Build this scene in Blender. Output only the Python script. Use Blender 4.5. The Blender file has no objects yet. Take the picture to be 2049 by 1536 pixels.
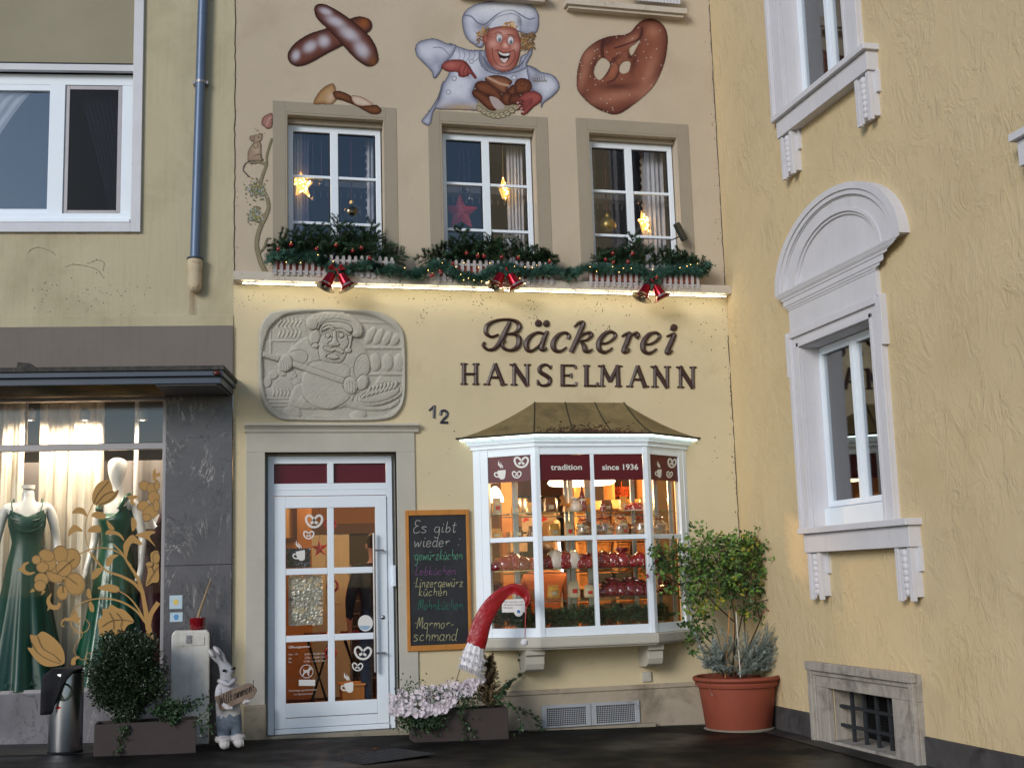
import bpy, bmesh, math, random
import numpy as np
from mathutils import Vector, Matrix
random.seed(7)
rad = math.radians
SC = bpy.context.scene
COL = SC.collection

# ------------------------------------------------------------------ camera
FPX, YAW, PITCH, ROLL = 2499.567, 0.247953, 0.154233, -0.03
CAM = Vector((0.0, -11.5, 1.34))
_f = Vector((math.sin(YAW)*math.cos(PITCH), math.cos(YAW)*math.cos(PITCH), math.sin(PITCH)))
_r = Vector((math.cos(YAW), -math.sin(YAW), 0.0))
_u = _r.cross(_f)
R2 = math.cos(ROLL)*_r + math.sin(ROLL)*_u
U2 = -math.sin(ROLL)*_r + math.cos(ROLL)*_u
cd = bpy.data.cameras.new('camera')
cam = bpy.data.objects.new('camera', cd)
COL.objects.link(cam)
cam.matrix_world = Matrix(((R2.x, U2.x, -_f.x, CAM.x), (R2.y, U2.y, -_f.y, CAM.y), (R2.z, U2.z, -_f.z, CAM.z), (0, 0, 0, 1)))
cd.sensor_width = 36.0
cd.lens = FPX/2049.0*36.0
cd.clip_end = 2000
SC.camera = cam

# ------------------------------------------------------------------ dusk sky, soft low sun, exposure
SUN_ELEV, SUN_AZ = rad(20), rad(45)          # low, behind the viewer and to the left
w = bpy.data.worlds.new('World'); SC.world = w; w.use_nodes = True
nt = w.node_tree
bg = nt.nodes['Background']
sky = nt.nodes.new('ShaderNodeTexSky'); sky.sky_type = 'NISHITA'; sky.sun_disc = False
sky.sun_elevation = SUN_ELEV; sky.sun_rotation = math.pi + SUN_AZ
sky.air_density = 1.0; sky.dust_density = 0.3; sky.ozone_density = 2.6
nt.links.new(sky.outputs[0], bg.inputs[0]); bg.inputs[1].default_value = 0.10
sl = bpy.data.lights.new('sun', 'SUN'); sl.energy = 1.3; sl.angle = rad(20); sl.color = (1.0, 0.95, 0.89)
so = bpy.data.objects.new('sun', sl); COL.objects.link(so)
sd = Vector((math.sin(SUN_AZ)*math.cos(SUN_ELEV), math.cos(SUN_AZ)*math.cos(SUN_ELEV), -math.sin(SUN_ELEV)))
so.rotation_euler = sd.to_track_quat('-Z', 'Y').to_euler()
so.location = (-6, -12, 6)
SC.view_settings.view_transform = 'Standard'; SC.view_settings.look = 'None'
SC.view_settings.gamma = 1.0; SC.view_settings.use_curve_mapping = False
SC.view_settings.exposure = 0.50
SC.cycles.max_bounces = 8; SC.cycles.transparent_max_bounces = 24
SC.cycles.sample_clamp_indirect = 6.0

# ------------------------------------------------------------------ wall planes
class Fr:
    """A facade plane: local x along the wall, local -y out of it, z up."""
    def __init__(s, x, y, ang):
        s.o = Vector((x, y, 0)); s.a = ang
        s.M = Matrix.Translation(s.o) @ Matrix.Rotation(ang, 4, 'Z')
        s.I = s.M.inverted()
    def U(s, p, y=0.0):
        c = s.I @ CAM; d = s.I.to_3x3() @ ray(*p)
        t = float((y-c.y)/d.y); q = c+t*d
        return q.x, q.z
    def G(s, p, z=0.0):
        c = s.I @ CAM; d = s.I.to_3x3() @ ray(*p)
        t = (z-c.z)/d.z; q = c+t*d
        return q.x, q.y
def ray(px, py):
    return _f + R2*float((px-1024.5)/FPX) - U2*float((py-768)/FPX)
FB = Fr(0, 0, 0)
FL = Fr(0.2957, 0, rad(-8))
FR = Fr(5.1827, 0, rad(-90))
ZM = {'A1': (0, 0, 3.84), 'A2': (0, 400, 3.84), 'A3': (0, 720, 3.746), 'A4': (0, 1100, 3.522), 'A5': (470, 0, 5.12), 'A6': (800, 0, 3.415), 'A7': (470, 200, 3.84), 'A8': (830, 220, 4.041), 'B1': (1130, 220, 3.84), 'B2': (500, 600, 5.12), 'B3': (850, 600, 3.415), 'B4': (480, 820, 4.042), 'B5': (480, 1150, 3.979), 'B6': (900, 780, 3.794), 'B7': (780, 1100, 3.058), 'B8': (800, 1000, 4.043), 'C1': (1280, 1000, 2.865), 'C2': (1480, 0, 3.6), 'C3': (1480, 320, 3.6), 'C4': (1480, 640, 2.5606), 'C5': (1480, 1200, 3.6), 'C6': (380, 1250, 5.372), 'C7': (970, 940, 4.653), 'C8': (550, 980, 3.339)}
def Q(k, x, y):
    a = ZM[k]; return (a[0]+x/a[2], a[1]+y/a[2])
def gz(x):                       # height of the pavement along the front
    return 0.03-0.025*x
# ------------------------------------------------------------------ objects
def tagset(o, label=None, cat=None, group=None, kind=None):
    if label: o['label'] = label
    if cat: o['category'] = cat
    if group: o['group'] = group
    if kind: o['kind'] = kind
    return o
def thing(name, label, cat, loc=(0, 0, 0), rz=0.0, group=None):
    o = bpy.data.objects.new(name, None); COL.objects.link(o)
    o.empty_display_size = 0.1
    o.location = loc; o.rotation_euler = (0, 0, rz)
    return tagset(o, label, cat, group)
def rootmat(o):
    while o.parent: o = o.parent
    if o.type != 'EMPTY': return Matrix.Identity(4)
    return Matrix.Translation(o.location) @ o.rotation_euler.to_matrix().to_4x4()
def dup(root, loc=None, rz=None, label=None, group=None, rot=None, scale=None):
    r = root.copy(); COL.objects.link(r)
    if loc is not None: r.location = loc
    if rz is not None: r.rotation_euler = (0, 0, rz)
    if rot is not None: r.rotation_euler = rot
    if scale is not None: r.scale = (scale,)*3 if not hasattr(scale, '__len__') else scale
    if label: r['label'] = label
    if group: r['group'] = group
    for ch in list(root.children):
        c = ch.copy(); COL.objects.link(c); c.parent = r
        for g in list(ch.children):
            d = g.copy(); COL.objects.link(d); d.parent = c
    return r
class MB:
    def __init__(s): s.v = []; s.f = []
    def add(s, vs, fs):
        n = len(s.v); s.v.extend([tuple(q) for q in vs]); s.f.extend([tuple(i+n for i in f) for f in fs]); return s
    def box(s, x0, x1, y0, y1, z0, z1):
        return s.add([(x0, y0, z0), (x1, y0, z0), (x1, y1, z0), (x0, y1, z0), (x0, y0, z1), (x1, y0, z1), (x1, y1, z1), (x0, y1, z1)],
                     [(0, 1, 5, 4), (1, 2, 6, 5), (2, 3, 7, 6), (3, 0, 4, 7), (4, 5, 6, 7), (3, 2, 1, 0)])
    def frame(s, x0, x1, z0, z1, wd, y0, y1, wt=None, wb=None):
        wt = wd if wt is None else wt; wb = wd if wb is None else wb
        s.box(x0, x0+wd, y0, y1, z0, z1); s.box(x1-wd, x1, y0, y1, z0, z1)
        s.box(x0+wd, x1-wd, y0, y1, z1-wt, z1); s.box(x0+wd, x1-wd, y0, y1, z0, z0+wb); return s
    def prism(s, poly, y0, y1):
        n = len(poly)
        vs = [(x, y0, z) for x, z in poly]+[(x, y1, z) for x, z in poly]
        fs = [tuple(range(n)), tuple(range(2*n-1, n-1, -1))]+[(i, (i+1) % n, n+(i+1) % n, n+i) for i in range(n)]
        return s.add(vs, fs)
    def vprism(s, poly, z0, z1):      # plan outline (x,y)
        n = len(poly)
        vs = [(x, y, z0) for x, y in poly]+[(x, y, z1) for x, y in poly]
        fs = [tuple(range(n)), tuple(range(2*n-1, n-1, -1))]+[(i, (i+1) % n, n+(i+1) % n, n+i) for i in range(n)]
        return s.add(vs, fs)
    def sweep(s, prof, x0, x1):       # profile (y,z) along x
        n = len(prof)
        vs = [(x0, y, z) for y, z in prof]+[(x1, y, z) for y, z in prof]
        fs = [tuple(range(n)), tuple(range(2*n-1, n-1, -1))]+[(i, (i+1) % n, n+(i+1) % n, n+i) for i in range(n)]
        return s.add(vs, fs)
    def loft(s, rings, close=True, cap=True):
        n = len(rings[0]); vs = [q for r in rings for q in r]; fs = []
        for k in range(len(rings)-1):
            for i in range(n if close else n-1):
                j = (i+1) % n
                fs.append((k*n+i, k*n+j, (k+1)*n+j, (k+1)*n+i))
        if cap and close:
            fs.append(tuple(range(n-1, -1, -1))); fs.append(tuple(range((len(rings)-1)*n, len(rings)*n)))
        return s.add(vs, fs)
    def tube(s, pts, r, n=8, cap=True):
        pts = [Vector(p) for p in pts]; m = len(pts)
        rs = r if hasattr(r, '__len__') else [r]*m
        rings = []; prev = None
        for i, p in enumerate(pts):
            t = (pts[min(i+1, m-1)]-pts[max(i-1, 0)])
            t = t.normalized() if t.length > 1e-9 else Vector((0, 0, 1))
            if prev is None:
                a = Vector((0, 0, 1)) if abs(t.z) < 0.9 else Vector((1, 0, 0)); u = t.cross(a).normalized()
            else:
                u = prev-t*prev.dot(t); u = u.normalized() if u.length > 1e-6 else t.orthogonal().normalized()
            prev = u; v = t.cross(u)
            rings.append([p+(u*math.cos(2*math.pi*k/n)+v*math.sin(2*math.pi*k/n))*rs[i] for k in range(n)])
        return s.loft(rings, True, cap)
    def lathe(s, prof, c=(0, 0, 0), n=24, M=None, sq=(1, 1), cap=True):
        rings = []
        for r, z in prof:
            ring = []
            for k in range(n):
                q = Vector((r*sq[0]*math.cos(2*math.pi*k/n), r*sq[1]*math.sin(2*math.pi*k/n), z))
                if M is not None: q = M @ q
                ring.append(q+Vector(c))
            rings.append(ring)
        return s.loft(rings, True, cap)
    def ball(s, c, r, nu=16, nv=10, sc=(1, 1, 1), M=None):
        rings = []
        for j in range(nv+1):
            th = math.pi*(0.02+0.96*j/nv); ring = []
            for i in range(nu):
                q = Vector((math.sin(th)*math.cos(2*math.pi*i/nu)*r*sc[0], math.sin(th)*math.sin(2*math.pi*i/nu)*r*sc[1], math.cos(th)*r*sc[2]))
                if M is not None: q = M @ q
                ring.append(q+Vector(c))
            rings.append(ring)
        return s.loft(rings)
    def build(s, name, m, parent=None, fr=None, bevel=0.0, smooth=False, kind=None, label=None, seg=2, ang=30, normals=True):
        me = bpy.data.meshes.new(name)
        T = Matrix.Identity(4)
        if fr is not None: T = fr.M
        if parent is not None: T = rootmat(parent).inverted() @ T
        vs = s.v
        if T != Matrix.Identity(4): vs = [T @ Vector(q) for q in s.v]
        me.from_pydata([tuple(q) for q in vs], [], s.f)
        if normals:
            bm = bmesh.new(); bm.from_mesh(me)
            bmesh.ops.recalc_face_normals(bm, faces=bm.faces)
            bm.to_mesh(me); bm.free()
        if smooth:
            me.polygons.foreach_set('use_smooth', [True]*len(me.polygons))
            if smooth != 'all':
                try: me.set_sharp_from_angle(angle=rad(45))
                except Exception: pass
        ms = m if isinstance(m, (list, tuple)) else [m]
        for q in ms: me.materials.append(q)
        o = bpy.data.objects.new(name, me); COL.objects.link(o)
        if parent is not None: o.parent = parent
        if bevel:
            b = o.modifiers.new('bevel', 'BEVEL'); b.width = bevel; b.segments = seg; b.limit_method = 'ANGLE'; b.angle_limit = rad(ang)
        if kind: o['kind'] = kind
        if label: o['label'] = label
        return o
def wall(x0, x1, z0, z1, holes, y=0.0, depth=0.15, mb=None):
    """a wall sheet with rectangular openings whose reveals run back by depth"""
    mb = mb or MB()
    xs = sorted({x0, x1, *[h[0] for h in holes], *[h[1] for h in holes]}); zs = sorted({z0, z1, *[h[2] for h in holes], *[h[3] for h in holes]})
    xs = [x for x in xs if x0-1e-6 <= x <= x1+1e-6]; zs = [z for z in zs if z0-1e-6 <= z <= z1+1e-6]
    for i in range(len(xs)-1):
        for j in range(len(zs)-1):
            cx, cz = (xs[i]+xs[i+1])/2, (zs[j]+zs[j+1])/2
            if any(h[0] < cx < h[1] and h[2] < cz < h[3] for h in holes): continue
            mb.add([(xs[i], y, zs[j]), (xs[i+1], y, zs[j]), (xs[i+1], y, zs[j+1]), (xs[i], y, zs[j+1])], [(0, 1, 2, 3)])
    for h in holes:
        a, b, c, d = h[:4]; D = h[4] if len(h) > 4 else depth
        mb.add([(a, y, c), (b, y, c), (b, y, d), (a, y, d), (a, y+D, c), (b, y+D, c), (b, y+D, d), (a, y+D, d)],
               ([(0, 1, 5, 4)] if c > z0+1e-4 else [])+[(1, 2, 6, 5), (2, 3, 7, 6), (3, 0, 4, 7)])
    return mb
def smoothpts(pts, n=6, closed=False):
    P = [np.array(p, float) for p in pts]; out = []; m = len(P)
    rng = range(m) if closed else range(m-1)
    for i in rng:
        p0 = P[(i-1) % m] if (closed or i > 0) else P[i]*2-P[i+1]
        p1 = P[i]; p2 = P[(i+1) % m]
        p3 = P[(i+2) % m] if (closed or i+2 < m) else p2*2-p1
        for k in range(n):
            t = k/n
            out.append(0.5*((2*p1)+(-p0+p2)*t+(2*p0-5*p1+4*p2-p3)*t*t+(-p0+3*p1-3*p2+p3)*t**3))
    if not closed: out.append(P[-1])
    return out
# ------------------------------------------------------------------ materials
def lin(c, k=1.0):
    r = []
    for v in c[:3]:
        v = v/255.0
        r.append(min(0.95, (v/12.92 if v <= 0.04045 else ((v+0.055)/1.055)**2.4)*k))
    return (r[0], r[1], r[2], 1.0)
def new_mat(name):
    m = bpy.data.materials.new(name); m.use_nodes = True
    return m, m.node_tree, m.node_tree.nodes['Principled BSDF']
def N(nt, t, **kw):
    n = nt.nodes.new(t)
    for k, v in kw.items(): setattr(n, k, v)
    return n
def noise(nt, scale, detail=5, rough=0.55, dist=0.0, vec=None, sc=None):
    n = N(nt, 'ShaderNodeTexNoise'); n.inputs['Scale'].default_value = scale; n.inputs['Detail'].default_value = detail
    n.inputs['Roughness'].default_value = rough; n.inputs['Distortion'].default_value = dist
    if vec is None:
        tc = N(nt, 'ShaderNodeTexCoord'); vec = tc.outputs['Object']
    if sc is not None:
        mp = N(nt, 'ShaderNodeMapping'); mp.inputs['Scale'].default_value = sc[:3]
        if len(sc) > 3: mp.inputs['Rotation'].default_value = (0, sc[3], 0)
        nt.links.new(vec, mp.inputs['Vector']); vec = mp.outputs['Vector']
    nt.links.new(vec, n.inputs['Vector'])
    return n.outputs['Fac']
def ramp(nt, fac, a, b, ca=(0, 0, 0, 1), cb=(1, 1, 1, 1)):
    r = N(nt, 'ShaderNodeValToRGB'); r.color_ramp.elements[0].position = a; r.color_ramp.elements[1].position = b
    r.color_ramp.elements[0].color = ca; r.color_ramp.elements[1].color = cb
    nt.links.new(fac, r.inputs['Fac']); return r.outputs['Color']
def mixc(nt, fac, a, b, blend='MIX'):
    m = N(nt, 'ShaderNodeMix', data_type='RGBA', blend_type=blend)
    for sock, v in ((m.inputs[0], fac), (m.inputs[6], a), (m.inputs[7], b)):
        if isinstance(v, (int, float, tuple)): sock.default_value = v
        else: nt.links.new(v, sock)
    return m.outputs[2]
def pmat(name, col, rough=0.8, var=0.10, vs=2.5, bump=0.0, bs=60, metal=0.0, spec=0.4, k=1.0, dirt=0.0, dcol=(70, 62, 50), ds=5.0, dth=0.58, speck=0.0, sps=35, streak=0.0, coat=0.0, bsc=None, bdist=0.0, bd=4):
    m, nt, b = new_mat(name)
    c = lin(col, k)
    lo = tuple(v*(1-var) for v in c[:3])+(1,); hi = tuple(min(.95, v*(1+var)) for v in c[:3])+(1,)
    out = ramp(nt, noise(nt, vs, 6, 0.6), 0.3, 0.7, lo, hi)
    if dirt:
        f = ramp(nt, noise(nt, ds, 8, 0.65, 0.4), dth, dth+0.18, (0, 0, 0, 1), (dirt, dirt, dirt, 1))
        out = mixc(nt, f, out, lin(dcol))
    if streak:
        f = ramp(nt, noise(nt, 4.0, 6, 0.6, 0.0, None, (7, 7, 0.35)), 0.5, 0.8, (0, 0, 0, 1), (streak,)*3+(1,))
        out = mixc(nt, f, out, lin(dcol))
    if speck:
        f = ramp(nt, noise(nt, sps, 2, 0.5), 0.70, 0.76, (0, 0, 0, 1), (speck,)*3+(1,))
        g = ramp(nt, noise(nt, 1.3, 3, 0.5), 0.45, 0.65)
        out = mixc(nt, mixc(nt, 1.0, f, g, 'MULTIPLY'), out, lin((45, 36, 30)))
    nt.links.new(out, b.inputs['Base Color'])
    b.inputs['Roughness'].default_value = rough; b.inputs['Metallic'].default_value = metal
    b.inputs['Specular IOR Level'].default_value = spec
    if coat: b.inputs['Coat Weight'].default_value = coat
    if bump:
        bp = N(nt, 'ShaderNodeBump'); bp.inputs['Strength'].default_value = bump; bp.inputs['Distance'].default_value = 0.01
        nt.links.new(noise(nt, bs, bd, 0.6, bdist, None, bsc), bp.inputs['Height']); nt.links.new(bp.outputs['Normal'], b.inputs['Normal'])
    return m
def emat(name, col, strength):
    m, nt, b = new_mat(name)
    b.inputs['Base Color'].default_value = lin(col)
    b.inputs['Emission Color'].default_value = lin(col); b.inputs['Emission Strength'].default_value = strength
    return m
def glassmat(name, tint=(1, 1, 1), base=0.07, rough=0.01, wave=0.0):
    m = bpy.data.materials.new(name); m.use_nodes = True; nt = m.node_tree
    nt.nodes.clear()
    o = N(nt, 'ShaderNodeOutputMaterial'); mx = N(nt, 'ShaderNodeMixShader'); t = N(nt, 'ShaderNodeBsdfTransparent'); g = N(nt, 'ShaderNodeBsdfGlossy')
    t.inputs[0].default_value = tint+(1,); g.inputs['Roughness'].default_value = rough
    lw = N(nt, 'ShaderNodeLayerWeight'); lw.inputs['Blend'].default_value = 0.5
    p = N(nt, 'ShaderNodeMath', operation='POWER'); nt.links.new(lw.outputs['Facing'], p.inputs[0]); p.inputs[1].default_value = 4.0
    q = N(nt, 'ShaderNodeMath', operation='MULTIPLY_ADD'); nt.links.new(p.outputs[0], q.inputs[0]); q.inputs[1].default_value = 0.8; q.inputs[2].default_value = base
    nt.links.new(q.outputs[0], mx.inputs[0]); nt.links.new(t.outputs[0], mx.inputs[1]); nt.links.new(g.outputs[0], mx.inputs[2])
    if wave:
        bp = N(nt, 'ShaderNodeBump'); bp.inputs['Strength'].default_value = wave; bp.inputs['Distance'].default_value = 0.02
        nt.links.new(noise(nt, 3, 2), bp.inputs['Height']); nt.links.new(bp.outputs['Normal'], g.inputs['Normal'])
    nt.links.new(mx.outputs[0], o.inputs[0])
    return m
def vcmat(name, rough=0.85, var=0.12, bump=0.0):
    """paint whose pigment is stored per vertex (murals, stickers)"""
    m, nt, b = new_mat(name)
    a = N(nt, 'ShaderNodeVertexColor'); a.layer_name = 'paint'
    f = mixc(nt, 1.0, ramp(nt, noise(nt, 14, 6, 0.65), 0.3, 0.7, (1-var,)*3+(1,), (1, 1, 1, 1)), ramp(nt, noise(nt, 90, 4, 0.7), 0.3, 0.7, (1-var,)*3+(1,), (1, 1, 1, 1)), 'MULTIPLY')
    bp = N(nt, 'ShaderNodeBump'); bp.inputs['Strength'].default_value = .3; bp.inputs['Distance'].default_value = .006
    nt.links.new(noise(nt, 90, 4), bp.inputs['Height']); nt.links.new(bp.outputs['Normal'], b.inputs['Normal'])
    nt.links.new(mixc(nt, 1.0, a.outputs['Color'], f, 'MULTIPLY'), b.inputs['Base Color'])
    b.inputs['Roughness'].default_value = rough; b.inputs['Specular IOR Level'].default_value = 0.3
    return m
# ------------------------------------------------------------------ palette
M = {}
M['peach'] = pmat('peach_render', (183, 169, 149), .9, .05, 1.2, .25, 90, k=1.12, dirt=.25, dcol=(150, 128, 104), ds=1.3, dth=.55, speck=.5)
M['cream'] = pmat('cream_render', (198, 184, 152), .9, .05, 1.5, .3, 70, k=1.12, dirt=.3, dcol=(165, 140, 108), ds=1.6, dth=.55, speck=.85, sps=22)
M['plinthgrey'] = pmat('plinth_render', (172, 160, 142), .9, .10, 3, .4, 60, k=.95, dirt=.7, dcol=(95, 84, 72), ds=2.2, dth=.5, speck=.8)
M['stone'] = pmat('grey_stone', (176, 172, 161), .85, .06, 3, .25, 80, k=1.12, dirt=.3, dcol=(120, 112, 98), ds=3)
M['stonelow'] = pmat('worn_grey_stone', (150, 141, 124), .9, .10, 4, .5, 40, k=.95, dirt=.7, dcol=(78, 70, 60), ds=5, dth=.52)
M['upstone'] = pmat('window_surround_grey', (152, 142, 126), .85, .05, 2, .2, 90, k=1.08)
M['ledge'] = pmat('ledge_paint', (196, 186, 172), .8, .06, 5, .2, 60, k=1.0, dirt=.45, dcol=(110, 96, 80), ds=6, dth=.56)
M['white'] = pmat('white_lacquer', (208, 216, 230), .35, .03, 2, 0, k=1.25, spec=.5)
M['oldwhite'] = pmat('old_white_paint', (204, 204, 210), .6, .05, 4, .1, 50, k=1.05, dirt=.35, dcol=(120, 100, 88), ds=7, dth=.6)
M['seal'] = pmat('black_rubber', (22, 24, 30), .6, .05)
M['glass'] = glassmat('clear_glass', (.97, .985, .98), .018)
M['shopglass'] = glassmat('shop_glass', (.97, .98, .97), .006)
M['skyglass'] = glassmat('window_glass', (.94, .96, .98), .07)
M['streetglass'] = glassmat('street_window_glass', (.9, .93, .96), .15)
M['film'] = pmat('dark_red_film', (88, 18, 30), .35, .05, 3, 0, k=1.0)
M['filmwhite'] = pmat('white_film', (226, 224, 220), .5, .02, 3, k=.95)
M['yellow'] = pmat('yellow_plaster', (196, 176, 138), .92, .06, .8, 1.0, 5.5, k=1.12, dirt=.2, dcol=(176, 148, 98), ds=.9, dth=.5, speck=.3, bsc=(1.0, 1.0, .55, .6), bdist=1.6, bd=7)
def trowel(m):
    nt = m.node_tree; b = nt.nodes['Principled BSDF']
    def rdg(sc, vec, wd, lo, hi, ms):
        f1 = noise(nt, sc, 6, .6, 1.3, None, vec); v = N(nt, 'ShaderNodeMath', operation='SUBTRACT'); nt.links.new(f1, v.inputs[0]); v.inputs[1].default_value = .5
        a = N(nt, 'ShaderNodeMath', operation='ABSOLUTE'); nt.links.new(v.outputs[0], a.inputs[0])
        return mixc(nt, 1.0, ramp(nt, a.outputs[0], 0.0, wd, (1, 1, 1, 1), (0, 0, 0, 1)), ramp(nt, noise(nt, ms, 3), lo, hi), 'MULTIPLY')
    h = mixc(nt, 1.0, rdg(3.4, (1, 1, .6, .7), .075, .36, .6, 3.1), rdg(5.5, (1, 1, .6, -.5), .09, .4, .6, 2.3), 'ADD')
    h = mixc(nt, .35, h, noise(nt, 9, 6, .65, .6))
    bp = N(nt, 'ShaderNodeBump'); bp.inputs['Strength'].default_value = 1.0; bp.inputs['Distance'].default_value = .0052
    nt.links.new(h, bp.inputs['Height']); nt.links.new(bp.outputs['Normal'], b.inputs['Normal'])
trowel(M['yellow'])
M['whitestone'] = pmat('white_painted_stone', (204, 202, 206), .75, .04, 3, .15, 60, k=1.05, dirt=.3, dcol=(140, 120, 108), ds=5, dth=.62, streak=.10)
M['cellstone'] = pmat('weathered_sandstone', (170, 162, 152), .9, .10, 4, .5, 45, k=.95, dirt=.7, dcol=(92, 84, 78), ds=4, dth=.5, streak=.5)
M['darkbase'] = pmat('damp_dark_base', (78, 74, 74), .9, .25, 3, .4, 40, k=.9, dirt=.8, dcol=(30, 28, 28), ds=3, dth=.48)
M['olive'] = pmat('olive_render', (182, 172, 144), .92, .05, 1.0, .25, 80, k=1.05, streak=.25, dirt=.45, dcol=(140, 130, 102), ds=.9, dth=.5, speck=.3)
M['olivegrey'] = pmat('olive_grey_panel', (150, 143, 122), .92, .06, 1.5, .2, 80, k=1.0)
M['greyband'] = pmat('grey_band', (118, 110, 104), .9, .05, 2, .2, 80, k=1.0, dirt=.25, dcol=(95, 86, 76), ds=3, streak=.2, speck=.3)
M['bluegrey'] = pmat('blue_grey_metal', (62, 74, 90), .45, .08, 4, k=1.0, dirt=.3, dcol=(34, 36, 40), ds=8, spec=.5)
M['roofslab'] = pmat('lichen_slab', (64, 62, 60), .9, .3, 20, .5, 60, dirt=.8, dcol=(104, 96, 84), ds=18, dth=.55)
M['zinc'] = pmat('blue_zinc', (92, 108, 132), .42, .08, 6, 0, metal=.3, k=1.0)
M['steel'] = pmat('brushed_steel', (176, 178, 184), .28, .05, 20, 0, metal=1.0)
M['chrome'] = pmat('chrome', (190, 190, 196), .12, .02, 5, 0, metal=1.0)
M['alu'] = pmat('grey_aluminium', (150, 146, 148), .4, .05, 8, 0, metal=.5)
def marble(name, col, k=1.0):
    m, nt, b = new_mat(name)
    c1 = lin(col, k); c0 = tuple(v*.6 for v in c1[:3])+(1,)
    out = ramp(nt, noise(nt, 2.2, 8, .65, .6), .3, .72, c0, c1)
    f1 = noise(nt, 1.6, 5, .6, 1.8, None, (1.6, 1.6, .55, .5))
    v = N(nt, 'ShaderNodeMath', operation='SUBTRACT'); nt.links.new(f1, v.inputs[0]); v.inputs[1].default_value = .5
    a = N(nt, 'ShaderNodeMath', operation='ABSOLUTE'); nt.links.new(v.outputs[0], a.inputs[0])
    f = ramp(nt, a.outputs[0], 0.0, .010, (1, 1, 1, 1), (0, 0, 0, 1)); g = ramp(nt, noise(nt, 2.5, 3), .48, .66)
    out = mixc(nt, mixc(nt, .75, (0, 0, 0, 1), mixc(nt, 1.0, f, g, 'MULTIPLY')), out, lin((196, 190, 186)))
    f1 = noise(nt, 2.6, 6, .65, 2.4, None, (1.2, 1.2, .7, -.6))
    v = N(nt, 'ShaderNodeMath', operation='SUBTRACT'); nt.links.new(f1, v.inputs[0]); v.inputs[1].default_value = .47
    a = N(nt, 'ShaderNodeMath', operation='ABSOLUTE'); nt.links.new(v.outputs[0], a.inputs[0])
    f = ramp(nt, a.outputs[0], 0.0, .014, (1, 1, 1, 1), (0, 0, 0, 1)); g = ramp(nt, noise(nt, 1.7, 3), .45, .6)
    out = mixc(nt, mixc(nt, 1.0, f, g, 'MULTIPLY'), out, lin((22, 22, 26)))
    nt.links.new(out, b.inputs['Base Color']); b.inputs['Roughness'].default_value = .32
    return m
M['marble'] = marble('grey_marble', (98, 96, 101), .92)
M['marblebase'] = marble('worn_marble', (124, 122, 128))
def asphalt():
    m, nt, b = new_mat('wet_asphalt')
    o = ramp(nt, noise(nt, 140, 3), .3, .75, (.003, .003, .003, 1), (.011, .0105, .0105, 1))
    o = mixc(nt, ramp(nt, noise(nt, .8, 6), .4, .65), o, (.005, .0048, .0046, 1))
    f = ramp(nt, noise(nt, 60, 2), .74, .76, (0, 0, 0, 1), (.5, .5, .5, 1))
    nt.links.new(mixc(nt, f, o, (.05, .045, .04, 1)), b.inputs['Base Color'])
    r = ramp(nt, noise(nt, .9, 4), .38, .62, (.30, .30, .30, 1), (.75, .75, .75, 1)); nt.links.new(r, b.inputs['Roughness'])
    b.inputs['Specular IOR Level'].default_value = .14
    bp = N(nt, 'ShaderNodeBump'); bp.inputs['Strength'].default_value = .5; bp.inputs['Distance'].default_value = .006
    nt.links.new(noise(nt, 160, 3), bp.inputs['Height']); nt.links.new(bp.outputs['Normal'], b.inputs['Normal'])
    return m
M['asphalt'] = asphalt()
M['paving'] = pmat('wet_gutter_stone', (66, 62, 60), .6, .3, 4, .3, 30, k=.7, dirt=.8, dcol=(22, 20, 20), ds=2.5, dth=.45)
XJ, XC = FL.o.x, FR.o.x

# ------------------------------------------------------------------ ground
mb = MB()
xs = [-400, -40, -6, -3, -1.5, 0, 1, 2, 3, 4, 5.2, 8, 40, 400]; ys = [-400, -60, -20, -8, -4, -2, -1, 0, 2, 20, 100]
def gzc(x): return gz(max(-3, min(5.2, x)))
vs = [(x, y, gzc(x)) for y in ys for x in xs]; n = len(xs)
mb.add(vs, [(j*n+i, j*n+i+1, (j+1)*n+i+1, (j+1)*n+i) for j in range(len(ys)-1) for i in range(n-1)])
tagset(mb.build('ground', M['asphalt']), kind='structure')
mb = MB()
def gstrip(pts_in, pts_out, h):
    vs = [(x, y, gzc(x)+h) for x, y in pts_in]+[(x, y, gzc(x)+h) for x, y in pts_out]
    k = len(pts_in); mb.add(vs, [(i, i+1, k+i+1, k+i) for i in range(k-1)])
gstrip([(1.95, .1), (3.2, .1), (4.6, .1), (5.3, .1)], [(1.95, -.10), (3.2, -.12), (4.6, -.15), (4.95, -.32)], .004)
gstrip([(5.3, .1), (5.3, -1.5), (5.3, -3.6), (5.3, -6)], [(4.95, -.32), (4.93, -1.5), (4.88, -3.2), (4.85, -6)], .0045)
gstrip([(-2.6, .5), (-1, .3), (.35, .15)], [(-2.6, -.42), (-1, -.62), (.3, -.30)], .004)
tagset(mb.build('pavement_edge', M['paving']), kind='structure')

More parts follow.
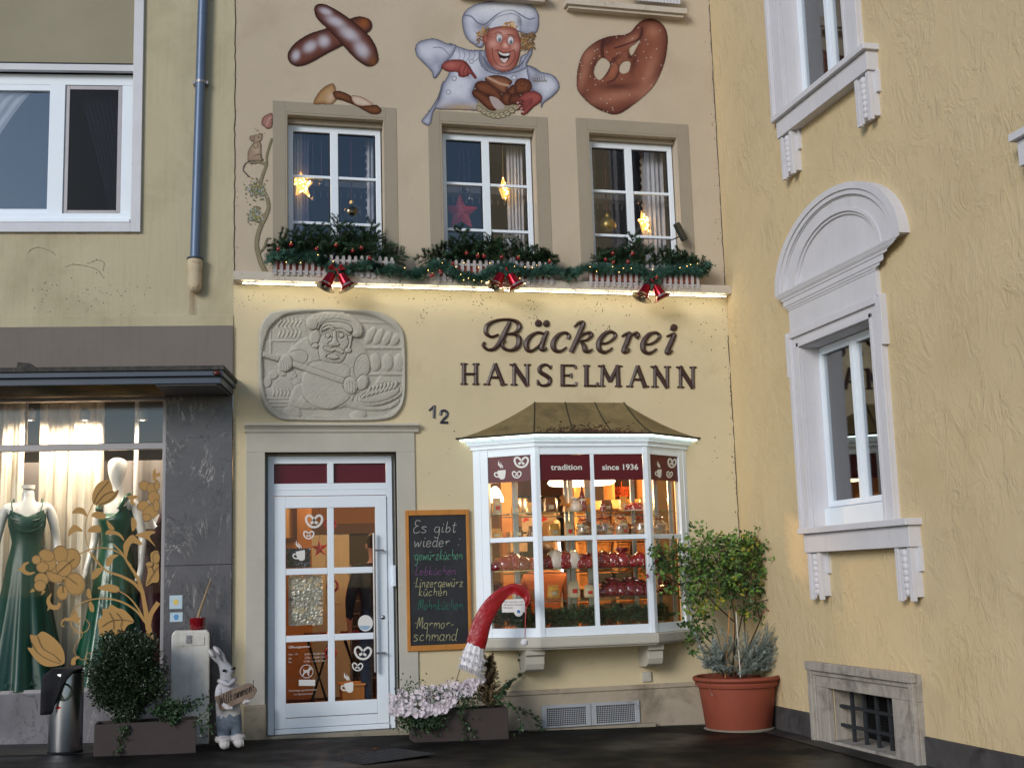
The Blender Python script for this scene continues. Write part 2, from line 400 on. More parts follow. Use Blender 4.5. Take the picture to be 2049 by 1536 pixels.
# ------------------------------------------------------------------ bakery
BK = thing('bakery_building', 'cream and peach bakery front between the olive shop building and the yellow house', 'building', (XJ, 0, 0))
ZL = FB.U((1000, 562))[1]                       # top of the ledge
ZP = (FB.U((1002, 1387.8))[1]+FB.U((1401, 1365.5))[1])/2
WX = []                                         # upper openings
for k, l, r, t, yy in (('A7', 405, 1143, 135, 300), ('A8', 222, 974, 132, 300), ('B1', 194, 866, 195, 330)):
    WX.append((FB.U(Q(k, l, yy))[0], FB.U(Q(k, r, yy))[0], ZL, FB.U(Q(k, (l+r)/2, t))[1]))
ZT = 7.6
topholes = []
mb = wall(XJ, XC, ZL-.1, ZT, [h[:4] for h in WX], 0, .16)
mb.build('upper_wall', M['peach'], BK)
DO = (FB.U((530, 1000))[0], FB.U((794, 1000))[0], -.1, FB.U((660, 904.5))[1])
C_ = FB.U((948, 1000))[0]; D_ = FB.U((1377, 1000))[0]
BY = -.36
A_ = FB.U((1073, 1000), BY)[0]; B_ = FB.U((1299.5, 1000), BY)[0]
ZS = FB.U(Q('B7', 960, 532), BY)[1]             # bottom of bay frame = top of sill
ZF = FB.U(Q('B6', 1100, 425), BY)[1]            # top of bay frame
mb = wall(XJ, XC, ZP, ZL-.1, [DO[:2]+(ZP, DO[3], .1), (C_+.06, D_-.06, ZS, ZF, .2)], 0, .2)
mb.build('lower_wall', M['cream'], BK)
mb = MB()
xr = FB.U((831, 1000))[0]; xl = FB.U((492, 1000))[0]
mb.prism([(xr+.01, -.2), (XC, -.2), (XC, ZP), (xr+.01, ZP)], -.03, .1)
mb.sweep([(-.045, ZP-.015), (-.03, ZP-.03), (.05, ZP-.03), (.05, ZP+.02), (0.0, ZP+.02)], xr+.012, XC)
mb.build('plinth', M['plinthgrey'], BK, bevel=.006)
mb = MB(); mb.box(XJ, xl-.002, 0.001, .1, -.2, ZP+.001); mb.build('corner_wall_strip', M['cream'], BK)
# ledge
mb = MB()
zl = ZL
mb.sweep([(0.05, zl), (-.135, zl-.012), (-.14, zl-.02), (-.14, zl-.095), (-.10, zl-.100), (-.012, zl-.104), (-.010, zl-.112), (.05, zl-.112)], XJ-.005, XC)
mb.build('ledge', M['ledge'], BK, bevel=.003)
# upper windows
def casement(fr, parent, x0, x1, z0, z1, y, fw=.05, ft=.06, mw=.075, bars=(), bh=.028, gl='skyglass', mx=None, name='window'):
    mb = MB(); d = .055
    mb.frame(x0, x1, z0, z1, fw, y, y+d, ft, ft)
    mx = (x0+x1)/2 if mx is None else mx
    mb.box(mx-mw/2, mx+mw/2, y-.006, y+d, z0+ft, z1-ft)
    for bz in bars:
        mb.box(x0+fw, mx-mw/2, y+.004, y+d-.01, bz-bh/2, bz+bh/2); mb.box(mx+mw/2, x1-fw, y+.004, y+d-.01, bz-bh/2, bz+bh/2)
    o = mb.build(name, M['white'], parent, fr, bevel=.004)
    sb = MB()
    for a, b in ((x0+fw, mx-mw/2), (mx+mw/2, x1-fw)):
        sb.frame(a-.001, b+.001, z0+ft-.001, z1-ft+.001, .009, y+.022, y+.05)
    sb.build('seal', M['seal'], o, fr)
    for a, b in ((x0+fw, mx-mw/2), (mx+mw/2, x1-fw)):
        p = MB(); p.box(a+.002, b-.002, y+.030, y+.036, z0+ft+.002, z1-ft-.002); p.build('pane', M[gl], o, fr)
    return o
for i, (k, l, t, r, tr, g, bars, so) in enumerate((('A7', 420, 195, 1112, 228, 764, (597, 950), [(545.5, 795.5), 209, 'A7']),
                                           ('A8', 230, 190, 932, 230, 578, (604, 974), [(858.5, 1100), 228, 'A8']),
                                           ('B1', 203, 240, 815, 280, 500, (632, 968), [(1156, 1383), 243, 'B1']))):
    y = .125
    x0 = WX[i][0]; x1 = WX[i][1]
    z1 = FB.U(Q(k, (l+r)/2, (t+tr)/2), y)[1]
    bz = [FB.U(Q(k, g, b), y)[1] for b in bars]
    mx = FB.U(Q(k, g, bars[0]), y)[0]
    casement(FB, BK, x0+.012, x1-.012, ZL-.02, z1, y, bars=bz, mx=mx)
    # painted stone surround, two steps
    sx0 = FB.U((so[0][0], 360))[0]; sx1 = FB.U((so[0][1], 360))[0]; sz = 5.68*0
    sz = FB.U(((so[0][0]+so[0][1])/2, so[1]))[1]
    mb = MB(); T = -.004
    mb.box(sx0, x0-.022, T, .01, ZL-.004, sz); mb.box(x1+.022, sx1, T, .01, ZL-.004, sz); mb.box(x0-.022, x1+.022, T, .01, WX[i][3]+.022, sz)
    mb.box(x0-.022, x0-.001, -.003, .14, ZL-.004, WX[i][3]+.022); mb.box(x1+.001, x1+.022, -.003, .14, ZL-.004, WX[i][3]+.022); mb.box(x0-.001, x1+.001, -.003, .14, WX[i][3]+.001, WX[i][3]+.022)
    mb.box(x0+.001, x1-.001, .08, .16, z1+.001, WX[i][3]-.001)
    mb.build('window_surround', M['upstone'], BK, bevel=.003)
# sills of the next storey at the very top of the picture
mb = MB()
for a, b, zpx, hb in ((Q('A6', 1135, 0), Q('A6', 1965, 60), (Q('A6', 1135, 10), Q('A6', 1965, 95)), 0),):
    x0 = FB.U(Q('A6', 1140, 30), -.12)[0]; x1 = FB.U(Q('A6', 1965, 80), -.12)[0]; z0 = FB.U(Q('A6', 1550, 60), -.12)[1]
    mb.box(x0, x1, -.12, .05, z0, z0+.06); mb.box(x0+.03, x1-.03, -.09, .05, z0-.03, z0)
x1 = FB.U(Q('A6', 1018, 10), -.12)[0]; z0 = FB.U(Q('A6', 960, 2), -.12)[1]+.03
mb.box(x1-.95, x1, -.12, .05, z0, z0+.06); mb.box(x1-.92, x1-.03, -.09, .05, z0-.03, z0)
mb.build('window_sill', M['ledge'], BK, bevel=.004)
mb = MB(); x0 = FB.U(Q('A6', 1560, 0), -.14)[0]; x1 = FB.U(Q('A6', 1920, 20), -.14)[0]; z0 = FB.U(Q('A6', 1750, 14), -.14)[1]
k = 16
for i in range(k):
    xa = x0+(x1-x0)*i/k; mb.box(xa, xa+.032, -.14, -.128, z0, z0+.18)
mb.box(x0, x1, -.126, -.115, z0+.07, z0+.09)
mb.build('planter_fence', M['oldwhite'], BK)
# rooms behind
M['roomgrey'] = pmat('grey_room', (150, 150, 156), .9, .05, 1, k=1.0)
M['ceil'] = pmat('room_ceiling', (200, 202, 210), .9, .03, 1, k=.9)
mb = MB(); mb.box(XJ+.1, XC-.05, .2, 3.2, ZL-.2, 6.55); mb.f = [f for i, f in enumerate(mb.f) if i not in (0,)]
mb.build('upper_room', M['roomgrey'], BK)
mb = MB(); mb.box(XJ+.11, XC-.06, .9, 1.06, 5.36, 5.46); mb.box(XJ+.11, XC-.06, 2.9, 3.19, 5.3, 5.5)
for i in range(70):
    x = XJ+.2+i*.07; mb.box(x, x+.012, 1.07, 1.09, 5.3, 5.42)
mb.build('ceiling_beam', M['ceil'], BK)
mb = MB(); mb.box(XJ+.11, XC-.06, .22, 3.18, 6.5, 6.54); mb.build('room_ceiling', M['ceil'], BK)
M['warmwall'] = pmat('warm_shop_wall', (178, 130, 82), .85, .08, 1, k=.8)
M['brown'] = pmat('dark_wood', (74, 44, 28), .5, .2, 3, k=1.0)
M['parquet'] = pmat('shop_floor', (110, 66, 38), .3, .2, 6, k=1.0)
mb = MB(); mb.box(XJ+.12, XC-.05, .25, 4.6, .02, 2.98)
ff = mb.f; mb.f = [ff[1], ff[2], ff[3], ff[4]]; mb.build('shop_room', M['warmwall'], BK)
mb = MB(); mb.add([(XJ+.12, .22, .03), (XC-.05, .22, .03), (XC-.05, 4.6, .03), (XJ+.12, 4.6, .03)], [(0, 1, 2, 3)]); mb.build('shop_floor', M['parquet'], BK)
# front inside face of the shop room, around door and bay
mb = wall(XJ+.12, XC-.05, .02, 2.98, [(DO[0], DO[1], .02, DO[3], .001), (C_+.06, D_-.06, ZS, ZF, .001)], .21, .001)
mb.build('inner_wall', M['warmwall'], BK)

# door surround
mb = MB(); T = -.018
zt = FB.U(Q('B4', 750, 185))[1]; zc = FB.U(Q('B4', 750, 113))[1]
zb = FB.U(Q('B5', 60, 1038))[1]
mb.box(xl, DO[0], T, .1, zb, DO[3]); mb.box(DO[1], xr, T, .1, zb, DO[3]); mb.box(xl, xr, T, .1, DO[3], zt)
ca = FB.U((489.4, 848), -.07)[0]; cb = FB.U((839.2, 850), -.07)[0]
mb.sweep([(.02, zt), (-.025, zt), (-.03, zt+.006), (-.035, zt+.03), (-.06, zt+.055), (-.075, zt+.06), (-.075, zc-.008), (-.07, zc), (.02, zc+.006)], ca, cb)
mb.build('door_surround', M['stone'], BK, bevel=.004)
for a, b in ((xl-.01, DO[0]+.012), (DO[1]-.006, xr+.01)):
    mb = MB(); mb.box(a, b, T-.022, .1, -.1, zb); mb.build('surround_base', M['stonelow'], BK, bevel=.012)
zd = FB.U((660, 1463), .1)[1]
mb = MB(); mb.box(DO[0], DO[1], -.035, .25, -.1, zd-.004); mb.build('doorstep', M['stonelow'], BK, bevel=.008)
# door
DY = .10
def dx(x): return FB.U(Q('B4', x, 900), DY)[0]
def dxc(x): return FB.U(Q('C8', x, 700), DY)[0]
def dzc(y): return FB.U(Q('C8', 370, y), DY)[1]
def dzb(y): return FB.U(Q('B4', 740, y), DY)[1]
x0, x1 = dx(226), dx(1234); ztop = dzb(372); zs1 = dzb(592); zs2 = dzb(640)
mb = MB()
mb.box(x0, dx(275), DY, DY+.07, zd, ztop); mb.box(dx(1188), x1, DY, DY+.07, zd, ztop)
mb.box(dx(275), dx(1188), DY, DY+.07, dzb(432), ztop); mb.box(dx(275), dx(1188), DY, DY+.07, dzb(690), zs1)
mb.box(dx(710), dx(760), DY-.004, DY+.07, zs1, dzb(432))
mb.box(dx(275)+.001, dx(1188)-.001, DY-.004, DY+.001, zs2-.004, zs2+.004)
DR = mb.build('door', M['white'], BK, bevel=.004)
mb = MB(); mb.box(DO[0]-.01, x0+.02, DY+.03, .24, zd-.01, DO[3]+.02); mb.box(x1-.02, DO[1]+.01, DY+.03, .24, zd-.01, DO[3]+.02); mb.box(x0+.02, x1-.02, DY+.03, .24, ztop-.02, DO[3]+.02); mb.build('door_jamb', M['stone'], BK)
mb = MB(); mb.box(dx(276), dx(709), DY+.03, DY+.04, zs1+.002, dzb(433)); mb.box(dx(761), dx(1187), DY+.03, DY+.04, zs1+.002, dzb(433))
mb.build('transom_pane', M['film'], DR)
lx0, lx1 = dx(278), dx(1185); lt = dzb(696); gx = [dxc(72), dxc(354), dxc(397), dxc(678)]
rows = [(118, 518), (560, 962), (1005, 1412)]
LY = DY-.012
mb = MB()
mb.box(lx0, gx[0], LY, LY+.06, zd+.05, lt); mb.box(gx[3], lx1, LY, LY+.06, zd+.05, lt)
mb.box(gx[0], gx[3], LY, LY+.06, dzc(rows[0][0]), lt)
zk = FB.U(Q('B5', 620, 1125), DY)[1]
mb.box(gx[0], gx[3], LY, LY+.06, zk+.003, dzc(1412)); mb.box(gx[0], gx[3], LY, LY+.06, zd+.05, zk-.003)
mb.box(gx[1], gx[2], LY+.004, LY+.056, dzc(1412), dzc(118))
for a, b in ((518, 560), (962, 1005)):
    mb.box(gx[0], gx[1], LY+.004, LY+.056, dzc(b), dzc(a)); mb.box(gx[2], gx[3], LY+.004, LY+.056, dzc(b), dzc(a))
mb.box(lx0+.002, lx1-.002, LY-.012, LY+.05, zd+.002, zd+.046)
mb.build('door_leaf', M['white'], DR, bevel=.004)
mb = MB()
for a, b in rows:
    for p, q in ((0, 1), (2, 3)): mb.box(gx[p]+.001, gx[q]-.001, LY+.025, LY+.031, dzc(b)+.001, dzc(a)-.001)
mb.build('door_pane', M['glass'], DR)
hx = dxc(660); hy = LY-.055
mb = MB(); mb.tube([(hx-.002, hy, dzc(1225)), (hx-.002, hy, dzc(295))], .014, 12)
for zz in (410, 1100): mb.tube([(hx, hy, dzc(zz)), (dxc(722), hy+.01, dzc(zz)), (dxc(722), LY, dzc(zz))], .009, 8)
mb.build('pull_handle', M['steel'], DR, smooth=True)
mb = MB(); mb.lathe([(.001, -.012), (.012, -.012), (.02, -.006), (.022, 0)], (dxc(718), LY, dzc(862)), 16, Matrix.Rotation(rad(-90), 4, 'X') if False else Matrix(((1, 0, 0, 0), (0, 0, 1, 0), (0, -1, 0, 0), (0, 0, 0, 1))))
mb.build('lock', M['chrome'], DR, smooth=True)
mb = MB(); mb.box(dx(1226), dx(1252), LY-.02, LY+.02, dzb(1440), dzb(1268)); mb.build('hinge', M['white'], DR, bevel=.004)

# ------------------------------------------------------------------ bay window
class Seg(Fr):
    def __init__(s, a, b):
        s.L = math.hypot(b[0]-a[0], b[1]-a[1]); Fr.__init__(s, a[0], a[1], math.atan2(b[1]-a[1], b[0]-a[0]))
PA, PB, PC, PD = (A_, BY), (B_, BY), (C_, 0.0), (D_, 0.0)
S1, S2, S3 = Seg(PC, PA), Seg(PA, PB), Seg(PB, PD)
def offs(d, ends=0.0):
    """plan outline of the bay grown outward by d"""
    def shift(a, b):
        vx, vy = b[0]-a[0], b[1]-a[1]; l = math.hypot(vx, vy); nx, ny = vy/l, -vx/l
        return (a[0]+nx*d, a[1]+ny*d), (b[0]+nx*d, b[1]+ny*d)
    def inter(p, q, r, s):
        x1, y1 = p; x2, y2 = q; x3, y3 = r; x4, y4 = s
        den = (x1-x2)*(y3-y4)-(y1-y2)*(x3-x4)
        a = x1*y2-y1*x2; b = x3*y4-y3*x4
        return ((a*(x3-x4)-(x1-x2)*b)/den, (a*(y3-y4)-(y1-y2)*b)/den)
    l = [shift(PC, PA), shift(PA, PB), shift(PB, PD)]
    wl = ((0, .02), (1, .02))
    return [inter(*l[0], *wl), inter(*l[0], *l[1]), inter(*l[1], *l[2]), inter(*l[2], *wl)]
ztr = FB.U(Q('B6', 900, 487), BY)[1]; zgb = FB.U(Q('B7', 1100, 470), BY)[1]; zbar = FB.U(Q('B6', 900, 1122), BY)[1]
zfilm = FB.U(Q('B6', 900, 684), BY)[1]
mb = MB()
TH = .06
def segbox(S, x0, x1, y0, y1, z0, z1):
    vs = []
    t = MB(); t.box(x0, x1, y0, y1, z0, z1); mb.add([S.M @ Vector(q) for q in t.v], t.f)
for S, l, r in ((S1, .15, .045), (S2, .045, .045), (S3, .045, .13)):
    if S is not S2:
        segbox(S, 0 if S is S3 else .0, l, 0, TH, ZS, ZF); segbox(S, S.L-r, S.L, 0, TH, ZS, ZF)
    else:
        segbox(S, 0, l, -.002, TH, ZS, ZF); segbox(S, S.L-r, S.L, -.002, TH, ZS, ZF)
    segbox(S, l, S.L-r, .004, TH, ztr, ZF); segbox(S, l, S.L-r, .004, TH, ZS, zgb)
    segbox(S, l, S.L-r, .010, TH-.01, zbar-.022, zbar+.022)
mxl = S2.U((1188, 1000))[0]
segbox(S2, mxl-.018, mxl+.018, .006, TH-.008, zgb, ztr)
segbox(S1, .07, .075, -.004, .01, ZS, ZF); segbox(S3, S3.L-.06, S3.L-.055, -.004, .01, ZS, ZF)
BW = mb.build('bay_window', M['white'], BK, bevel=.004)
for S, l, r in ((S1, .15, .045), (S2, .045, None), (S2, None, .045), (S3, .045, .13)):
    a = mxl+.018 if l is None else l; b = mxl-.018 if r is None else S.L-r
    p = MB(); p.box(a, b, .025, .031, zgb, ztr); p.build('pane', M['glass'], BW, S)
    p = MB(); p.box(a+.001, b-.001, .017, .0235, zfilm, ztr-.001); p.build('window_film', M['film'], BW, S)
def ring(d0, z0, d1, z1, mbx):
    a, b = offs(d0), offs(d1)
    return [(x, y, z0) for x, y in a], [(x, y, z1) for x, y in b]
# moulded cornice
mb = MB(); prof = [(.0, ZF-.005), (.02, ZF), (.02, ZF+.05), (.03, ZF+.052), (.03, ZF+.065), (.045, ZF+.075), (.05, ZF+.10), (.075, ZF+.15), (.085, ZF+.165), (.085, ZF+.19)]
zE = FB.U(Q('B6', 1100, 322), BY-.1)[1]         # eave
sc = (zE-.012-ZF)/.19
prof = [(d*.62, ZF+(z-ZF)*sc) for d, z in prof]
rings = [[(x, y, z) for x, y in offs(d)] for d, z in prof]
mb.loft(rings, close=False, cap=False)
tp = rings[-1]; mb.add(tp, [(0, 1, 2, 3)]); bt = rings[0]; mb.add(bt, [(0, 1, 2, 3)])
mb.build('bay_cornice', M['white'], BW)
# hipped metal roof with a flared eave
tx0, tz0 = FB.U(Q('B6', 628, 92)); tx1, tz1 = FB.U(Q('B6', 1335, 98)); tz = (tz0+tz1)/2
M['roof'] = pmat('mossy_copper_roof', (112, 98, 66), .6, .25, 4, .25, 30, k=1.15, dirt=.5, dcol=(62, 56, 38), ds=3, dth=.5, streak=.4, metal=.1)
e0 = offs(.085); e1 = [(tx0, .02), (tx0+.02, .0), (tx1-.02, .0), (tx1, .02)]
mb = MB(); rr = []
for k in range(9):
    t = k/8; u = t; zz = zE+(tz-zE)*(t**1.5*.72+t*.28)
    rr.append([(e0[i][0]+(e1[i][0]-e0[i][0])*u, e0[i][1]+(e1[i][1]-e0[i][1])*u, zz) for i in range(4)])
mb.loft(rr, close=False, cap=False)
low = [(x, y, zE-.014) for x, y in e0]; mb.loft([low, rr[0]], close=False, cap=False); mb.add(low, [(0, 1, 2, 3)])
RF = mb.build('bay_roof', M['roof'], BW)
mb = MB()
def seam(fn): mb.tube([fn(k) for k in range(9)], .006, 6)
seam(lambda k: Vector(rr[k][1])+Vector((0, -.002, .003))); seam(lambda k: Vector(rr[k][2])+Vector((0, -.002, .003)))
for f in (.34, .67): seam(lambda k: Vector(rr[k][1])*(1-f)+Vector(rr[k][2])*f+Vector((0, -.001, .003)))
mb.tube([Vector(q)+Vector((0, 0, -.004)) for q in rr[0]], .010, 6)
mb.build('roof_seam', M['boxin'] if 'boxin' in M else pmat('dark_seam', (48, 44, 34), .7, .2, 10), BW)
M['drygrit'] = pmat('dry_moss', (70, 46, 36), .95, .4, 30)
mb = MB()
for i in range(420):
    t = random.random(); g = min(.5, abs(random.gauss(0.03, .16))); f = random.gauss(.48, .2)
    if not 0.02 < f < .98: continue
    k = g*8; a = int(k); q = k-a
    p = [Vector(rr[a][1])*(1-f)+Vector(rr[a][2])*f, Vector(rr[a+1][1])*(1-f)+Vector(rr[a+1][2])*f]
    p = p[0]*(1-q)+p[1]*q; s = random.uniform(.003, .010)
    mb.ball((p.x, p.y, p.z+s*.3), s, 5, 3, (1.6, 1, .7))
mb.build('moss', M['drygrit'], BW, kind='stuff')
# sill and brackets
zs0 = FB.U(Q('B7', 1000, 600), BY-.05)[1]
mb = MB(); mb.loft([[(x, y, z) for x, y in offs(d)] for d, z in ((-.05, zs0-.012), (.015, zs0-.012), (.02, zs0), (.04, zs0+.006), (.045, zs0+.02), (.045, ZS-.012), (.035, ZS-.002), (-.03, ZS-.001))], close=False, cap=False)
mb.add([(x, y, zs0-.012) for x, y in offs(-.05)], [(0, 1, 2, 3)]); mb.add([(x, y, ZS-.001) for x, y in offs(-.03)], [(0, 1, 2, 3)])
mb.build('bay_sill', M['stone'], BW)
for xa, xb, za, zb2, yb in ((830, 945, 612, 752, -.25), (1578, 1672, 585, 715, -.25)):
    x0 = FB.U(Q('B7', xa, 690), yb)[0]; x1 = FB.U(Q('B7', xb, 690), yb)[0]; zb3 = FB.U(Q('B7', xa, zb2), yb)[1]
    h = zs0-zb3; mb = MB()
    mb.sweep([(0.0, zs0-.012), (-.30, zs0-.012), (-.30, zs0-.06), (-.27, zs0-.075), (-.265, zb3+h*.35), (-.24, zb3+h*.12), (-.19, zb3), (0, zb3-.01)], x0, x1)
    mb.build('bay_bracket', M['stone'], BW, bevel=.005)
# small wall box and cellar vents
mb = MB(); x0, z1 = FB.U(Q('B7', 1540, 745)); x1, z0 = FB.U(Q('B7', 1597, 802)); mb.box(x0, x1, -.025, .02, z0, z1); mb.box(x0+.015, x1-.015, -.028, -.02, z0+.015, z1-.015)
mb.build('junction_box', M['stone'], BK, bevel=.004)
x0, z1 = FB.U((1084, 1411), -.04); x1 = FB.U((1279, 1411), -.04)[0]; z0 = FB.U((1180, 1450.5), -.04)[1]; xm = (x0+x1)/2
M['ventgrey'] = pmat('grey_vent_paint', (166, 170, 176), .6, .08, 6, .2, 40, k=.95, dirt=.5, dcol=(96, 84, 72), ds=8, dth=.55)
M['black'] = pmat('black_void', (10, 10, 12), .9, .1)
mb = MB(); mb.frame(x0, xm-.006, z0, z1, .045, -.05, .02, .03, .012); mb.frame(xm+.006, x1, z0, z1, .045, -.05, .02, .03, .012); mb.box(xm-.006, xm+.006, -.042, .02, z0, z1)
VG = mb.build('vent', M['ventgrey'], BK, bevel=.003)
mb = MB()
for a, b in ((x0+.045, xm-.051), (xm+.051, x1-.045)):
    n = 22; m_ = 9
    for i in range(n+1):
        t = a+(b-a)*i/n; mb.box(t-.0022, t+.0022, -.040, -.036, z0+.012, z1-.03)
    for j in range(m_+1):
        t = z0+.012+(z1-.042-z0)*j/m_; mb.box(a, b, -.0395, -.0355, t-.0022, t+.0022)
mb.build('vent_mesh', M['ventgrey'], VG)
mb = MB(); mb.box(x0+.04, x1-.04, -.033, -.031, z0+.005, z1-.02); mb.build('vent_back', M['black'], VG)
mb = MB(); mb.box(x0-.15, x1+.14, -.10, -.02, -.25, z0-.006); mb.build('vent_step', M['stonelow'], BK, bevel=.008)
# ------------------------------------------------------------------ yellow house on the right
YH = thing('yellow_house', 'tall yellow rough plastered house at right with white stone window surrounds', 'building', (XC, 0, 0), rad(-90))
def r_(k, x, y, n=0.0): return FR.U(Q(k, x, y), -n)
LW = dict(x0=r_('C4', 345, 500)[0], x1=r_('C4', 722, 500)[0])
lw_z1 = (r_('C3', 465, 1340)[1]+r_('C3', 950, 1150)[1])/2; lw_z0 = (r_('C4', 318, 1070)[1]+r_('C4', 822, 1025)[1])/2
UW_x0, UW_x1 = r_('C2', 320, 300)[0], r_('C2', 770, 200)[0]
uw_z0 = r_('C2', 222, 880, .06)[1]*.5+r_('C2', 895, 380, .06)[1]*.5
cx0, cx1 = r_('C5', 655, 800)[0], r_('C5', 1143, 800)[0]
cz1 = (r_('C5', 650, 628)[1]+r_('C5', 1140, 706)[1])/2
cx0 = r_('C5', 640, 800, .05)[0]
ZR = 9.5
mb = wall(-.02, 10.5, -.4, ZR, [(LW['x0'], LW['x1'], lw_z0, lw_z1, .17), (UW_x0, UW_x1, uw_z0, uw_z0+1.75, .17), (cx0, cx1, -.2, cz1, .35)], 0, .2)
mb.build('plaster_wall', M['yellow'], YH, FR)
def whitewin(x0, x1, z0, z1, y=.15, boxh=0.0):
    mb = MB()
    mb.frame(x0, x1, z0, z1, .035, y, y+.06, .045, .03)
    mx = (x0+x1)/2
    mb.box(mx-.032, mx+.032, y-.006, y+.06, z0+.03, z1-.045); mb.box(mx-.014, mx+.014, y-.012, y-.006, z0+.03, z1-.045)
    for a, b in ((x0+.035, mx-.032), (mx+.032, x1-.035)): mb.frame(a, b, z0+.03, z1-.045, .026, y-.004, y+.05)
    mb.box(x0+.035, x1-.035, y-.02, y+.02, z0+.004, z0+.03)
    o = mb.build('window', M['white'], YH, FR, bevel=.004)
    for a, b in ((x0+.061, mx-.058), (mx+.058, x1-.061)):
        p = MB(); p.box(a, b, y+.02, y+.026, z0+.06, z1-.085); p.build('pane', M['streetglass'], o, FR)
    return o
zwb = lw_z0+.17
whitewin(LW['x0'], LW['x1'], zwb, lw_z1-.01)
mb = MB(); mb.box(LW['x0'], LW['x1'], .11, .19, lw_z0, zwb-.004); mb.build('window_board', M['white'], YH, FR, bevel=.004)
whitewin(UW_x0, UW_x1, uw_z0+.02, uw_z0+1.74)
mb = MB(); mb.box(-.05, 5, .27, 3, .9, 7); mb.f = [f for i, f in enumerate(mb.f) if i != 0]
M['rightroom'] = pmat('dim_room', (92, 86, 80), .9, .1, 1, k=.8)
mb.build('dim_room', M['rightroom'], YH, FR)
for a, b, c, d in ((LW['x0'], LW['x1'], lw_z0, lw_z1), (UW_x0, UW_x1, uw_z0, uw_z0+1.75)):
    mb = MB(); mb.box(a+.0005, a+.006, .001, .149, c, d-.006); mb.box(b-.006, b-.0005, .001, .149, c, d-.006); mb.box(a+.0005, b-.0005, .001, .149, d-.006, d-.0005); mb.build('window_reveal', M['whitestone'], YH, FR)
mb = MB(); mb.box(cx0+.001, cx0+.008, .011, .298, gz(5.2)+.032, cz1-.001); mb.box(cx0+.008, cx1-.001, .011, .298, cz1-.008, cz1-.001); mb.build('cellar_reveal', M['cellstone'], YH, FR)
M['curtain'] = pmat('grey_net_curtain', (150, 144, 138), .9, .15, 8, k=.8)
def surround(x0, x1, z0, z1, ow, ears, zt):
    """moulded stone surround round the opening x0..x1, z0..z1"""
    mb = MB()
    for a, b in ((x0-ow, x0), (x1, x1+ow)):
        lo, hi = (a, b)
        left = a < x0
        e = lo if left else hi
        mb.box(a, b, -.03, .01, z0, z1)
        if left: mb.box(a, a+.05, -.055, -.03, z0, z1+ow*.72); mb.box(b-.04, b, -.042, -.03, z0, z1+.04); mb.box(a+.05, a+.065, -.042, -.03, z0, z1+.1)
        else: mb.box(b-.05, b, -.055, -.03, z0, z1+ow*.72); mb.box(a, a+.04, -.042, -.03, z0, z1+.04); mb.box(b-.065, b-.05, -.042, -.03, z0, z1+.1)
    mb.box(x0-ow, x1+ow, -.0295, .01, z1, zt)
    mb.box(x0-ow+.05, x1+ow-.05, -.055, -.0295, zt-.06, zt); mb.box(x0-.04, x1+.04, -.042, -.0295, z1+.001, z1+.04)
    if ears:
        for s in (-1, 1):
            e = x0-ow if s < 0 else x1+ow
            mb.box(min(e, e+s*.035), max(e, e+s*.035), -.056, .01, zt-ears, zt+.001)
    return mb
sx0 = r_('C4', 262, 500, .04)[0]; sx1 = r_('C4', 788, 500, .04)[0]
owl = LW['x0']-(r_('C4', 295, 500, .05)[0]); owr = r_('C4', 790, 500, .05)[0]-LW['x1']
zat = (r_('C3', 365, 1235, .05)[1]+r_('C3', 1045, 952, .05)[1])/2
ow = (owl+owr)/2
xa, xb = LW['x0']-ow, LW['x1']+ow
surround(LW['x0'], LW['x1'], lw_z0, lw_z1, ow, .40, zat).build('window_surround', M['whitestone'], YH, FR, bevel=.004)
# frieze, cornice, arched pediment
zc0 = (r_('C3', 350, 1075, .05)[1]+r_('C3', 1010, 790, .05)[1])/2       # cornice underside
zc1 = (r_('C3', 290, 950, .09)[1]+r_('C3', 1110, 545, .09)[1])/2       # cornice top
mb = MB(); mb.box(xa+.03, xb-.03, -.035, .01, zat+.001, zc0+.01)
h = zc1-zc0
ex0 = r_('C3', 250, 935, .09)[0]; ex1 = r_('C3', 1143, 440, .09)[0]
prof = [(0.02, 0), (-.04, 0), (-.043, .1), (-.05, .14), (-.05, .22), (-.058, .26), (-.058, .50), (-.066, .54), (-.066, .62), (-.078, .72), (-.086, .85), (-.09, .88), (-.09, 1.0), (.02, 1.0)]
n = len(prof)
def mouldx(t, y): return (xa+.03)+(ex0-xa-.03)*t, (xb-.03)+(ex1-xb+.03)*t
va = []; vb = []
for y, t in prof:
    q = min(1, max(0, (-y-.04)/.05)); l, r = mouldx(q, y); va.append((l, y, zc0+h*t)); vb.append((r, y, zc0+h*t))
mb.loft([va, vb])
mb.build('window_cornice', M['whitestone'], YH, FR, bevel=.003)
ctr = (ex0+ex1)/2; rx = (ex1-ex0)/2; ztop = r_('C3', 800, 113, .08)[1]; rz = ztop-zc1
mb = MB()
def arch(r0, r1, y0, y1, k=40):
    """half ellipse band between the fractions r0 and r1"""
    o = []; 
    for i in range(k+1):
        a = math.pi*i/k; c, s = math.cos(a), math.sin(a)
        o.append([(ctr+rx*r1*c, y0, zc1+rz*r1*s), (ctr+rx*r1*c, y1, zc1+rz*r1*s), (ctr+rx*r0*c, y1, zc1+rz*r0*s), (ctr+rx*r0*c, y0, zc1+rz*r0*s)])
    mb.loft(o)
arch(.92, 1.0, -.09, .02); arch(.86, .9195, -.076, .02); arch(.845, .8595, -.062, .02); arch(.70, .8445, -.052, .02); arch(.665, .6995, -.062, .02); arch(.63, .6645, -.045, .02)
mb.prism([(ctr+rx*.63*math.cos(math.pi*i/40), zc1+rz*.63*math.sin(math.pi*i/40)) for i in range(41)], -.028, .02)
mb.build('arched_pediment', M['whitestone'], YH, FR, smooth=True)
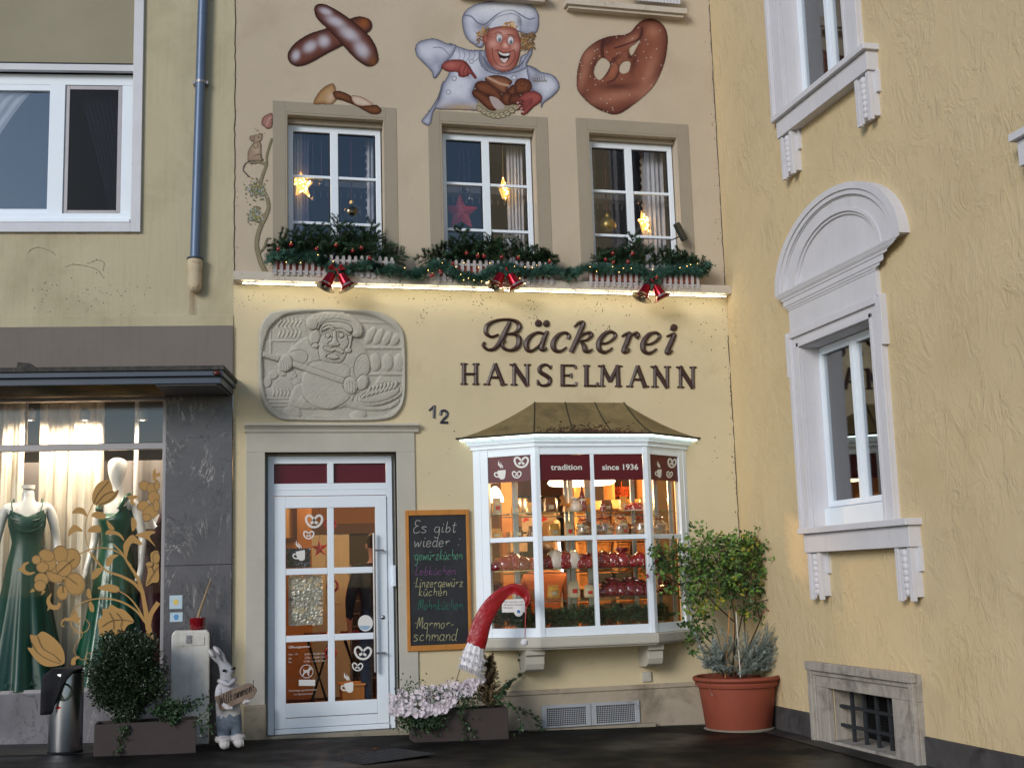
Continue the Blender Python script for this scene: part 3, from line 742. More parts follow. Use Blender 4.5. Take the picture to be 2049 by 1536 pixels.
def sillpart(x0, x1, z1, hh, tb, parent=YH):
    mb = MB()
    mb.box(x0, x1, -.14, .03, z1-.05, z1); mb.box(x0+.03, x1-.03, -.10, .03, z1-hh, z1-.051)
    mb.build('window_sill', M['whitestone'], parent, FR, bevel=.005)
    for s, bx in ((-1, x0+.05), (1, x1-.05-.22)):
        bz1 = z1-hh-.001; bz0 = bz1-tb
        mb = MB(); bw = .22
        mb.box(bx-.035, bx+bw+.035, -.03, .01, bz0+tb*.55, bz1)
        mb.box(bx, bx+bw, -.055, .01, bz0+.03, bz1)
        mb.box(bx, bx+.05, -.085, -.055, bz0, bz1); mb.box(bx+bw-.05, bx+bw, -.085, -.055, bz0, bz1)
        mb.box(bx+bw-.075, bx+bw-.055, -.07, -.055, bz0+.01, bz1); mb.box(bx+.055, bx+.075, -.07, -.055, bz0+.01, bz1)
        k = 7
        for i in range(k):
            zz = bz1-.02-(i+.5)*(tb-.06)/k; sR = .036*(1-.05*i)
            mb.ball((bx+bw/2, -.062, zz), sR, 12, 8, (1.0, .8, 1.1))
        mb.build('console', M['whitestone'], parent, FR, bevel=.003)
s_x0 = r_('C4', 295, 1085, .14)[0]; s_x1 = r_('C4', 848, 1040, .14)[0]
tb = (lw_z0-.21)-r_('C4', 800, 1438, .06)[1]
sillpart(s_x0, s_x1, lw_z0, .21, tb)
u_x0 = r_('C2', 222, 885, .14)[0]; u_x1 = r_('C2', 893, 385, .14)[0]
surround(UW_x0, UW_x1, uw_z0, uw_z0+1.75, (UW_x0-r_('C2', 205, 400, .05)[0]+r_('C2', 865, 350, .05)[0]-UW_x1)/2, 0, uw_z0+2.1).build('window_surround', M['whitestone'], YH, FR, bevel=.004)
sillpart(u_x0, u_x1, uw_z0, .21, tb)
# neighbouring window's sill end just entering the picture at far right
xx = r_('C2', 2010, 1170, .1)[0]; zz = r_('C2', 2010, 1170, .1)[1]
mb = MB(); mb.box(xx, xx+1.2, -.1, .01, zz-.03, zz+.14); mb.box(xx-.03, xx+1.2, -.14, .01, zz+.141, zz+.19); mb.build('window_sill', M['whitestone'], YH, FR, bevel=.004)
# dark base and cellar window
zb0 = .56
zb0 = (r_('C5', 300, 765)[1]+r_('C5', 1800, 1075)[1])/2
q0 = r_('C5', 500, 600, .07)[0]; q1 = r_('C5', 1268, 800, .07)[0]; qt = (r_('C5', 490, 450, .07)[1]+r_('C5', 1255, 535, .07)[1])/2
mb = MB(); mb.box(0.0, q0-.002, -.02, .05, -.4, zb0); mb.box(q1+.002, 10.4, -.02, .05, -.4, zb0); mb.build('dark_base', M['darkbase'], YH, FR, bevel=.006)
mb = MB(); mw = cx0-q0; mw2 = q1-cx1
zg = -.35
mb.box(q0, cx0, -.05, .01, zg, cz1); mb.box(cx1, q1, -.05, .01, zg, cz1); mb.box(q0, q1, -.0505, .01, cz1, qt)
for a, b in ((q0, q0+.06), (q1-.06, q1)): mb.box(a, b, -.085, -.05, zg, qt-.06)
mb.box(q0-.012, q1+.012, -.10, -.0505, qt-.06, qt+.012)
mb.box(q0+.06, q1-.06, -.07, -.0505, qt-.10, qt-.06); mb.box(q0+.062, q0+.09, -.065, -.05, zg, qt-.1); mb.box(q1-.09, q1-.062, -.065, -.05, zg, qt-.1)
mb.box(cx0+.002, cx1-.002, -.06, .30, zg, gz(5.2)+.03)
CW = mb.build('cellar_window_surround', M['cellstone'], YH, FR, bevel=.006)
M['iron'] = pmat('dark_iron', (40, 44, 48), .6, .2, 20, .3, 80)
mb = MB(); hz = [r_('C5', 950, 800, -.06)[1], r_('C5', 970, 945, -.06)[1]]
for z in hz: mb.box(cx0-.0, cx1-.003, .05, .075, z-.013, z+.013)
for i in range(5):
    x = cx0+.19+(cx1-cx0-.2)*i/4.2; mb.box(x-.014, x+.014, .058, .086, gz(5.2)+.02, cz1-.002)
mb.build('iron_grille', M['iron'], CW, FR, bevel=.003)
mb = MB(); mb.box(cx0-.02, cx1+.05, .30, .32, zg, cz1+.02)
for i in range(26): mb.box(cx0+.01, cx1-.01, .285, .30, -.1+i*.028, -.09+i*.028)
mb.build('cellar_shutter', M['black'], CW, FR)

# ------------------------------------------------------------------ olive shop building on the left
SH = thing('dress_shop_building', 'olive rendered building at left with canopy, marble pier and lit shop window', 'building', (XJ, 0, 0), rad(-8))
def l_(p, n=0.0): return FL.U(p, -n)
zgb1 = l_((230, 654))[1]; zsg = l_((230, 632))[1]; zsw = l_((160, 797))[1]; xp = l_((332, 1000))[0]
LX = -4.6
px1 = l_((266, 250))[0]
pz0 = l_((120, 446))[1]
wx1 = l_((247, 300))[0]
mb = wall(LX, 0, zgb1, 9, [(-3.4, px1, pz0, 8.6, .06)], 0, .06)
mb.build('rendered_wall', M['olive'], SH, FL)
mb = MB(); mb.box(LX, -.0, -.012, .05, zgb1, zsg); mb.build('string_course', M['olive'], SH, FL, bevel=.004)
zca = l_((200, 772))[1]
mb = MB(); mb.box(LX, 0, -.03, .05, zca-.05, zgb1); mb.build('grey_band', M['greyband'], SH, FL, bevel=.004)
# recessed window bay upstairs
zl0 = l_((120, 128))[1]; zl1 = l_((120, 141))[1]; zw1 = l_((120, 157))[1]
mb = MB(); mb.box(-3.4, px1, .05, .1, zl0, 8.6); mb.build('spandrel_panel', M['olivegrey'], SH, FL)
mb = MB()
so_ = l_((285, 200), .03)[0]; zo = l_((120, 464), .03)[1]
mb.box(px1, so_, -.035, .055, zo, 8.6); mb.box(-3.4, px1, -.035, .055, zo, pz0-.005)
mb.box(-3.4, px1-.001, .0, .054, zl1, zl0)
mb.build('window_surround', M['oldwhite'], SH, FL, bevel=.004)
mb = MB(); mb.box(-3.4, px1-.001, .001, .054, zl0+.001, zl0+.014); mb.build('flashing', M['seal'], SH, FL)
Y = .09
def lx(px, n=-Y): return l_((px, 300), n)[0]
def lz(py, n=-Y): return l_((110, py), n)[1]
mb = MB()
zt_ = lz(157); zb_ = lz(428); 
mb.box(-3.4, px1, Y-.02, Y+.06, zb_-.06, zb_); mb.box(-3.4, px1, Y, Y+.06, lz(170), zl1-.001)
xm0, xm1 = lx(97), lx(128)
mb.box(xm0, xm1, Y-.006, Y+.06, zb_, lz(170)); mb.box(lx(243), px1, Y, Y+.06, zb_, lz(170))
mb.box(-3.4, xm0, Y+.001, Y+.06, zb_, lz(418)); mb.box(-3.4, xm0, Y+.001, Y+.06, lz(182), lz(170))
mb.box(-3.4, px1+.0-.02, Y-.06, Y+.0, zb_-.095, zb_-.061)
UWL = mb.build('window', M['white'], SH, FL, bevel=.004)
mb = MB(); mb.box(-3.4, xm0, Y+.03, Y+.036, lz(418), lz(182)); mb.build('pane', M['streetglass'], UWL, FL)
mb = MB(); mb.frame(xm1, lx(243), zb_, lz(170), .04, Y+.01, Y+.03); mb.build('screen_frame', M['alu'], UWL, FL, bevel=.003)
M['screen'] = glassmat('fly_screen', (.35, .36, .4), .02, .3)
mb = MB(); mb.box(xm1+.04, lx(243)-.04, Y+.018, Y+.022, zb_+.04, lz(170)-.04); mb.build('fly_screen', M['screen'], UWL, FL)
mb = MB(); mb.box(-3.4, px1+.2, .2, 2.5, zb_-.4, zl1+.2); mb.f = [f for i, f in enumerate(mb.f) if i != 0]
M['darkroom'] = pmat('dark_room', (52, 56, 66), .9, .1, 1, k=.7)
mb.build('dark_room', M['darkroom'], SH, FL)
# canopy
P = .72
fx = l_((446, 735), P)[0]; bx = l_((472, 760))[0]
zt1 = l_((200, 735), P)[1]; zt0 = l_((200, 768), P)[1]; hh = zt1-zt0
def plan(d): return [(LX, -P+d), (fx-d*.6, -P+d), (max(bx-d*.6, fx-d*.6+.02), .02), (LX, .02)]
mb = MB(); mb.vprism(plan(-.02), zt1-.035, zt1+.005)
mb.build('canopy_slab', M['roofslab'], SH, FL, bevel=.004)
mb = MB()
mb.vprism(plan(0), zt0+hh*.42, zt1-.036); mb.vprism(plan(.035), zt0, zt0+hh*.42-.001); mb.vprism(plan(.02), zt1-.05, zt1-.0361)
CP = mb.build('canopy', M['bluegrey'], SH, FL, bevel=.004)
M['ribmetal'] = pmat('ribbed_soffit', (120, 108, 92), .22, .1, 4, 0, metal=.9)
mb = MB()
for i in range(22):
    y0 = -P+.05+i*.03; mb.sweep([(y0, zt0-.001), (y0+.014, zt0-.009), (y0+.028, zt0-.001)], LX, xp)
mb.build('canopy_soffit', M['ribmetal'], CP, FL)
mb = MB(); mb.vprism([(xp+.01, -P+.06), (fx-.06, -P+.06), (bx-.04, 0), (xp+.01, 0)], zt0-.012, zt0-.001); mb.build('marble_soffit', M['marble'], CP, FL)
# pier, base, shop window
zwb0 = l_((200, 1380))[1]
mb = MB(); mb.box(xp, -.002, -.04, .3, l_((400, 1130), .04)[1]+.0015, zca+.0); mb.box(xp, -.002, -.04, .3, -.3, l_((400, 1130), .04)[1]-.0015)
mb.build('marble_pier', M['marble'], SH, FL, bevel=.003)
mb = MB(); mb.box(LX, xp-.002, -.05, .3, -.3, zwb0-.005); mb.build('marble_base', M['marblebase'], SH, FL, bevel=.006)
SY = .04
def sx(px): return l_((px, 1000), -SY)[0]
def sz(py): return l_((165, py), -SY)[1]
mb = MB()
xr_ = sx(332)
mb.box(LX, xr_, SY-.03, SY+.05, sz(803), sz(795)); mb.box(sx(325), xr_, SY-.03, SY+.05, sz(1375), sz(803))
mb.box(LX, sx(325), SY-.02, SY+.05, sz(901), sz(888)); mb.box(LX, xr_, SY-.04, SY+.06, sz(1383), sz(1375)); mb.box(sx(46), sx(50), SY-.01, SY+.03, sz(888), sz(803))
SW = mb.build('shop_window', M['alu'], SH, FL, bevel=.004)
mb = MB(); mb.box(LX, sx(325), SY+.01, SY+.018, sz(1375), sz(901)); mb.build('pane', M['shopglass'], SW, FL)
M['ribglass'] = glassmat('ribbed_glass', (.93, .9, .84), .12, .12)
mb = MB(); k = 21; za, zb_2 = sz(888), sz(803)
pr = []
for i in range(k*2+1): pr.append((SY+.008+(.006 if i % 2 else 0), za+(zb_2-za)*i/(k*2)))
vs = [(LX, y, z) for y, z in pr]+[(sx(325), y, z) for y, z in pr]; n = len(pr)
mb.add(vs, [(i, i+1, n+i+1, n+i) for i in range(n-1)]); mb.build('ribbed_pane', M['ribglass'], SW, FL, smooth='all')
M['shopwall'] = pmat('shop_wall', (150, 140, 132), .9, .05, 1, k=.9)
mb = MB(); mb.box(LX, xp+.02, .10, 2.2, zwb0-.05, zca+.02); mb.f = [f for i, f in enumerate(mb.f) if i != 0]
mb.build('display_room', M['shopwall'], SH, FL)
mb = MB(); mb.box(LX, xp, .62, .66, sz(1375), sz(899)-.05)
M['backpanel'] = pmat('grey_back_panel', (128, 118, 112), .8, .05, 1, k=.9)
mb.build('back_panel', M['backpanel'], SH, FL)
# ------------------------------------------------------------------ painted and carved surfaces
def uarr(fr, PX, PY, y=0.0):
    c = fr.I @ CAM; R = fr.I.to_3x3()
    f, r, u = R @ _f, R @ R2, R @ U2
    a = (PX-1024.5)/FPX; b = -(PY-768)/FPX
    dx = f.x+r.x*a+u.x*b; dy = f.y+r.y*a+u.y*b; dz = f.z+r.z*a+u.z*b
    t = (y-c.y)/dy
    return c.x+t*dx, c.z+t*dz
class Paint:
    """pigment or relief height laid out on the wall, coordinates in units of a survey view"""
    def __init__(s, key, x0, y0, x1, y1, step=None):
        s.k = key; st = step or ZM[key][2]
        s.X, s.Y = np.meshgrid(np.arange(x0, x1+st, st), np.arange(y0, y1+st, st)); s.st = st
        s.C = np.zeros(s.X.shape+(3,)); s.A = np.zeros(s.X.shape); s.H = np.zeros(s.X.shape)
    def sd(s, pts, smooth=5):
        P = np.array(smoothpts(pts, smooth, True) if smooth else pts, float)
        d2 = np.full(s.X.shape, 1e12); ins = np.zeros(s.X.shape, bool)
        for i in range(len(P)):
            a, b = P[i], P[(i+1) % len(P)]; e = b-a; L = e@e+1e-9
            t = np.clip(((s.X-a[0])*e[0]+(s.Y-a[1])*e[1])/L, 0, 1)
            d2 = np.minimum(d2, (s.X-a[0]-t*e[0])**2+(s.Y-a[1]-t*e[1])**2)
            c = (a[1] > s.Y) != (b[1] > s.Y)
            if abs(e[1]) > 1e-9: ins ^= c & (s.X < (s.Y-a[1])*e[0]/e[1]+a[0])
        return np.where(ins, 1, -1)*np.sqrt(d2)
    def ld(s, pts, smooth=5):
        P = np.array(smoothpts(pts, smooth) if smooth and len(pts) > 2 else pts, float); d2 = np.full(s.X.shape, 1e12); tt = np.zeros(s.X.shape)
        n = len(P)-1
        for i in range(n):
            a, b = P[i], P[i+1]; e = b-a; L = e@e+1e-9
            t = np.clip(((s.X-a[0])*e[0]+(s.Y-a[1])*e[1])/L, 0, 1)
            q = (s.X-a[0]-t*e[0])**2+(s.Y-a[1]-t*e[1])**2
            m = q < d2; d2 = np.where(m, q, d2); tt = np.where(m, (i+t)/n, tt)
        return np.sqrt(d2), tt
    def mix(s, a, col):
        c = np.array(lin(col, 1.1)[:3]); a = np.clip(a, 0, 1)
        s.C = s.C*(1-a[..., None])+c*a[..., None]
    def fill(s, pts, col, smooth=5, soft=3):
        d = s.sd(pts, smooth); a = np.clip(d/soft+.5, 0, 1); s.mix(a, col); s.A = np.maximum(s.A, a); return d
    def edge(s, d, col, w, k=1.0):
        s.mix(k*np.exp(-(np.maximum(d, 0)/w)**1.5)*(d > 0), col)
    def ell(s, cx, cy, rx, ry, ang=0):
        c, n = math.cos(rad(ang)), math.sin(rad(ang))
        u = ((s.X-cx)*c+(s.Y-cy)*n)/rx; v = (-(s.X-cx)*n+(s.Y-cy)*c)/ry
        return np.sqrt(u*u+v*v)
    def blob(s, cx, cy, rx, ry, col, k=1.0, ang=0, d=None, p=2.0):
        a = k*np.exp(-s.ell(cx, cy, rx, ry, ang)**p)
        if d is not None: a = a*np.clip(d/3, 0, 1)
        s.mix(a, col)
    def disc(s, cx, cy, rx, ry, col, ang=0, solid=True):
        q = s.ell(cx, cy, rx, ry, ang); a = np.clip((1-q)*min(rx, ry)/3+.5, 0, 1); s.mix(a, col)
        if solid: s.A = np.maximum(s.A, a)
    def line(s, pts, w, col, k=1.0, solid=False, w2=None):
        d, t = s.ld(pts); ww = w+(0 if w2 is None else (w2-w)*t)
        a = k*np.clip((ww-d)/2.5+.5, 0, 1); s.mix(a, col)
        if solid: s.A = np.maximum(s.A, a)
    def mesh(s, name, m, parent, fr=FB, y=-.007, thr=.5, relief=0.0):
        px = ZM[s.k][0]+s.X/ZM[s.k][2]; py = ZM[s.k][1]+s.Y/ZM[s.k][2]
        wx, wz = uarr(fr, px, py, y); wy = y-s.H*relief
        h, w_ = s.X.shape; idx = np.arange(h*w_).reshape(h, w_)
        am = (s.A[:-1, :-1]+s.A[1:, :-1]+s.A[:-1, 1:]+s.A[1:, 1:])/4 > thr
        q = np.stack([idx[:-1, :-1], idx[:-1, 1:], idx[1:, 1:], idx[1:, :-1]], -1)[am]
        used, inv = np.unique(q, return_inverse=True); q = inv.reshape(-1, 4)
        V = np.stack([wx, wy, wz], -1).reshape(-1, 3)[used]
        b = MB(); b.v = [tuple(v) for v in V]; b.f = [tuple(int(i) for i in f) for f in q[:, ::-1]]
        o = b.build(name, m, parent, fr, smooth='all' if relief else False, normals=False)
        if not relief:
            ca = o.data.color_attributes.new('paint', 'FLOAT_COLOR', 'POINT')
            cc = np.concatenate([s.C.reshape(-1, 3)[used], np.ones((len(used), 1))], 1).astype(np.float32)
            ca.data.foreach_set('color', cc.ravel())
        return o
M['mural'] = vcmat('mural_paint')
W_, DK = (206, 209, 224), (58, 60, 78)
# --- crossed loaves
p = Paint('A5', 520, 20, 1500, 700)
def loaf(pts, flour):
    d = p.fill(pts, (112, 66, 54)); p.edge(d, (58, 26, 20), 42); p.edge(d, (40, 16, 14), 9, .8)
    for f in flour: p.blob(*f[:4], (188, 182, 192), .95, f[4], d, 3.0)
    return d
loaf([(540, 590), (550, 530), (620, 440), (760, 350), (940, 290), (1190, 190), (1290, 170), (1380, 200), (1405, 255), (1395, 300), (1350, 340), (1230, 400), (1090, 475), (960, 540), (760, 650), (640, 680), (570, 650)],
     [(625, 570, 42, 56, 20), (770, 480, 75, 52, -35), (912, 425, 60, 62, -30)])
p.blob(1320, 240, 45, 45, (150, 84, 34), .9)
loaf([(812, 100), (830, 55), (880, 40), (960, 60), (1100, 140), (1250, 250), (1370, 360), (1440, 470), (1470, 580), (1460, 640), (1400, 680), (1330, 670), (1220, 590), (1100, 460), (950, 300), (840, 190)],
     [(930, 120, 66, 34, 20), (1030, 222, 105, 48, 25), (1170, 348, 112, 58, 32), (1300, 510, 100, 62, 52)])
p.blob(1410, 630, 60, 40, (120, 74, 36), .8, 60)
p.mesh('painted_loaves', M['mural'], BK)
# --- roll and slipper on the left window surround
p = Paint('A5', 790, 840, 1515, 1190)
d = p.fill([(805, 1062), (850, 960), (920, 890), (1000, 855), (1030, 900), (1030, 960), (1040, 1010), (990, 1068), (900, 1068)], (176, 140, 96)); p.edge(d, (120, 80, 48), 26); p.blob(980, 1000, 40, 60, (198, 172, 150), .8, 20, d)
d = p.fill([(1190, 985), (1270, 985), (1350, 1020), (1415, 1078), (1280, 1090), (1215, 1055)], (206, 186, 168)); p.edge(d, (140, 90, 60), 14)
d = p.fill([(1005, 950), (1060, 930), (1150, 960), (1190, 990), (1210, 1050), (1280, 1085), (1400, 1080), (1450, 1075), (1500, 1120), (1480, 1165), (1400, 1170), (1320, 1130), (1230, 1080), (1100, 1030), (1030, 1010)], (122, 76, 44)); p.edge(d, (62, 32, 20), 26)
p.mesh('painted_rolls', M['mural'], BK)
# --- baker
p = Paint('A6', 90, 0, 1100, 862)
def cloth(pts, sm=5):
    d = p.fill(pts, W_, sm); p.edge(d, (108, 112, 136), 30, .9); p.edge(d, DK, 5, .95); return d
cloth([(300, 560), (270, 650), (252, 725), (228, 770), (205, 856), (148, 830), (195, 765), (238, 700), (268, 640), (285, 575)])
d = cloth([(330, 300), (400, 318), (480, 342), (590, 350), (620, 440), (700, 490), (790, 480), (870, 445), (960, 490), (970, 560), (900, 625), (780, 620), (560, 560), (500, 640), (548, 712), (540, 752), (400, 748), (245, 742), (268, 672), (292, 580), (335, 500), (330, 420)])
for q in ((420, 700, 120, 40, 0), (600, 480, 60, 80, 0), (800, 560, 60, 80, 0), (470, 520, 50, 30, 40)): p.blob(*q[:4], (120, 124, 150), .55, q[4], d)
p.blob(420, 735, 130, 26, (176, 150, 110), .8, 0, d)
d = cloth([(870, 450), (960, 490), (1040, 510), (1085, 560), (1085, 612), (1040, 662), (985, 702), (965, 740), (958, 660), (905, 615), (880, 550)]); p.blob(930, 540, 40, 60, (110, 112, 130), .7, 20, d)
for i in range(6): p.line([(905+i*16, 535-i*2), (915+i*16, 560), (925+i*16, 548)], 3, (96, 84, 60), .8)
d = cloth([(105, 345), (115, 300), (160, 275), (240, 265), (330, 300), (385, 312), (360, 380), (300, 440), (275, 495), (235, 537), (215, 490), (160, 430), (120, 390)])
p.blob(250, 420, 50, 60, (120, 124, 148), .6, 45, d); p.line([(230, 325), (290, 330), (340, 380)], 4, (120, 124, 148), .8)
for i in range(5): p.line([(400+i*30, 330), (410+i*34, 380), (400+i*28, 420)], 3, (120, 124, 150), .7)
# hat
d = cloth([(430, 190), (425, 130), (450, 75), (520, 30), (620, 10), (740, 4), (850, 20), (915, 50), (945, 90), (952, 140), (945, 195), (925, 228), (860, 236), (815, 215), (780, 180), (700, 172), (600, 195), (586, 230), (582, 270), (570, 315), (540, 326), (500, 302), (465, 275), (440, 230)])
p.line([(440, 105), (490, 115), (530, 155), (580, 168), (640, 120), (700, 82), (770, 72), (820, 100), (880, 132), (920, 125)], 5, (96, 100, 124), .9); p.blob(560, 180, 60, 40, (110, 112, 138), .7, 0, d); p.blob(880, 170, 60, 50, (120, 124, 150), .6, 0, d); p.blob(690, 55, 160, 30, (226, 228, 238), .8, -5, d)
d = p.fill([(605, 190), (640, 132), (700, 102), (770, 92), (822, 116), (832, 165), (815, 215), (740, 190), (650, 200)], (204, 206, 220)); p.edge(d, DK, 6, .8); p.blob(820, 150, 22, 50, (90, 92, 112), .7, 0, d)
# hair
random.seed(3)
for i in range(46):
    a = random.uniform(0, 6.28); cx, cy = random.uniform(525, 598), random.uniform(195, 285)
    p.line([(cx, cy), (cx+18*math.cos(a), cy+14*math.sin(a)), (cx+30*math.cos(a+.6), cy+24*math.sin(a+.6))], 4, random.choice([(150, 112, 74), (110, 78, 54), (180, 142, 92)]), 1, True, 1.5)
for i in range(70):
    a = random.uniform(0, 6.28); cx, cy = random.uniform(822, 910), random.uniform(232, 338)
    p.line([(cx, cy), (cx+18*math.cos(a), cy+16*math.sin(a)), (cx+30*math.cos(a+.7), cy+26*math.sin(a+.7))], 5, random.choice([(128, 96, 66), (92, 66, 48), (168, 134, 88)]), 1, True, 1.5)
# face
d = p.fill([(600, 215), (640, 190), (720, 178), (790, 195), (815, 240), (826, 300), (818, 380), (792, 450), (752, 485), (700, 491), (650, 472), (602, 420), (584, 350), (585, 285)], (176, 108, 94)); p.edge(d, (128, 62, 56), 34, .9); p.edge(d, (70, 34, 34), 4, .9)
p.disc(578, 268, 16, 30, (168, 98, 84)); p.line([(578, 245), (570, 270), (582, 290)], 3, (96, 48, 42))
for q in ((638, 300, 34, 30), (790, 320, 26, 30), (700, 225, 60, 22), (700, 455, 50, 20)): p.blob(*q, (214, 164, 152), .7, 0, d)
for ex, ey in ((680, 262), (757, 278)):
    p.disc(ex, ey, 22, 29, (70, 40, 42)); p.disc(ex, ey, 19, 26, (214, 210, 216)); p.disc(ex+2, ey+10, 11, 14, (120, 126, 140)); p.disc(ex+2, ey+11, 6, 8, (26, 24, 30)); p.disc(ex-1, ey+6, 3, 3, (236, 236, 240))
p.line([(648, 232), (672, 220), (694, 228)], 4, (120, 78, 62)); p.line([(735, 238), (765, 240), (785, 258)], 4, (120, 78, 62))
d2 = p.fill([(700, 285), (722, 262), (738, 300), (756, 322), (748, 338), (722, 342), (696, 336), (684, 318)], (190, 124, 110)); p.edge(d2, (120, 58, 52), 8, .7); p.blob(722, 312, 14, 14, (224, 182, 172), .9, 0, d2)
p.line([(632, 330), (640, 400), (672, 445), (720, 458), (762, 436), (786, 392), (784, 350)], 3, (118, 56, 52)); p.line([(655, 350), (672, 342), (712, 360), (760, 352), (782, 344)], 3, (110, 50, 48))
d2 = p.fill([(668, 350), (706, 366), (752, 360), (746, 405), (714, 434), (690, 416)], (40, 16, 18)); d3 = p.fill([(676, 354), (706, 368), (746, 364), (744, 380), (712, 382), (684, 370)], (220, 214, 214)); d3 = p.fill([(686, 398), (712, 404), (740, 398), (722, 428), (702, 424)], (214, 196, 196))
for i in range(26):
    cx, cy = random.uniform(705, 800), random.uniform(152, 186); a = random.uniform(0, 6.28)
    p.line([(cx, cy), (cx+12*math.cos(a), cy+10*math.sin(a)), (cx+18*math.cos(a+1), cy+16*math.sin(a+1))], 4, random.choice([(196, 144, 62), (160, 108, 46), (214, 176, 104)]), 1, True, 1.5)
# neckerchief
d = cloth([(548, 350), (585, 352), (592, 420), (640, 472), (700, 495), (760, 482), (812, 440), (826, 388), (870, 362), (905, 330), (900, 372), (870, 430), (862, 470), (780, 500), (720, 510), (640, 505), (570, 470), (540, 410)])
for i in range(5): p.line([(556+i*8, 370+i*10), (560+i*14, 430+i*6), (600+i*22, 480+i*3)], 3, (88, 92, 112), .85)
for i in range(4): p.line([(880-i*12, 370+i*16), (850-i*10, 410+i*14), (830-i*18, 470)], 3, (88, 92, 112), .85)
for bx_, by_ in ((490, 420), (372, 537), (332, 631), (780, 533)): p.disc(bx_, by_, 17, 17, (90, 92, 108)); p.disc(bx_, by_, 13, 13, (200, 202, 214))
# bread basket
def bun(pts, c=(124, 72, 48)):
    d = p.fill(pts, c); p.edge(d, (60, 28, 20), 22); return d
p.fill([(540, 700), (800, 690), (780, 750), (700, 800), (600, 790), (545, 760)], (150, 140, 116))
bun([(512, 590), (540, 556), (600, 560), (660, 600), (700, 660), (690, 700), (620, 660), (550, 640)]); bun([(580, 540), (640, 515), (720, 525), (770, 560), (740, 600), (720, 650), (640, 600)], (148, 96, 70))
p.line([(600, 530), (680, 570), (740, 585)], 8, (196, 160, 134), .8)
bun([(492, 640), (520, 610), (580, 640), (640, 690), (660, 750), (610, 752), (540, 690)]); d = p.fill([(612, 665), (660, 670), (710, 720), (700, 748), (650, 740)], (176, 160, 158))
bun([(735, 620), (770, 580), (800, 600), (790, 650), (745, 660)]); bun([(690, 670), (720, 630), (770, 650), (772, 710), (730, 722), (700, 705)]); bun([(740, 690), (760, 650), (810, 640), (830, 680), (800, 712), (760, 712)], (110, 60, 44))
d = bun([(780, 590), (800, 545), (850, 535), (895, 560), (900, 610), (860, 640), (800, 640)]); p.line([(845, 572), (860, 580), (840, 592), (820, 575), (845, 556), (876, 575), (870, 605)], 3, (70, 34, 24), .8)
for i in range(9):
    t = i/8; x = 545+250*t; y = 735+58*math.sin(math.pi*(t*.95+.05)); p.disc(x, y, 24, 19, (70, 62, 50), 20); p.disc(x, y, 20, 15, (176, 164, 136), 20); p.line([(x-12, y+4), (x+10, y-8)], 3, (110, 98, 76), .8)
# hands
def hand(pts):
    d = p.fill(pts, (158, 80, 74)); p.edge(d, (104, 40, 40), 16); p.edge(d, (60, 24, 26), 3, .9); return d
d = hand([(284, 460), (310, 422), (380, 407), (440, 415), (472, 445), (502, 492), (526, 530), (514, 540), (482, 508), (466, 522), (432, 530), (402, 522), (392, 496), (330, 490)])
for q in (((420, 440), (405, 480), (412, 518)), ((448, 455), (436, 490), (440, 522)), ((468, 470), (462, 500), (464, 518)), ((440, 430), (470, 460), (500, 505))): p.line(q, 2.5, (84, 36, 38), .9)
p.blob(350, 445, 40, 20, (186, 110, 100), .7, 0, d)
d = hand([(795, 690), (850, 636), (915, 622), (966, 650), (968, 690), (910, 735), (860, 782), (828, 780), (838, 752), (800, 748), (836, 718), (792, 722), (838, 690)])
for i in range(4): p.line([(808+i*10, 712+i*20), (870, 690+i*14), (905, 672+i*10)], 3, (84, 34, 38), .8); p.disc(806+i*12, 702+i*21, 8, 5, (206, 160, 154), -20)
p.mesh('painted_baker', M['mural'], BK)
# --- pretzel
p = Paint('A6', 1195, 115, 1845, 790)
d = p.fill([(1210, 590), (1215, 480), (1250, 370), (1330, 292), (1430, 250), (1560, 230), (1640, 150), (1720, 130), (1790, 160), (1826, 230), (1826, 330), (1800, 450), (1740, 580), (1640, 680), (1500, 776), (1400, 766), (1300, 712), (1230, 640)], (132, 78, 60))
p.edge(d, (84, 40, 36), 50, .8); p.edge(d, (60, 22, 22), 8, .9)
for q in ((1250, 520, 30, 120, 15), (1290, 380, 40, 70, 40), (1480, 660, 200, 40, -10), (1700, 500, 40, 170, 20), (1730, 220, 50, 50, 0), (1590, 270, 60, 30, -25), (1700, 620, 30, 120, 40)): p.blob(*q[:4], (176, 122, 100), .6, q[4], d)
for q in ((1330, 460, 24, 90, 10), (1480, 590, 110, 26, 0), (1600, 420, 24, 90, 12), (1650, 240, 20, 60, 15), (1420, 290, 60, 30, -30)): p.blob(*q[:4], (70, 34, 30), .75, q[4], d)
p.line([(1390, 280), (1382, 350), (1400, 410), (1440, 440)], 12, (66, 30, 28), .8); p.line([(1440, 440), (1490, 390), (1550, 360), (1572, 390)], 14, (66, 30, 28), .8); p.line([(1440, 440), (1420, 500), (1372, 540)], 8, (66, 30, 28), .9); p.line([(1460, 400), (1500, 470), (1470, 540), (1420, 565)], 8, (66, 30, 28), .8); p.line([(1655, 190), (1640, 260), (1560, 300), (1470, 330)], 6, (66, 30, 28), .8)
p.blob(1460, 480, 24, 60, (160, 100, 76), .8, 25, d); p.blob(1530, 370, 40, 20, (150, 92, 72), .8, -20, d)
for i in range(70):
    x, y = random.uniform(1220, 1810), random.uniform(140, 770); p.disc(x, y, 3.2, 3.2, (214, 200, 190), 0, False)
hol = np.zeros(p.X.shape)
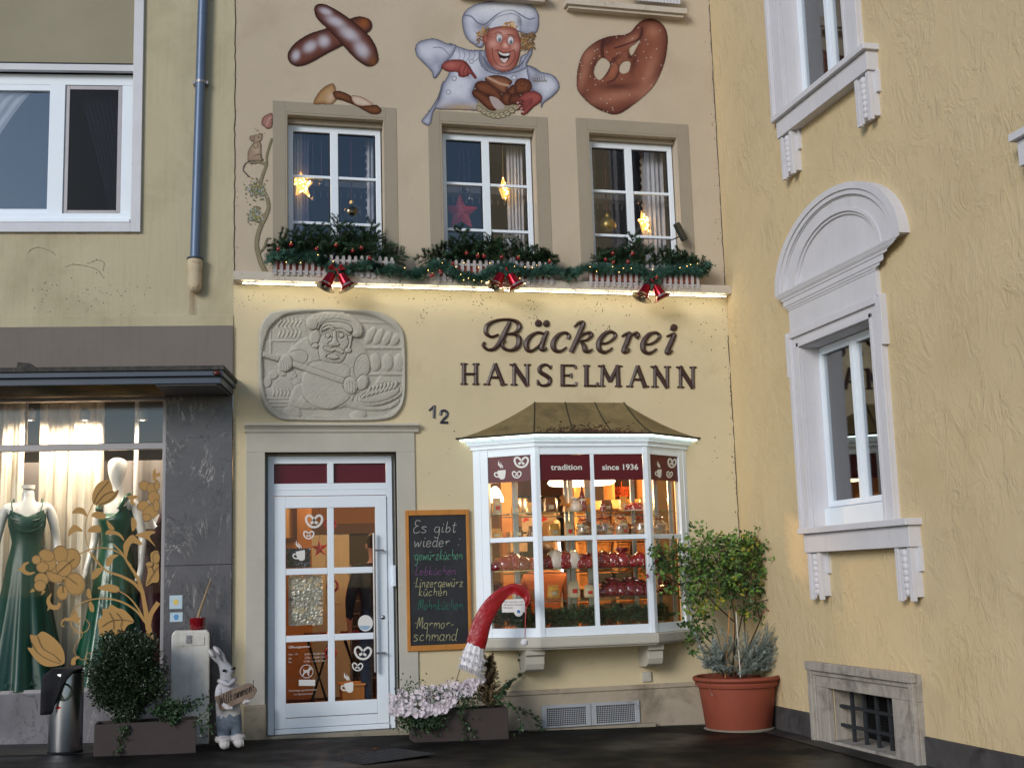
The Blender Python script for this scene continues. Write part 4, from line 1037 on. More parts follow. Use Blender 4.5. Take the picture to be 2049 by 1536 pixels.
for h in ([(1326, 490), (1345, 430), (1378, 396), (1418, 410), (1436, 446), (1412, 500), (1372, 545), (1340, 530)], [(1500, 490), (1508, 440), (1540, 418), (1574, 426), (1564, 488), (1530, 502)], [(1568, 330), (1610, 296), (1644, 268), (1610, 340), (1582, 380)]):
    hol = np.maximum(hol, (p.sd(h, 4) > 0)*1.0)
p.A = p.A*(1-hol)
p.mesh('painted_pretzel', M['mural'], BK)
# --- mouse, branch and petal beside the left window
p = Paint('A7', 55, 90, 300, 1345)
d = p.fill([(205, 185), (215, 135), (250, 112), (286, 104), (286, 200), (250, 222), (225, 205)], (166, 122, 112), 4); p.edge(d, (110, 70, 66), 12); p.line([(240, 200), (262, 150), (284, 130)], 3, (200, 166, 156), .8)
def bough(pts, w, w2, c=(140, 130, 104)):
    p.line(pts, w+2.5, (74, 70, 56), 1, True, w2+2); p.line(pts, w, c, 1, True, w2)
bough([(240, 1335), (205, 1265), (178, 1180), (166, 1100), (186, 1000), (232, 900), (258, 820), (242, 740), (198, 655), (212, 580), (240, 500), (246, 420), (282, 300)], 17, 5)
bough([(240, 496), (190, 478), (120, 486)], 9, 5); bough([(190, 1170), (225, 1130), (246, 1070), (272, 1062)], 6, 4); bough([(200, 960), (190, 920), (165, 890)], 5, 3); bough([(190, 640), (165, 600)], 4, 2)
for cx, cy, n, rx, ry in ((165, 690, 150, 80, 70), (150, 880, 150, 62, 70)):
    for i in range(n):
        x, y = random.gauss(cx, rx*.48), random.gauss(cy, ry*.48)
        if 66 < x < 280: p.disc(x, y, random.uniform(4, 9), random.uniform(3, 7), random.choice([(150, 148, 136), (128, 134, 92), (150, 140, 82), (170, 172, 176), (104, 112, 80)]), random.uniform(0, 180))
d = p.fill([(96, 430), (106, 385), (130, 345), (160, 322), (198, 332), (202, 400), (206, 440), (214, 466), (110, 470), (98, 455)], (158, 136, 114)); p.edge(d, (84, 72, 62), 9, .8); p.blob(165, 380, 26, 40, (186, 166, 144), .7, 0, d)
d = p.fill([(116, 300), (140, 274), (180, 264), (206, 260), (208, 290), (196, 316), (160, 330), (128, 316)], (164, 142, 120)); p.edge(d, (84, 72, 62), 7, .8)
p.disc(134, 294, 21, 22, (80, 70, 62)); p.disc(134, 294, 17, 18, (150, 124, 108)); p.disc(181, 287, 5, 6, (40, 34, 34)); p.disc(205, 262, 4, 4, (50, 40, 40))
p.line([(138, 350), (156, 372), (178, 356), (170, 346)], 2.5, (70, 60, 54)); p.line([(112, 468), (76, 496), (64, 540), (92, 572), (112, 592)], 3.5, (84, 76, 66), 1, True)
for q in (((190, 264), (170, 240), (150, 215)), ((196, 262), (182, 236), (165, 222)), ((205, 265), (222, 256), (228, 252))): p.line(q, 1.6, (84, 76, 66), 1, True)
p.line([(150, 430), (190, 418), (212, 462)], 3, (90, 78, 66))
p.mesh('painted_mouse_branch', M['mural'], BK)

# ------------------------------------------------------------------ carved relief over the door
p = Paint('B2', 78, 80, 1606, 1256, 4.4)
out = [(84, 700), (86, 480), (104, 280), (200, 140), (400, 94), (760, 86), (1200, 100), (1400, 148), (1540, 262), (1590, 400), (1600, 700), (1590, 1000), (1522, 1160), (1380, 1236), (1000, 1250), (500, 1245), (300, 1226), (160, 1120), (98, 950)]
dd = p.sd(out); p.A = (dd > 0)*1.0
inn = [(135, 700), (140, 520), (190, 330), (300, 205), (430, 150), (760, 130), (1150, 150), (1330, 205), (1480, 310), (1545, 430), (1562, 700), (1555, 1000), (1480, 1120), (1340, 1190), (1000, 1212), (500, 1205), (330, 1175), (210, 1080), (150, 930)]
di = p.sd(inn)
H = np.where(di < 0, .62+.25*np.sqrt(np.clip(-di/45, 0, 1)), .0)
H = np.where((di < 0) & (di > -12), .42, H)
H = np.where((dd < 14), .55*np.clip(dd/14, 0, 1), H)
def dome(pts, w, a, base=0.0, sm=5):
    global H
    d = p.sd(pts, sm) if isinstance(pts, list) else pts
    t = np.clip(d/w, 0, 1); h = base+a*np.sqrt(1-(1-t)**2)
    H = np.where((d > 0) & (di > 0), np.maximum(H, h), H)
    ring_ = (d <= 0) & (d > -6) & (di > 0)
    H = np.where(ring_ & (H < base+a*.9), H*.5, H)
def el(cx, cy, rx, ry, ang, w, a, base=0.0):
    dome((1-p.ell(cx, cy, rx, ry, ang))*min(rx, ry), w, a, base)
def grv(pts, w, k):
    global H
    d, t = p.ld(pts); H = H-k*np.clip(1-d/w, 0, 1)*(di > 0)
def ridge(pts, w, a, base=0.0):
    d, t = p.ld(pts); dome(w-d, w, a, base)
# oven, fire and steam at the left
dome([(140, 560), (230, 560), (230, 300), (560, 160), (600, 560), (460, 560), (420, 420), (140, 420)], 10, .12, 0, 0)
ridge([(230, 420), (470, 420)], 10, .3); ridge([(215, 300), (210, 560)], 14, .25)
for i in range(6): x = 290+i*42; ridge([(x, 380), (x+22, 320), (x-6, 270), (x+30, 220), (x+20, 190)], 13, .28)
for i in range(8): grv([(240+i*22, 440), (238+i*22, 540)], 5, .08)
el(335, 900, 112, 110, 0, 30, .15); el(335, 905, 96, 95, 0, 18, -.1)
for i in range(5):
    a = rad(200+i*35); cx, cy = 335+165*math.cos(a), 900+160*math.sin(a)
    el(cx, cy, 44, 52, math.degrees(a), 10, .3)
for i in range(6): ridge([(240+i*38, 980), (252+i*38, 940), (240+i*38, 910)], 11, .3)
for i in range(3): ridge([(150, 1010+i*38), (430, 1010+i*38)], 12, .22)
# shelves with loaves at the right
ridge([(1170, 492), (1560, 492)], 18, .34); ridge([(1220, 762), (1570, 762)], 16, .34); ridge([(1130, 225), (1420, 240)], 12, .2)
for i in range(4): el(1235+i*85, 365+i*14, 46, 100-i*10, 28, 40, .45)
for i in range(3): el(1285+i*125, 640, 62, 92, 0, 50, .48)
# figure
dome([(600, 380), (480, 440), (390, 540), (380, 640), (470, 700), (560, 760), (540, 900), (450, 1050), (560, 1120), (980, 1100), (1100, 1000), (1200, 850), (1225, 680), (1200, 540), (1120, 440), (1040, 390), (820, 430)], 120, .55, .1)
dome([(560, 740), (640, 640), (820, 640), (1010, 690), (1020, 800), (1040, 960), (960, 1060), (820, 1120), (660, 1090), (560, 1000), (530, 880)], 60, .25, .50)
dome([(450, 900), (540, 860), (560, 1010), (640, 1100), (540, 1120), (400, 1090)], 40, .35, .1); el(440, 1150, 95, 60, 15, 40, .45); el(1110, 1180, 90, 50, -10, 40, .42); ridge([(650, 1190), (1000, 1205)], 14, .2)
el(480, 600, 115, 75, -15, 60, .4, .3); el(1150, 690, 80, 130, 10, 60, .4, .3)
dome([(720, 330), (700, 450), (720, 600), (780, 640), (900, 650), (960, 620), (1010, 500), (1040, 380), (1000, 300), (860, 290)], 90, .45, .55)
dome([(585, 260), (590, 200), (660, 150), (800, 125), (960, 135), (1080, 190), (1150, 280), (1150, 360), (1100, 390), (1050, 370), (1040, 290), (960, 250), (820, 240), (730, 260), (700, 300), (640, 310)], 60, .45, .62); el(640, 240, 55, 70, 0, 40, .35, .72)
dome([(720, 300), (760, 250), (860, 235), (980, 250), (1040, 290), (1030, 340), (900, 300), (800, 295), (730, 330)], 24, .15, .95)
grv([(720, 250), (800, 215), (900, 205), (1030, 235)], 9, .2)
el(665, 390, 52, 80, 15, 22, .25, .7); el(665, 385, 30, 50, 15, 14, -.2, .9); el(670, 475, 32, 26, 0, 14, .2, .8); el(1025, 385, 24, 32, 0, 12, .2, .8); el(1005, 520, 34, 30, 0, 14, .25, .8); ridge([(1030, 400), (1020, 470), (1000, 510)], 12, .2, .8)
for cx in (800, 935):
    el(cx, 372, 62, 50, 10, 16, -.25, 1.15); grv([(cx-55, 380), (cx-10, 335), (cx+50, 370), (cx+10, 405), (cx-55, 380)], 9, .16); el(cx, 372, 24, 24, 0, 12, .12, 1.05)
ridge([(750, 310), (810, 285), (870, 318), (940, 320), (1010, 360)], 14, .2, .95)
dome([(850, 330), (880, 330), (890, 420), (920, 460), (880, 485), (820, 478), (800, 455), (840, 420)], 30, .3, 1.0)
ridge([(775, 500), (830, 525), (860, 510), (900, 520), (940, 540)], 20, .2, 1.0); grv([(780, 545), (850, 550), (920, 548)], 9, .2); el(850, 590, 62, 26, 5, 16, .2, 1.0); grv([(700, 330), (715, 430), (790, 470)], 9, .1); grv([(960, 420), (930, 460)], 8, .12)
# peel with its handle and the long loaf on it
ridge([(140, 560), (300, 610), (560, 700), (800, 785), (1000, 850)], 30, .32, .62); grv([(150, 565), (560, 705), (1000, 850)], 6, .14)
el(365, 650, 72, 92, 10, 34, .42, .62); el(1030, 880, 72, 90, -10, 34, .42, .62)
for i in range(4): grv([(320+i*26, 640+i*8), (330+i*26, 710+i*8)], 7, .18); grv([(990+i*30, 840+i*10), (1000+i*28, 930+i*8)], 7, .18)
el(1150, 850, 60, 80, 20, 30, .35, .5)
dome([(1280, 870), (1330, 770), (1540, 850), (1500, 880)], 20, .25, .2, 0)
el(1320, 975, 260, 105, -14, 50, .4, .25); el(1320, 965, 215, 78, -14, 40, .22, .55)
for i in range(8): ridge([(1150+i*46, 1000-i*14), (1210+i*40, 950-i*10), (1230+i*38, 900-i*8)], 15, .16, .68)
dome([(980, 1080), (1060, 1030), (1200, 1090), (1400, 1085), (1530, 1010), (1500, 1080), (1380, 1130), (1150, 1130)], 24, .25, .15)
for i in range(10): grv([(620+i*30, 900+(i % 3)*40), (660+i*30, 905+(i % 3)*40)], 6, .06)
H = H+(di > 0)*.05*(np.sin(p.X*.11+3*np.sin(p.Y*.021))*np.sin(p.Y*.13+2*np.sin(p.X*.017)))*(.5+.5*np.sin(p.X*.013+p.Y*.019))
for _ in range(1): H[1:-1, 1:-1] = (H[1:-1, 1:-1]*4+H[:-2, 1:-1]+H[2:, 1:-1]+H[1:-1, :-2]+H[1:-1, 2:])/8
p.H = np.where(dd > 0, np.maximum(H, 0), 0)
M['relief'] = pmat('carved_stone', (172, 168, 157), .9, .08, 6, .6, 45, k=1.05, dirt=.3, dcol=(112, 106, 100), ds=5)
p.mesh('carved_relief', M['relief'], BK, y=-.004, relief=.037)

# ------------------------------------------------------------------ lettering
M['brownletter'] = pmat('dark_brown_letter', (58, 36, 32), .38, .12, 12, .15, 60, k=1.0, spec=.5)
M['ironletter'] = pmat('blue_black_number', (52, 56, 70), .4, .1, 12)
def stroke3d(mb, key, pts, ws, y0=0.0, d=.02, sm=6, fr=FB, flat=False, ph=0.0):
    P = np.array([np.append(np.array(q, float), w) for q, w in zip(pts, ws if hasattr(ws, '__len__') else [ws]*len(pts))])
    P = np.array(smoothpts(P, sm)) if sm and len(P) > 2 else P
    rings = []; n = len(P)
    for i in range(n):
        t = P[min(i+1, n-1), :2]-P[max(i-1, 0), :2]; t = t/(np.hypot(*t)+1e-9); nn = np.array([-t[1], t[0]]); w = max(P[i, 2], .5)/2
        r = []
        for o, yy in ((-1, 0), (-.86, -.62-ph), (0, -1-ph), (.86, -.62-ph), (1, 0)):
            q = P[i, :2]+nn*w*o; x, z = fr.U(Q(key, *q), y0); r.append((x, y0+yy*d, z))
        rings.append(r)
    mb.loft(rings)
def dot3d(mb, key, c, r, y0=0.0, d=.02, fr=FB):
    rings = []
    for k, (s, yy) in enumerate(((1, 0), (1, -.5), (.8, -.85), (.4, -1.0))):
        rings.append([(lambda q: (q[0], y0+yy*d, q[1]))(fr.U(Q(key, c[0]+r*s*math.cos(a*math.pi/8), c[1]+r*s*math.sin(a*math.pi/8)), y0)) for a in range(16)])
    mb.loft(rings)
SG = thing('shop_sign', 'raised dark brown script word Bäckerei above the capital letters', 'sign', (FB.U(Q('B3', 1060, 260))[0], 0, FB.U(Q('B3', 1060, 370))[1]))
E1 = lambda dx, dy: [((1190+dx, 298+dy), (1240+dx, 295+dy), (1285+dx, 268+dy), (1300+dx, 238+dy), (1272+dx, 217+dy), (1228+dx, 232+dy), (1192+dx, 282+dy), (1190+dx, 335+dy), (1222+dx, 358+dy), (1258+dx, 346+dy), (1278+dx, 328+dy)), (16, 16, 20, 24, 20, 30, 38, 34, 26, 18, 12)]
script = [
 [[((580, 150), (552, 210), (522, 275), (478, 330), (430, 340), (398, 312), (408, 290)), (26, 36, 38, 28, 22, 20, 22)],
  [((500, 238), (450, 252), (416, 222), (428, 172), (486, 142), (560, 134), (622, 148), (646, 182), (622, 222), (560, 236)), (16, 20, 28, 30, 20, 18, 28, 36, 26, 14)],
  [((570, 232), (622, 238), (644, 272), (632, 320), (586, 344), (540, 332), (528, 300), (548, 276)), (14, 24, 38, 36, 22, 22, 20, 14)]],
 [[((815, 232), (768, 224), (722, 248), (692, 298), (704, 344), (742, 342), (788, 300), (822, 240)), (20, 20, 30, 38, 30, 20, 16, 18)], [((836, 214), (812, 270), (796, 330), (816, 340), (830, 328)), (24, 36, 38, 24, 12)]],
 [[((978, 268), (982, 240), (952, 224), (908, 244), (876, 298), (888, 342), (926, 350), (966, 324)), (28, 24, 20, 30, 38, 32, 22, 12)]],
 [[((1020, 186), (1052, 156), (1082, 160), (1062, 215), (1030, 290), (998, 358)), (12, 22, 30, 36, 36, 34)], [((1034, 282), (1080, 236), (1122, 224), (1136, 244), (1104, 274), (1062, 280)), (12, 18, 26, 26, 18, 12)], [((1062, 280), (1086, 312), (1096, 346), (1122, 350), (1142, 336)), (16, 32, 34, 22, 10)]],
 [E1(0, 0)],
 [[((1344, 250), (1372, 234), (1398, 236), (1378, 296), (1358, 350), (1384, 352), (1398, 334)), (12, 22, 36, 38, 34, 22, 10)], [((1388, 262), (1416, 236), (1446, 228), (1454, 246), (1440, 262)), (12, 20, 28, 30, 24)]],
 [E1(302, 6)],
 [[((1650, 250), (1682, 238), (1702, 240), (1678, 300), (1654, 356), (1672, 362), (1690, 346)), (12, 20, 32, 36, 34, 22, 10)]]]
dots = {1: [(775, 160, 24), (830, 162, 24)], 7: [(1700, 190, 25)]}
for i, L in enumerate(script):
    mb = MB()
    for j, (pts, ws) in enumerate(L): stroke3d(mb, 'B3', pts, ws, 0, .028, 7, ph=.06*j)
    for q in dots.get(i, []): dot3d(mb, 'B3', q[:2], q[2], 0, .022)
    mb.build('letter', M['brownletter'], SG)
SG2 = thing('shop_sign', 'raised dark brown capital letters HANSELMANN under the script word', 'sign', (FB.U(Q('B3', 1060, 520))[0], 0, FB.U(Q('B3', 1060, 590))[1]))
GL = {'H': [((.17, 0), (.17, 1)), ((.83, 0), (.83, 1)), ((.17, .5), (.83, .5))], 'A': [((.12, 0), (.47, 1)), ((.86, 0), (.47, 1)), ((.26, .36), (.72, .36))],
      'N': [((.16, 0), (.16, 1)), ((.10, 1), (.88, 0)), ((.86, 0), (.86, 1))], 'E': [((.2, 0), (.2, 1)), ((.08, .04), (.95, .04)), ((.08, .96), (.92, .96)), ((.2, .5), (.68, .5)), ((.95, .04), (.99, .2)), ((.92, .96), (.95, .82)), ((.68, .4), (.68, .6))],
      'L': [((.25, 0), (.25, 1)), ((.08, .04), (.9, .04)), ((.9, .04), (.98, .2))], 'M': [((.12, 0), (.16, 1)), ((.12, 1), (.5, .25)), ((.88, 1), (.5, .25)), ((.88, 0), (.84, 1))]}
SF = {'H': ((.17, 0), (.17, 1), (.83, 0), (.83, 1)), 'A': ((.1, 0), (.88, 0)), 'N': ((.16, 0), (.10, 1), (.86, 1)), 'L': ((.25, 1),), 'M': ((.12, 0), (.88, 0), (.10, 1), (.90, 1)), 'E': ()}
WID = {'A': (20, 30, 18), 'N': (22, 32, 22), 'M': (22, 28, 28, 30)}
for ch, a, b in (('H', 245, 370), ('A', 408, 556), ('N', 588, 718), ('S', 766, 868), ('E', 918, 1035), ('L', 1078, 1182), ('M', 1190, 1340), ('A', 1385, 1526), ('N', 1552, 1673), ('N', 1727, 1848)):
    mb = MB(); tp = lambda x: 431+(x-245)*.0150; 
    def pt(u, v): x = a+(b-a)*u; return (x, tp(x)+148*(1-v))
    if ch == 'S':
        stroke3d(mb, 'B3', [pt(.96, .96), pt(.93, .80)], 12, 0, .016); stroke3d(mb, 'B3', [pt(.04, .04), pt(.04, .28)], 12, 0, .016)
        stroke3d(mb, 'B3', [pt(.92, .80), pt(.70, .96), pt(.40, .96), pt(.16, .80), pt(.26, .62), pt(.60, .48), pt(.86, .32), pt(.80, .10), pt(.50, .02), pt(.22, .05), pt(.06, .22)], (14, 18, 22, 28, 30, 32, 30, 26, 20, 18, 14), 0, .020, 6)
    else:
        for j, (p0, p1) in enumerate(GL[ch]):
            w = WID.get(ch, (28, 28, 18))[j] if j < len(WID.get(ch, (28, 28, 18))) else 16
            if ch in 'EL': w = 30 if j == 0 else 16
            stroke3d(mb, 'B3', [pt(*p0), pt(*p1)], w, 0, .018, 0, ph=.05*j)
        for u, v in SF[ch]:
            c = pt(u, v); yy = c[1]+(-6 if v == 0 else 6); stroke3d(mb, 'B3', [(c[0]-23, yy), (c[0]+23, yy)], 13, 0, .015, 0)
    mb.build('letter', M['brownletter'], SG2)
HN = thing('house_number', 'small blue black metal house number 12 beside the carved relief', 'house number', (FB.U(Q('B3', 90, 790))[0], 0, FB.U(Q('B3', 90, 840))[1]))
mb = MB(); stroke3d(mb, 'B3', [(28, 756), (66, 722)], 14, 0, .014, 0); stroke3d(mb, 'B3', [(64, 720), (62, 806)], 18, 0, .016, 0); mb.build('digit', M['ironletter'], HN)
mb = MB(); stroke3d(mb, 'B3', [(106, 786), (112, 762), (134, 754), (152, 770), (146, 796), (124, 818), (108, 838)], (18, 18, 16, 20, 18, 16, 12), 0, .016); stroke3d(mb, 'B3', [(104, 836), (158, 838)], 18, 0, .013, 0); mb.build('digit', M['ironletter'], HN)
# ------------------------------------------------------------------ tube lamps
M['tube'] = emat('tube_light', (244, 236, 206), 15.0)
M['strip'] = emat('eave_light', (226, 255, 244), 5.0)
q0 = FB.U((486, 571), -.125); q1 = FB.U((1452, 599), -.125); zt_ = ZL-.124
LT = thing('tube_light', 'long white tube light running under the ledge', 'lamp', (q0[0], -.132, zt_))
mb = MB(); mb.tube([(q0[0], -.132, zt_), (q1[0], -.132, zt_)], .0048, 8); mb.build('tube', M['tube'], LT)
for i in range(14): x = q0[0]+(q1[0]-q0[0])*(i+.3)/14; mb = MB(); mb.box(x, x+.02, -.140, -.115, zt_-.001, zt_+.016); mb.build('clip', M['oldwhite'], LT)
LS = thing('eave_light_strip', 'bright white light strip under the eave of the bay window roof', 'lamp', (PA[0], PA[1]-.1, zE-.02))
mb = MB(); mb.tube([(x, y, zE-.021) for x, y in offs(.066)], .006, 6); mb.build('tube', M['strip'], LS)
# ------------------------------------------------------------------ Christmas greenery on the ledge
def vcol(name, base, var=.25, rough=.6, spec=.3, trans=0.0, vs=18):
    return pmat(name, base, rough, var, vs, k=1.0, spec=spec)
M['fir'] = vcol('fir_needles', (58, 84, 58), .4)
M['pvc'] = vcol('garland_green', (62, 98, 84), .35)
M['twig'] = pmat('twig_bark', (70, 52, 38), .9, .2, 20)
M['red'] = pmat('red_bauble', (128, 12, 20), .12, .05, 3, spec=.6, coat=.4)
M['redmatt'] = pmat('red_ribbon', (140, 14, 24), .5, .1, 6)
M['goldcap'] = pmat('gold_cap', (196, 160, 84), .3, .1, 8, metal=.9)
M['bellred'] = pmat('metallic_red', (150, 18, 34), .16, .06, 6, metal=.75, spec=.6)
M['bellin'] = pmat('silver_gold_lining', (214, 204, 178), .22, .08, 5, metal=.9)
M['picket'] = pmat('grey_white_picket', (178, 172, 172), .8, .1, 6, .2, 50, dirt=.4, dcol=(110, 92, 84), ds=9)
M['terra'] = pmat('terracotta_box', (168, 84, 66), .7, .1, 4)
M['bulb'] = emat('warm_bulb', (255, 196, 110), 6.0)
def rv(s=1.0): return Vector((random.gauss(0, s), random.gauss(0, s), random.gauss(0, s)))
def needles(mb, p0, p1, n, L, w, lean=.75, flat=None):
    p0, p1 = Vector(p0), Vector(p1); d = (p1-p0); dn = d.normalized(); a = dn.orthogonal().normalized(); b = dn.cross(a)
    for i in range(n):
        t = random.random(); p = p0+d*t; an = random.uniform(0, 6.283)
        o = a*math.cos(an)+b*math.sin(an)
        q = (o+dn*lean*random.uniform(.5, 1.3)).normalized()*L*random.uniform(.7, 1.15)
        s = dn.cross(o).normalized()*w/2
        mb.add([p-s, p+s, p+q+s*.4, p+q-s*.4], [(0, 1, 2, 3)])
def firbranch(mb, tw, base, tip, spread=1.0, L=.026, dens=1.0):
    base, tip = Vector(base), Vector(tip); d = tip-base; ln = d.length
    mid = base+d*.5+rv(.012)
    pts = [base, mid, tip]
    tw.tube(pts, [.005, .003, .0015], 5)
    for s0, s1 in ((base, mid), (mid, tip)): needles(mb, s0, s1, int(620*(s1-s0).length*dens), L*1.15, .0062)
    side = d.cross(Vector((0, 1, .2))).normalized()
    for k in range(int(6+ln*18)):
        t = random.uniform(.2, .95); p = base+d*t
        sg = 1 if k % 2 else -1
        e = p+(d.normalized()*.75+side*sg*.8+rv(.18)).normalized()*(.15*(1.15-t)*spread+.04)
        tw.tube([p, e], [.0022, .001], 4); needles(mb, p, e, int(700*(e-p).length*dens), L*1.05, .0062)
sets = {0: ('A7', [(300, 1100), (345, 1025), (440, 1000), (500, 1010), (565, 960), (625, 1030), (645, 965), (720, 1060), (790, 885), (860, 955), (940, 965), (985, 1000), (1068, 915), (1105, 1000), (1198, 1090), (1205, 1185), (400, 1080), (700, 1020), (880, 1040), (1020, 1050)]),
        1: ('A8', [(145, 1148), (190, 1110), (270, 1065), (365, 945), (470, 1000), (570, 1045), (625, 985), (700, 1090), (790, 1045), (880, 1090), (945, 1100), (1030, 1140), (1100, 1175), (420, 1050), (330, 1040), (520, 1100), (640, 1060)]),
        2: ('B1', [(245, 1105), (370, 1070), (515, 962), (540, 1010), (625, 1050), (720, 1085), (800, 1078), (890, 1080), (995, 1145), (430, 1110), (480, 1060), (850, 1130), (320, 1100), (940, 1120)])}
box = [('A7', 285, 1232, 1352, 1190), ('A8', 165, 1130, 1395, 1215), ('B1', 180, 1045, 1362, 1185)]
where = ['left upper window beside painted mouse', 'middle upper window with red star', 'right upper window with small mirror']
FY = -.158
bells = [('A7', (745, 1335)), ('A8', (735, 1325)), ('B1', (665, 1345))]
for i, (k, a, b, zb, zt) in enumerate(box):
    x0 = FB.U(Q(k, a, 1300), FY)[0]; x1 = FB.U(Q(k, b, 1300), FY)[0]
    z0 = FB.U(Q(k, (a+b)/2, zb), FY)[1]; z1 = FB.U(Q(k, (a+b)/2, zt), FY)[1]
    t = thing('flower_box', 'flower box behind picket fence under '+where[i], 'flower box', ((x0+x1)/2, -.08, ZL), group='flower boxes on the ledge')
    mb = MB(); mb.box(x0+.05, x1-.05, -.135, -.016, ZL-.002, ZL+.13); mb.build('planter', M['terra'], t, bevel=.005)
    n = 20
    for j in range(n):
        mb = MB()
        x = x0+(x1-x0)*(j+.5)/n; w2 = .0145; zz = z1+random.uniform(-.006, .006); dz = random.uniform(-.006, .004)
        mb.prism([(x-w2, z0+dz), (x+w2, z0+dz), (x+w2, zz-.014), (x+w2*.6, zz-.004), (x, zz), (x-w2*.6, zz-.004), (x-w2, zz-.014)], FY, FY+.009)
        mb.build('picket', M['picket'], t)
    mb = MB()
    for zz in (z0+.035, z1-.05): mb.box(x0, x1, FY+.0095, FY+.018, zz-.011, zz+.011)
    mb.build('fence_rail', M['picket'], t)
    g = thing('fir_branches', 'green fir branches in the flower box of '+where[i], 'fir branches', ((x0+x1)/2, -.08, ZL+.1), group='fir branches in the flower boxes')
    mb, tw = MB(), MB(); random.seed(20+i)
    for q in sets[i][1]:
        yy = random.uniform(-.17, -.05); tx, tz = FB.U(Q(k, *q), yy)
        bx_ = tx*.72+(x0+x1)/2*.28; bx_ = max(x0+.08, min(x1-.08, bx_))
        firbranch(mb, tw, (bx_, -.08, ZL+.12), (tx, yy, tz), 1.0)
    for j in range(16):
        bx_ = random.uniform(x0+.05, x1-.05); firbranch(mb, tw, (bx_, -.09, ZL+.11), (bx_+random.gauss(0, .14), random.uniform(-.2, -.1), ZL+random.uniform(.17, .27)), .8)
    mb.build('needle_spray', M['fir'], g, normals=False); tw.build('twig', M['twig'], g)
# garland
random.seed(5)
gp = [Q('A7', *q) for q in ((250, 1235), (290, 1200), (380, 1195), (470, 1215), (560, 1200), (640, 1215), (700, 1255), (760, 1300), (850, 1300), (940, 1275), (1040, 1265), (1130, 1305), (1230, 1300), (1330, 1335), (1420, 1330))]+[Q('A8', *q) for q in ((10, 1335), (110, 1285), (180, 1245), (260, 1270), (340, 1330), (440, 1345), (540, 1360), (630, 1290), (730, 1260), (830, 1290), (930, 1320), (1030, 1300), (1130, 1295), (1230, 1325))]+[Q('B1', *q) for q in ((10, 1245), (90, 1250), (160, 1205), (260, 1215), (370, 1220), (480, 1215), (580, 1225), (670, 1275), (770, 1235), (880, 1230), (980, 1225), (1050, 1250), (1075, 1205), (1100, 1192))]
GY = -.185
gpts = [(lambda u: Vector((u[0], GY+random.uniform(-.02, .02), u[1])))(FB.U(q, GY)) for q in gp]
gpts = [Vector(q) for q in smoothpts([tuple(q) for q in gpts], 5)]
GA = thing('garland', 'long green tinsel garland with tiny lights draped along the ledge and fences', 'garland', tuple(gpts[0]))
mb, tw = MB(), MB()
for a, b in zip(gpts[:-1], gpts[1:]):
    ln = (b-a).length; needles(mb, a, b, int(4200*ln), .066, .0072, .35)
    for s in range(max(1, int(ln/.03))):
        p = a.lerp(b, random.random()); e = p+rv(.045)+Vector((0, -.012, -.02)); needles(mb, p, e, 40, .034, .006, .5)
for j in range(10):
    i0 = random.choice(list(range(30, 70))+list(range(80, 150))); p = gpts[i0]; e = p+Vector((random.gauss(0, .05), -.01, -random.uniform(.05, .10))); needles(mb, p, e, 60, .04, .005, .5)
tw.tube(gpts, .006, 6)
mb.build('tinsel', M['pvc'], GA, normals=False); tw.build('wire', M['twig'], GA)
fl0 = None
for k, L in (('A8', [(222, 1238), (398, 1235), (607, 1238), (434, 1360), (478, 1375), (540, 1385), (108, 1298), (333, 1268), (515, 1272), (372, 1330), (395, 1375), (600, 1385), (806, 1265), (890, 1270), (985, 1255), (850, 1360), (950, 1275)]), ('B1', [(195, 1205), (245, 1240), (368, 1205), (418, 1246), (450, 1216), (512, 1216), (675, 1225), (940, 1200), (968, 1188), (885, 1212), (1020, 1180)]), ('A7', [(638, 1190), (755, 1240), (395, 1245), (505, 1250), (1305, 1290), (1485, 1308)])):
    for q in L:
        yy = GY-.05; x, z = FB.U(Q(k, *q), yy); mb = MB(); mb.ball((x, yy, z), .0032, 8, 6); mb.build('fairy_light', M['bulb'], GA, smooth=True)
# red baubles
random.seed(9)
BL = {'A7': [(432, 1112), (335, 1147), (627, 1145), (777, 1118), (905, 1160), (972, 1137), (1035, 1215), (1512, 1352)], 'A8': [(418, 1158), (508, 1180), (560, 1183), (702, 1190), (835, 1197), (1090, 1227), (308, 1244), (206, 1307), (137, 1338)], 'B1': [(370, 1102), (314, 1150), (520, 1104), (485, 1168), (372, 1172), (705, 1288)]}
BLab = {'A7': ['near the left end of the left fir spray', 'at the far left end of the garland, half hidden', 'small one left of the middle of the left fir spray', 'beneath the middle post of the left window', 'lower of the two right of the left bells', 'upper of the pair below the right pane of the left window', 'hanging before the right pickets of the left box', 'on the swag between left and middle window'],
        'A8': ['highest at the left of the middle fir spray', 'duller small one below the left pane of the middle window', 'beside the small dull one in the middle fir spray', 'above the middle pair of bells', 'right of centre in the middle fir spray', 'at the far right end of the middle fence', 'on the garland at the left of the middle fence', 'at the lower left corner of the middle box', 'lowest at the left of the middle box'],
        'B1': ['dark one in the left of the right fir spray', 'leftmost in the right fir spray', 'beneath the middle post of the right window', 'small dull one near the middle of the right spray', 'half hidden between two in the right spray', 'in the greenery above the right bells']}
b0 = None
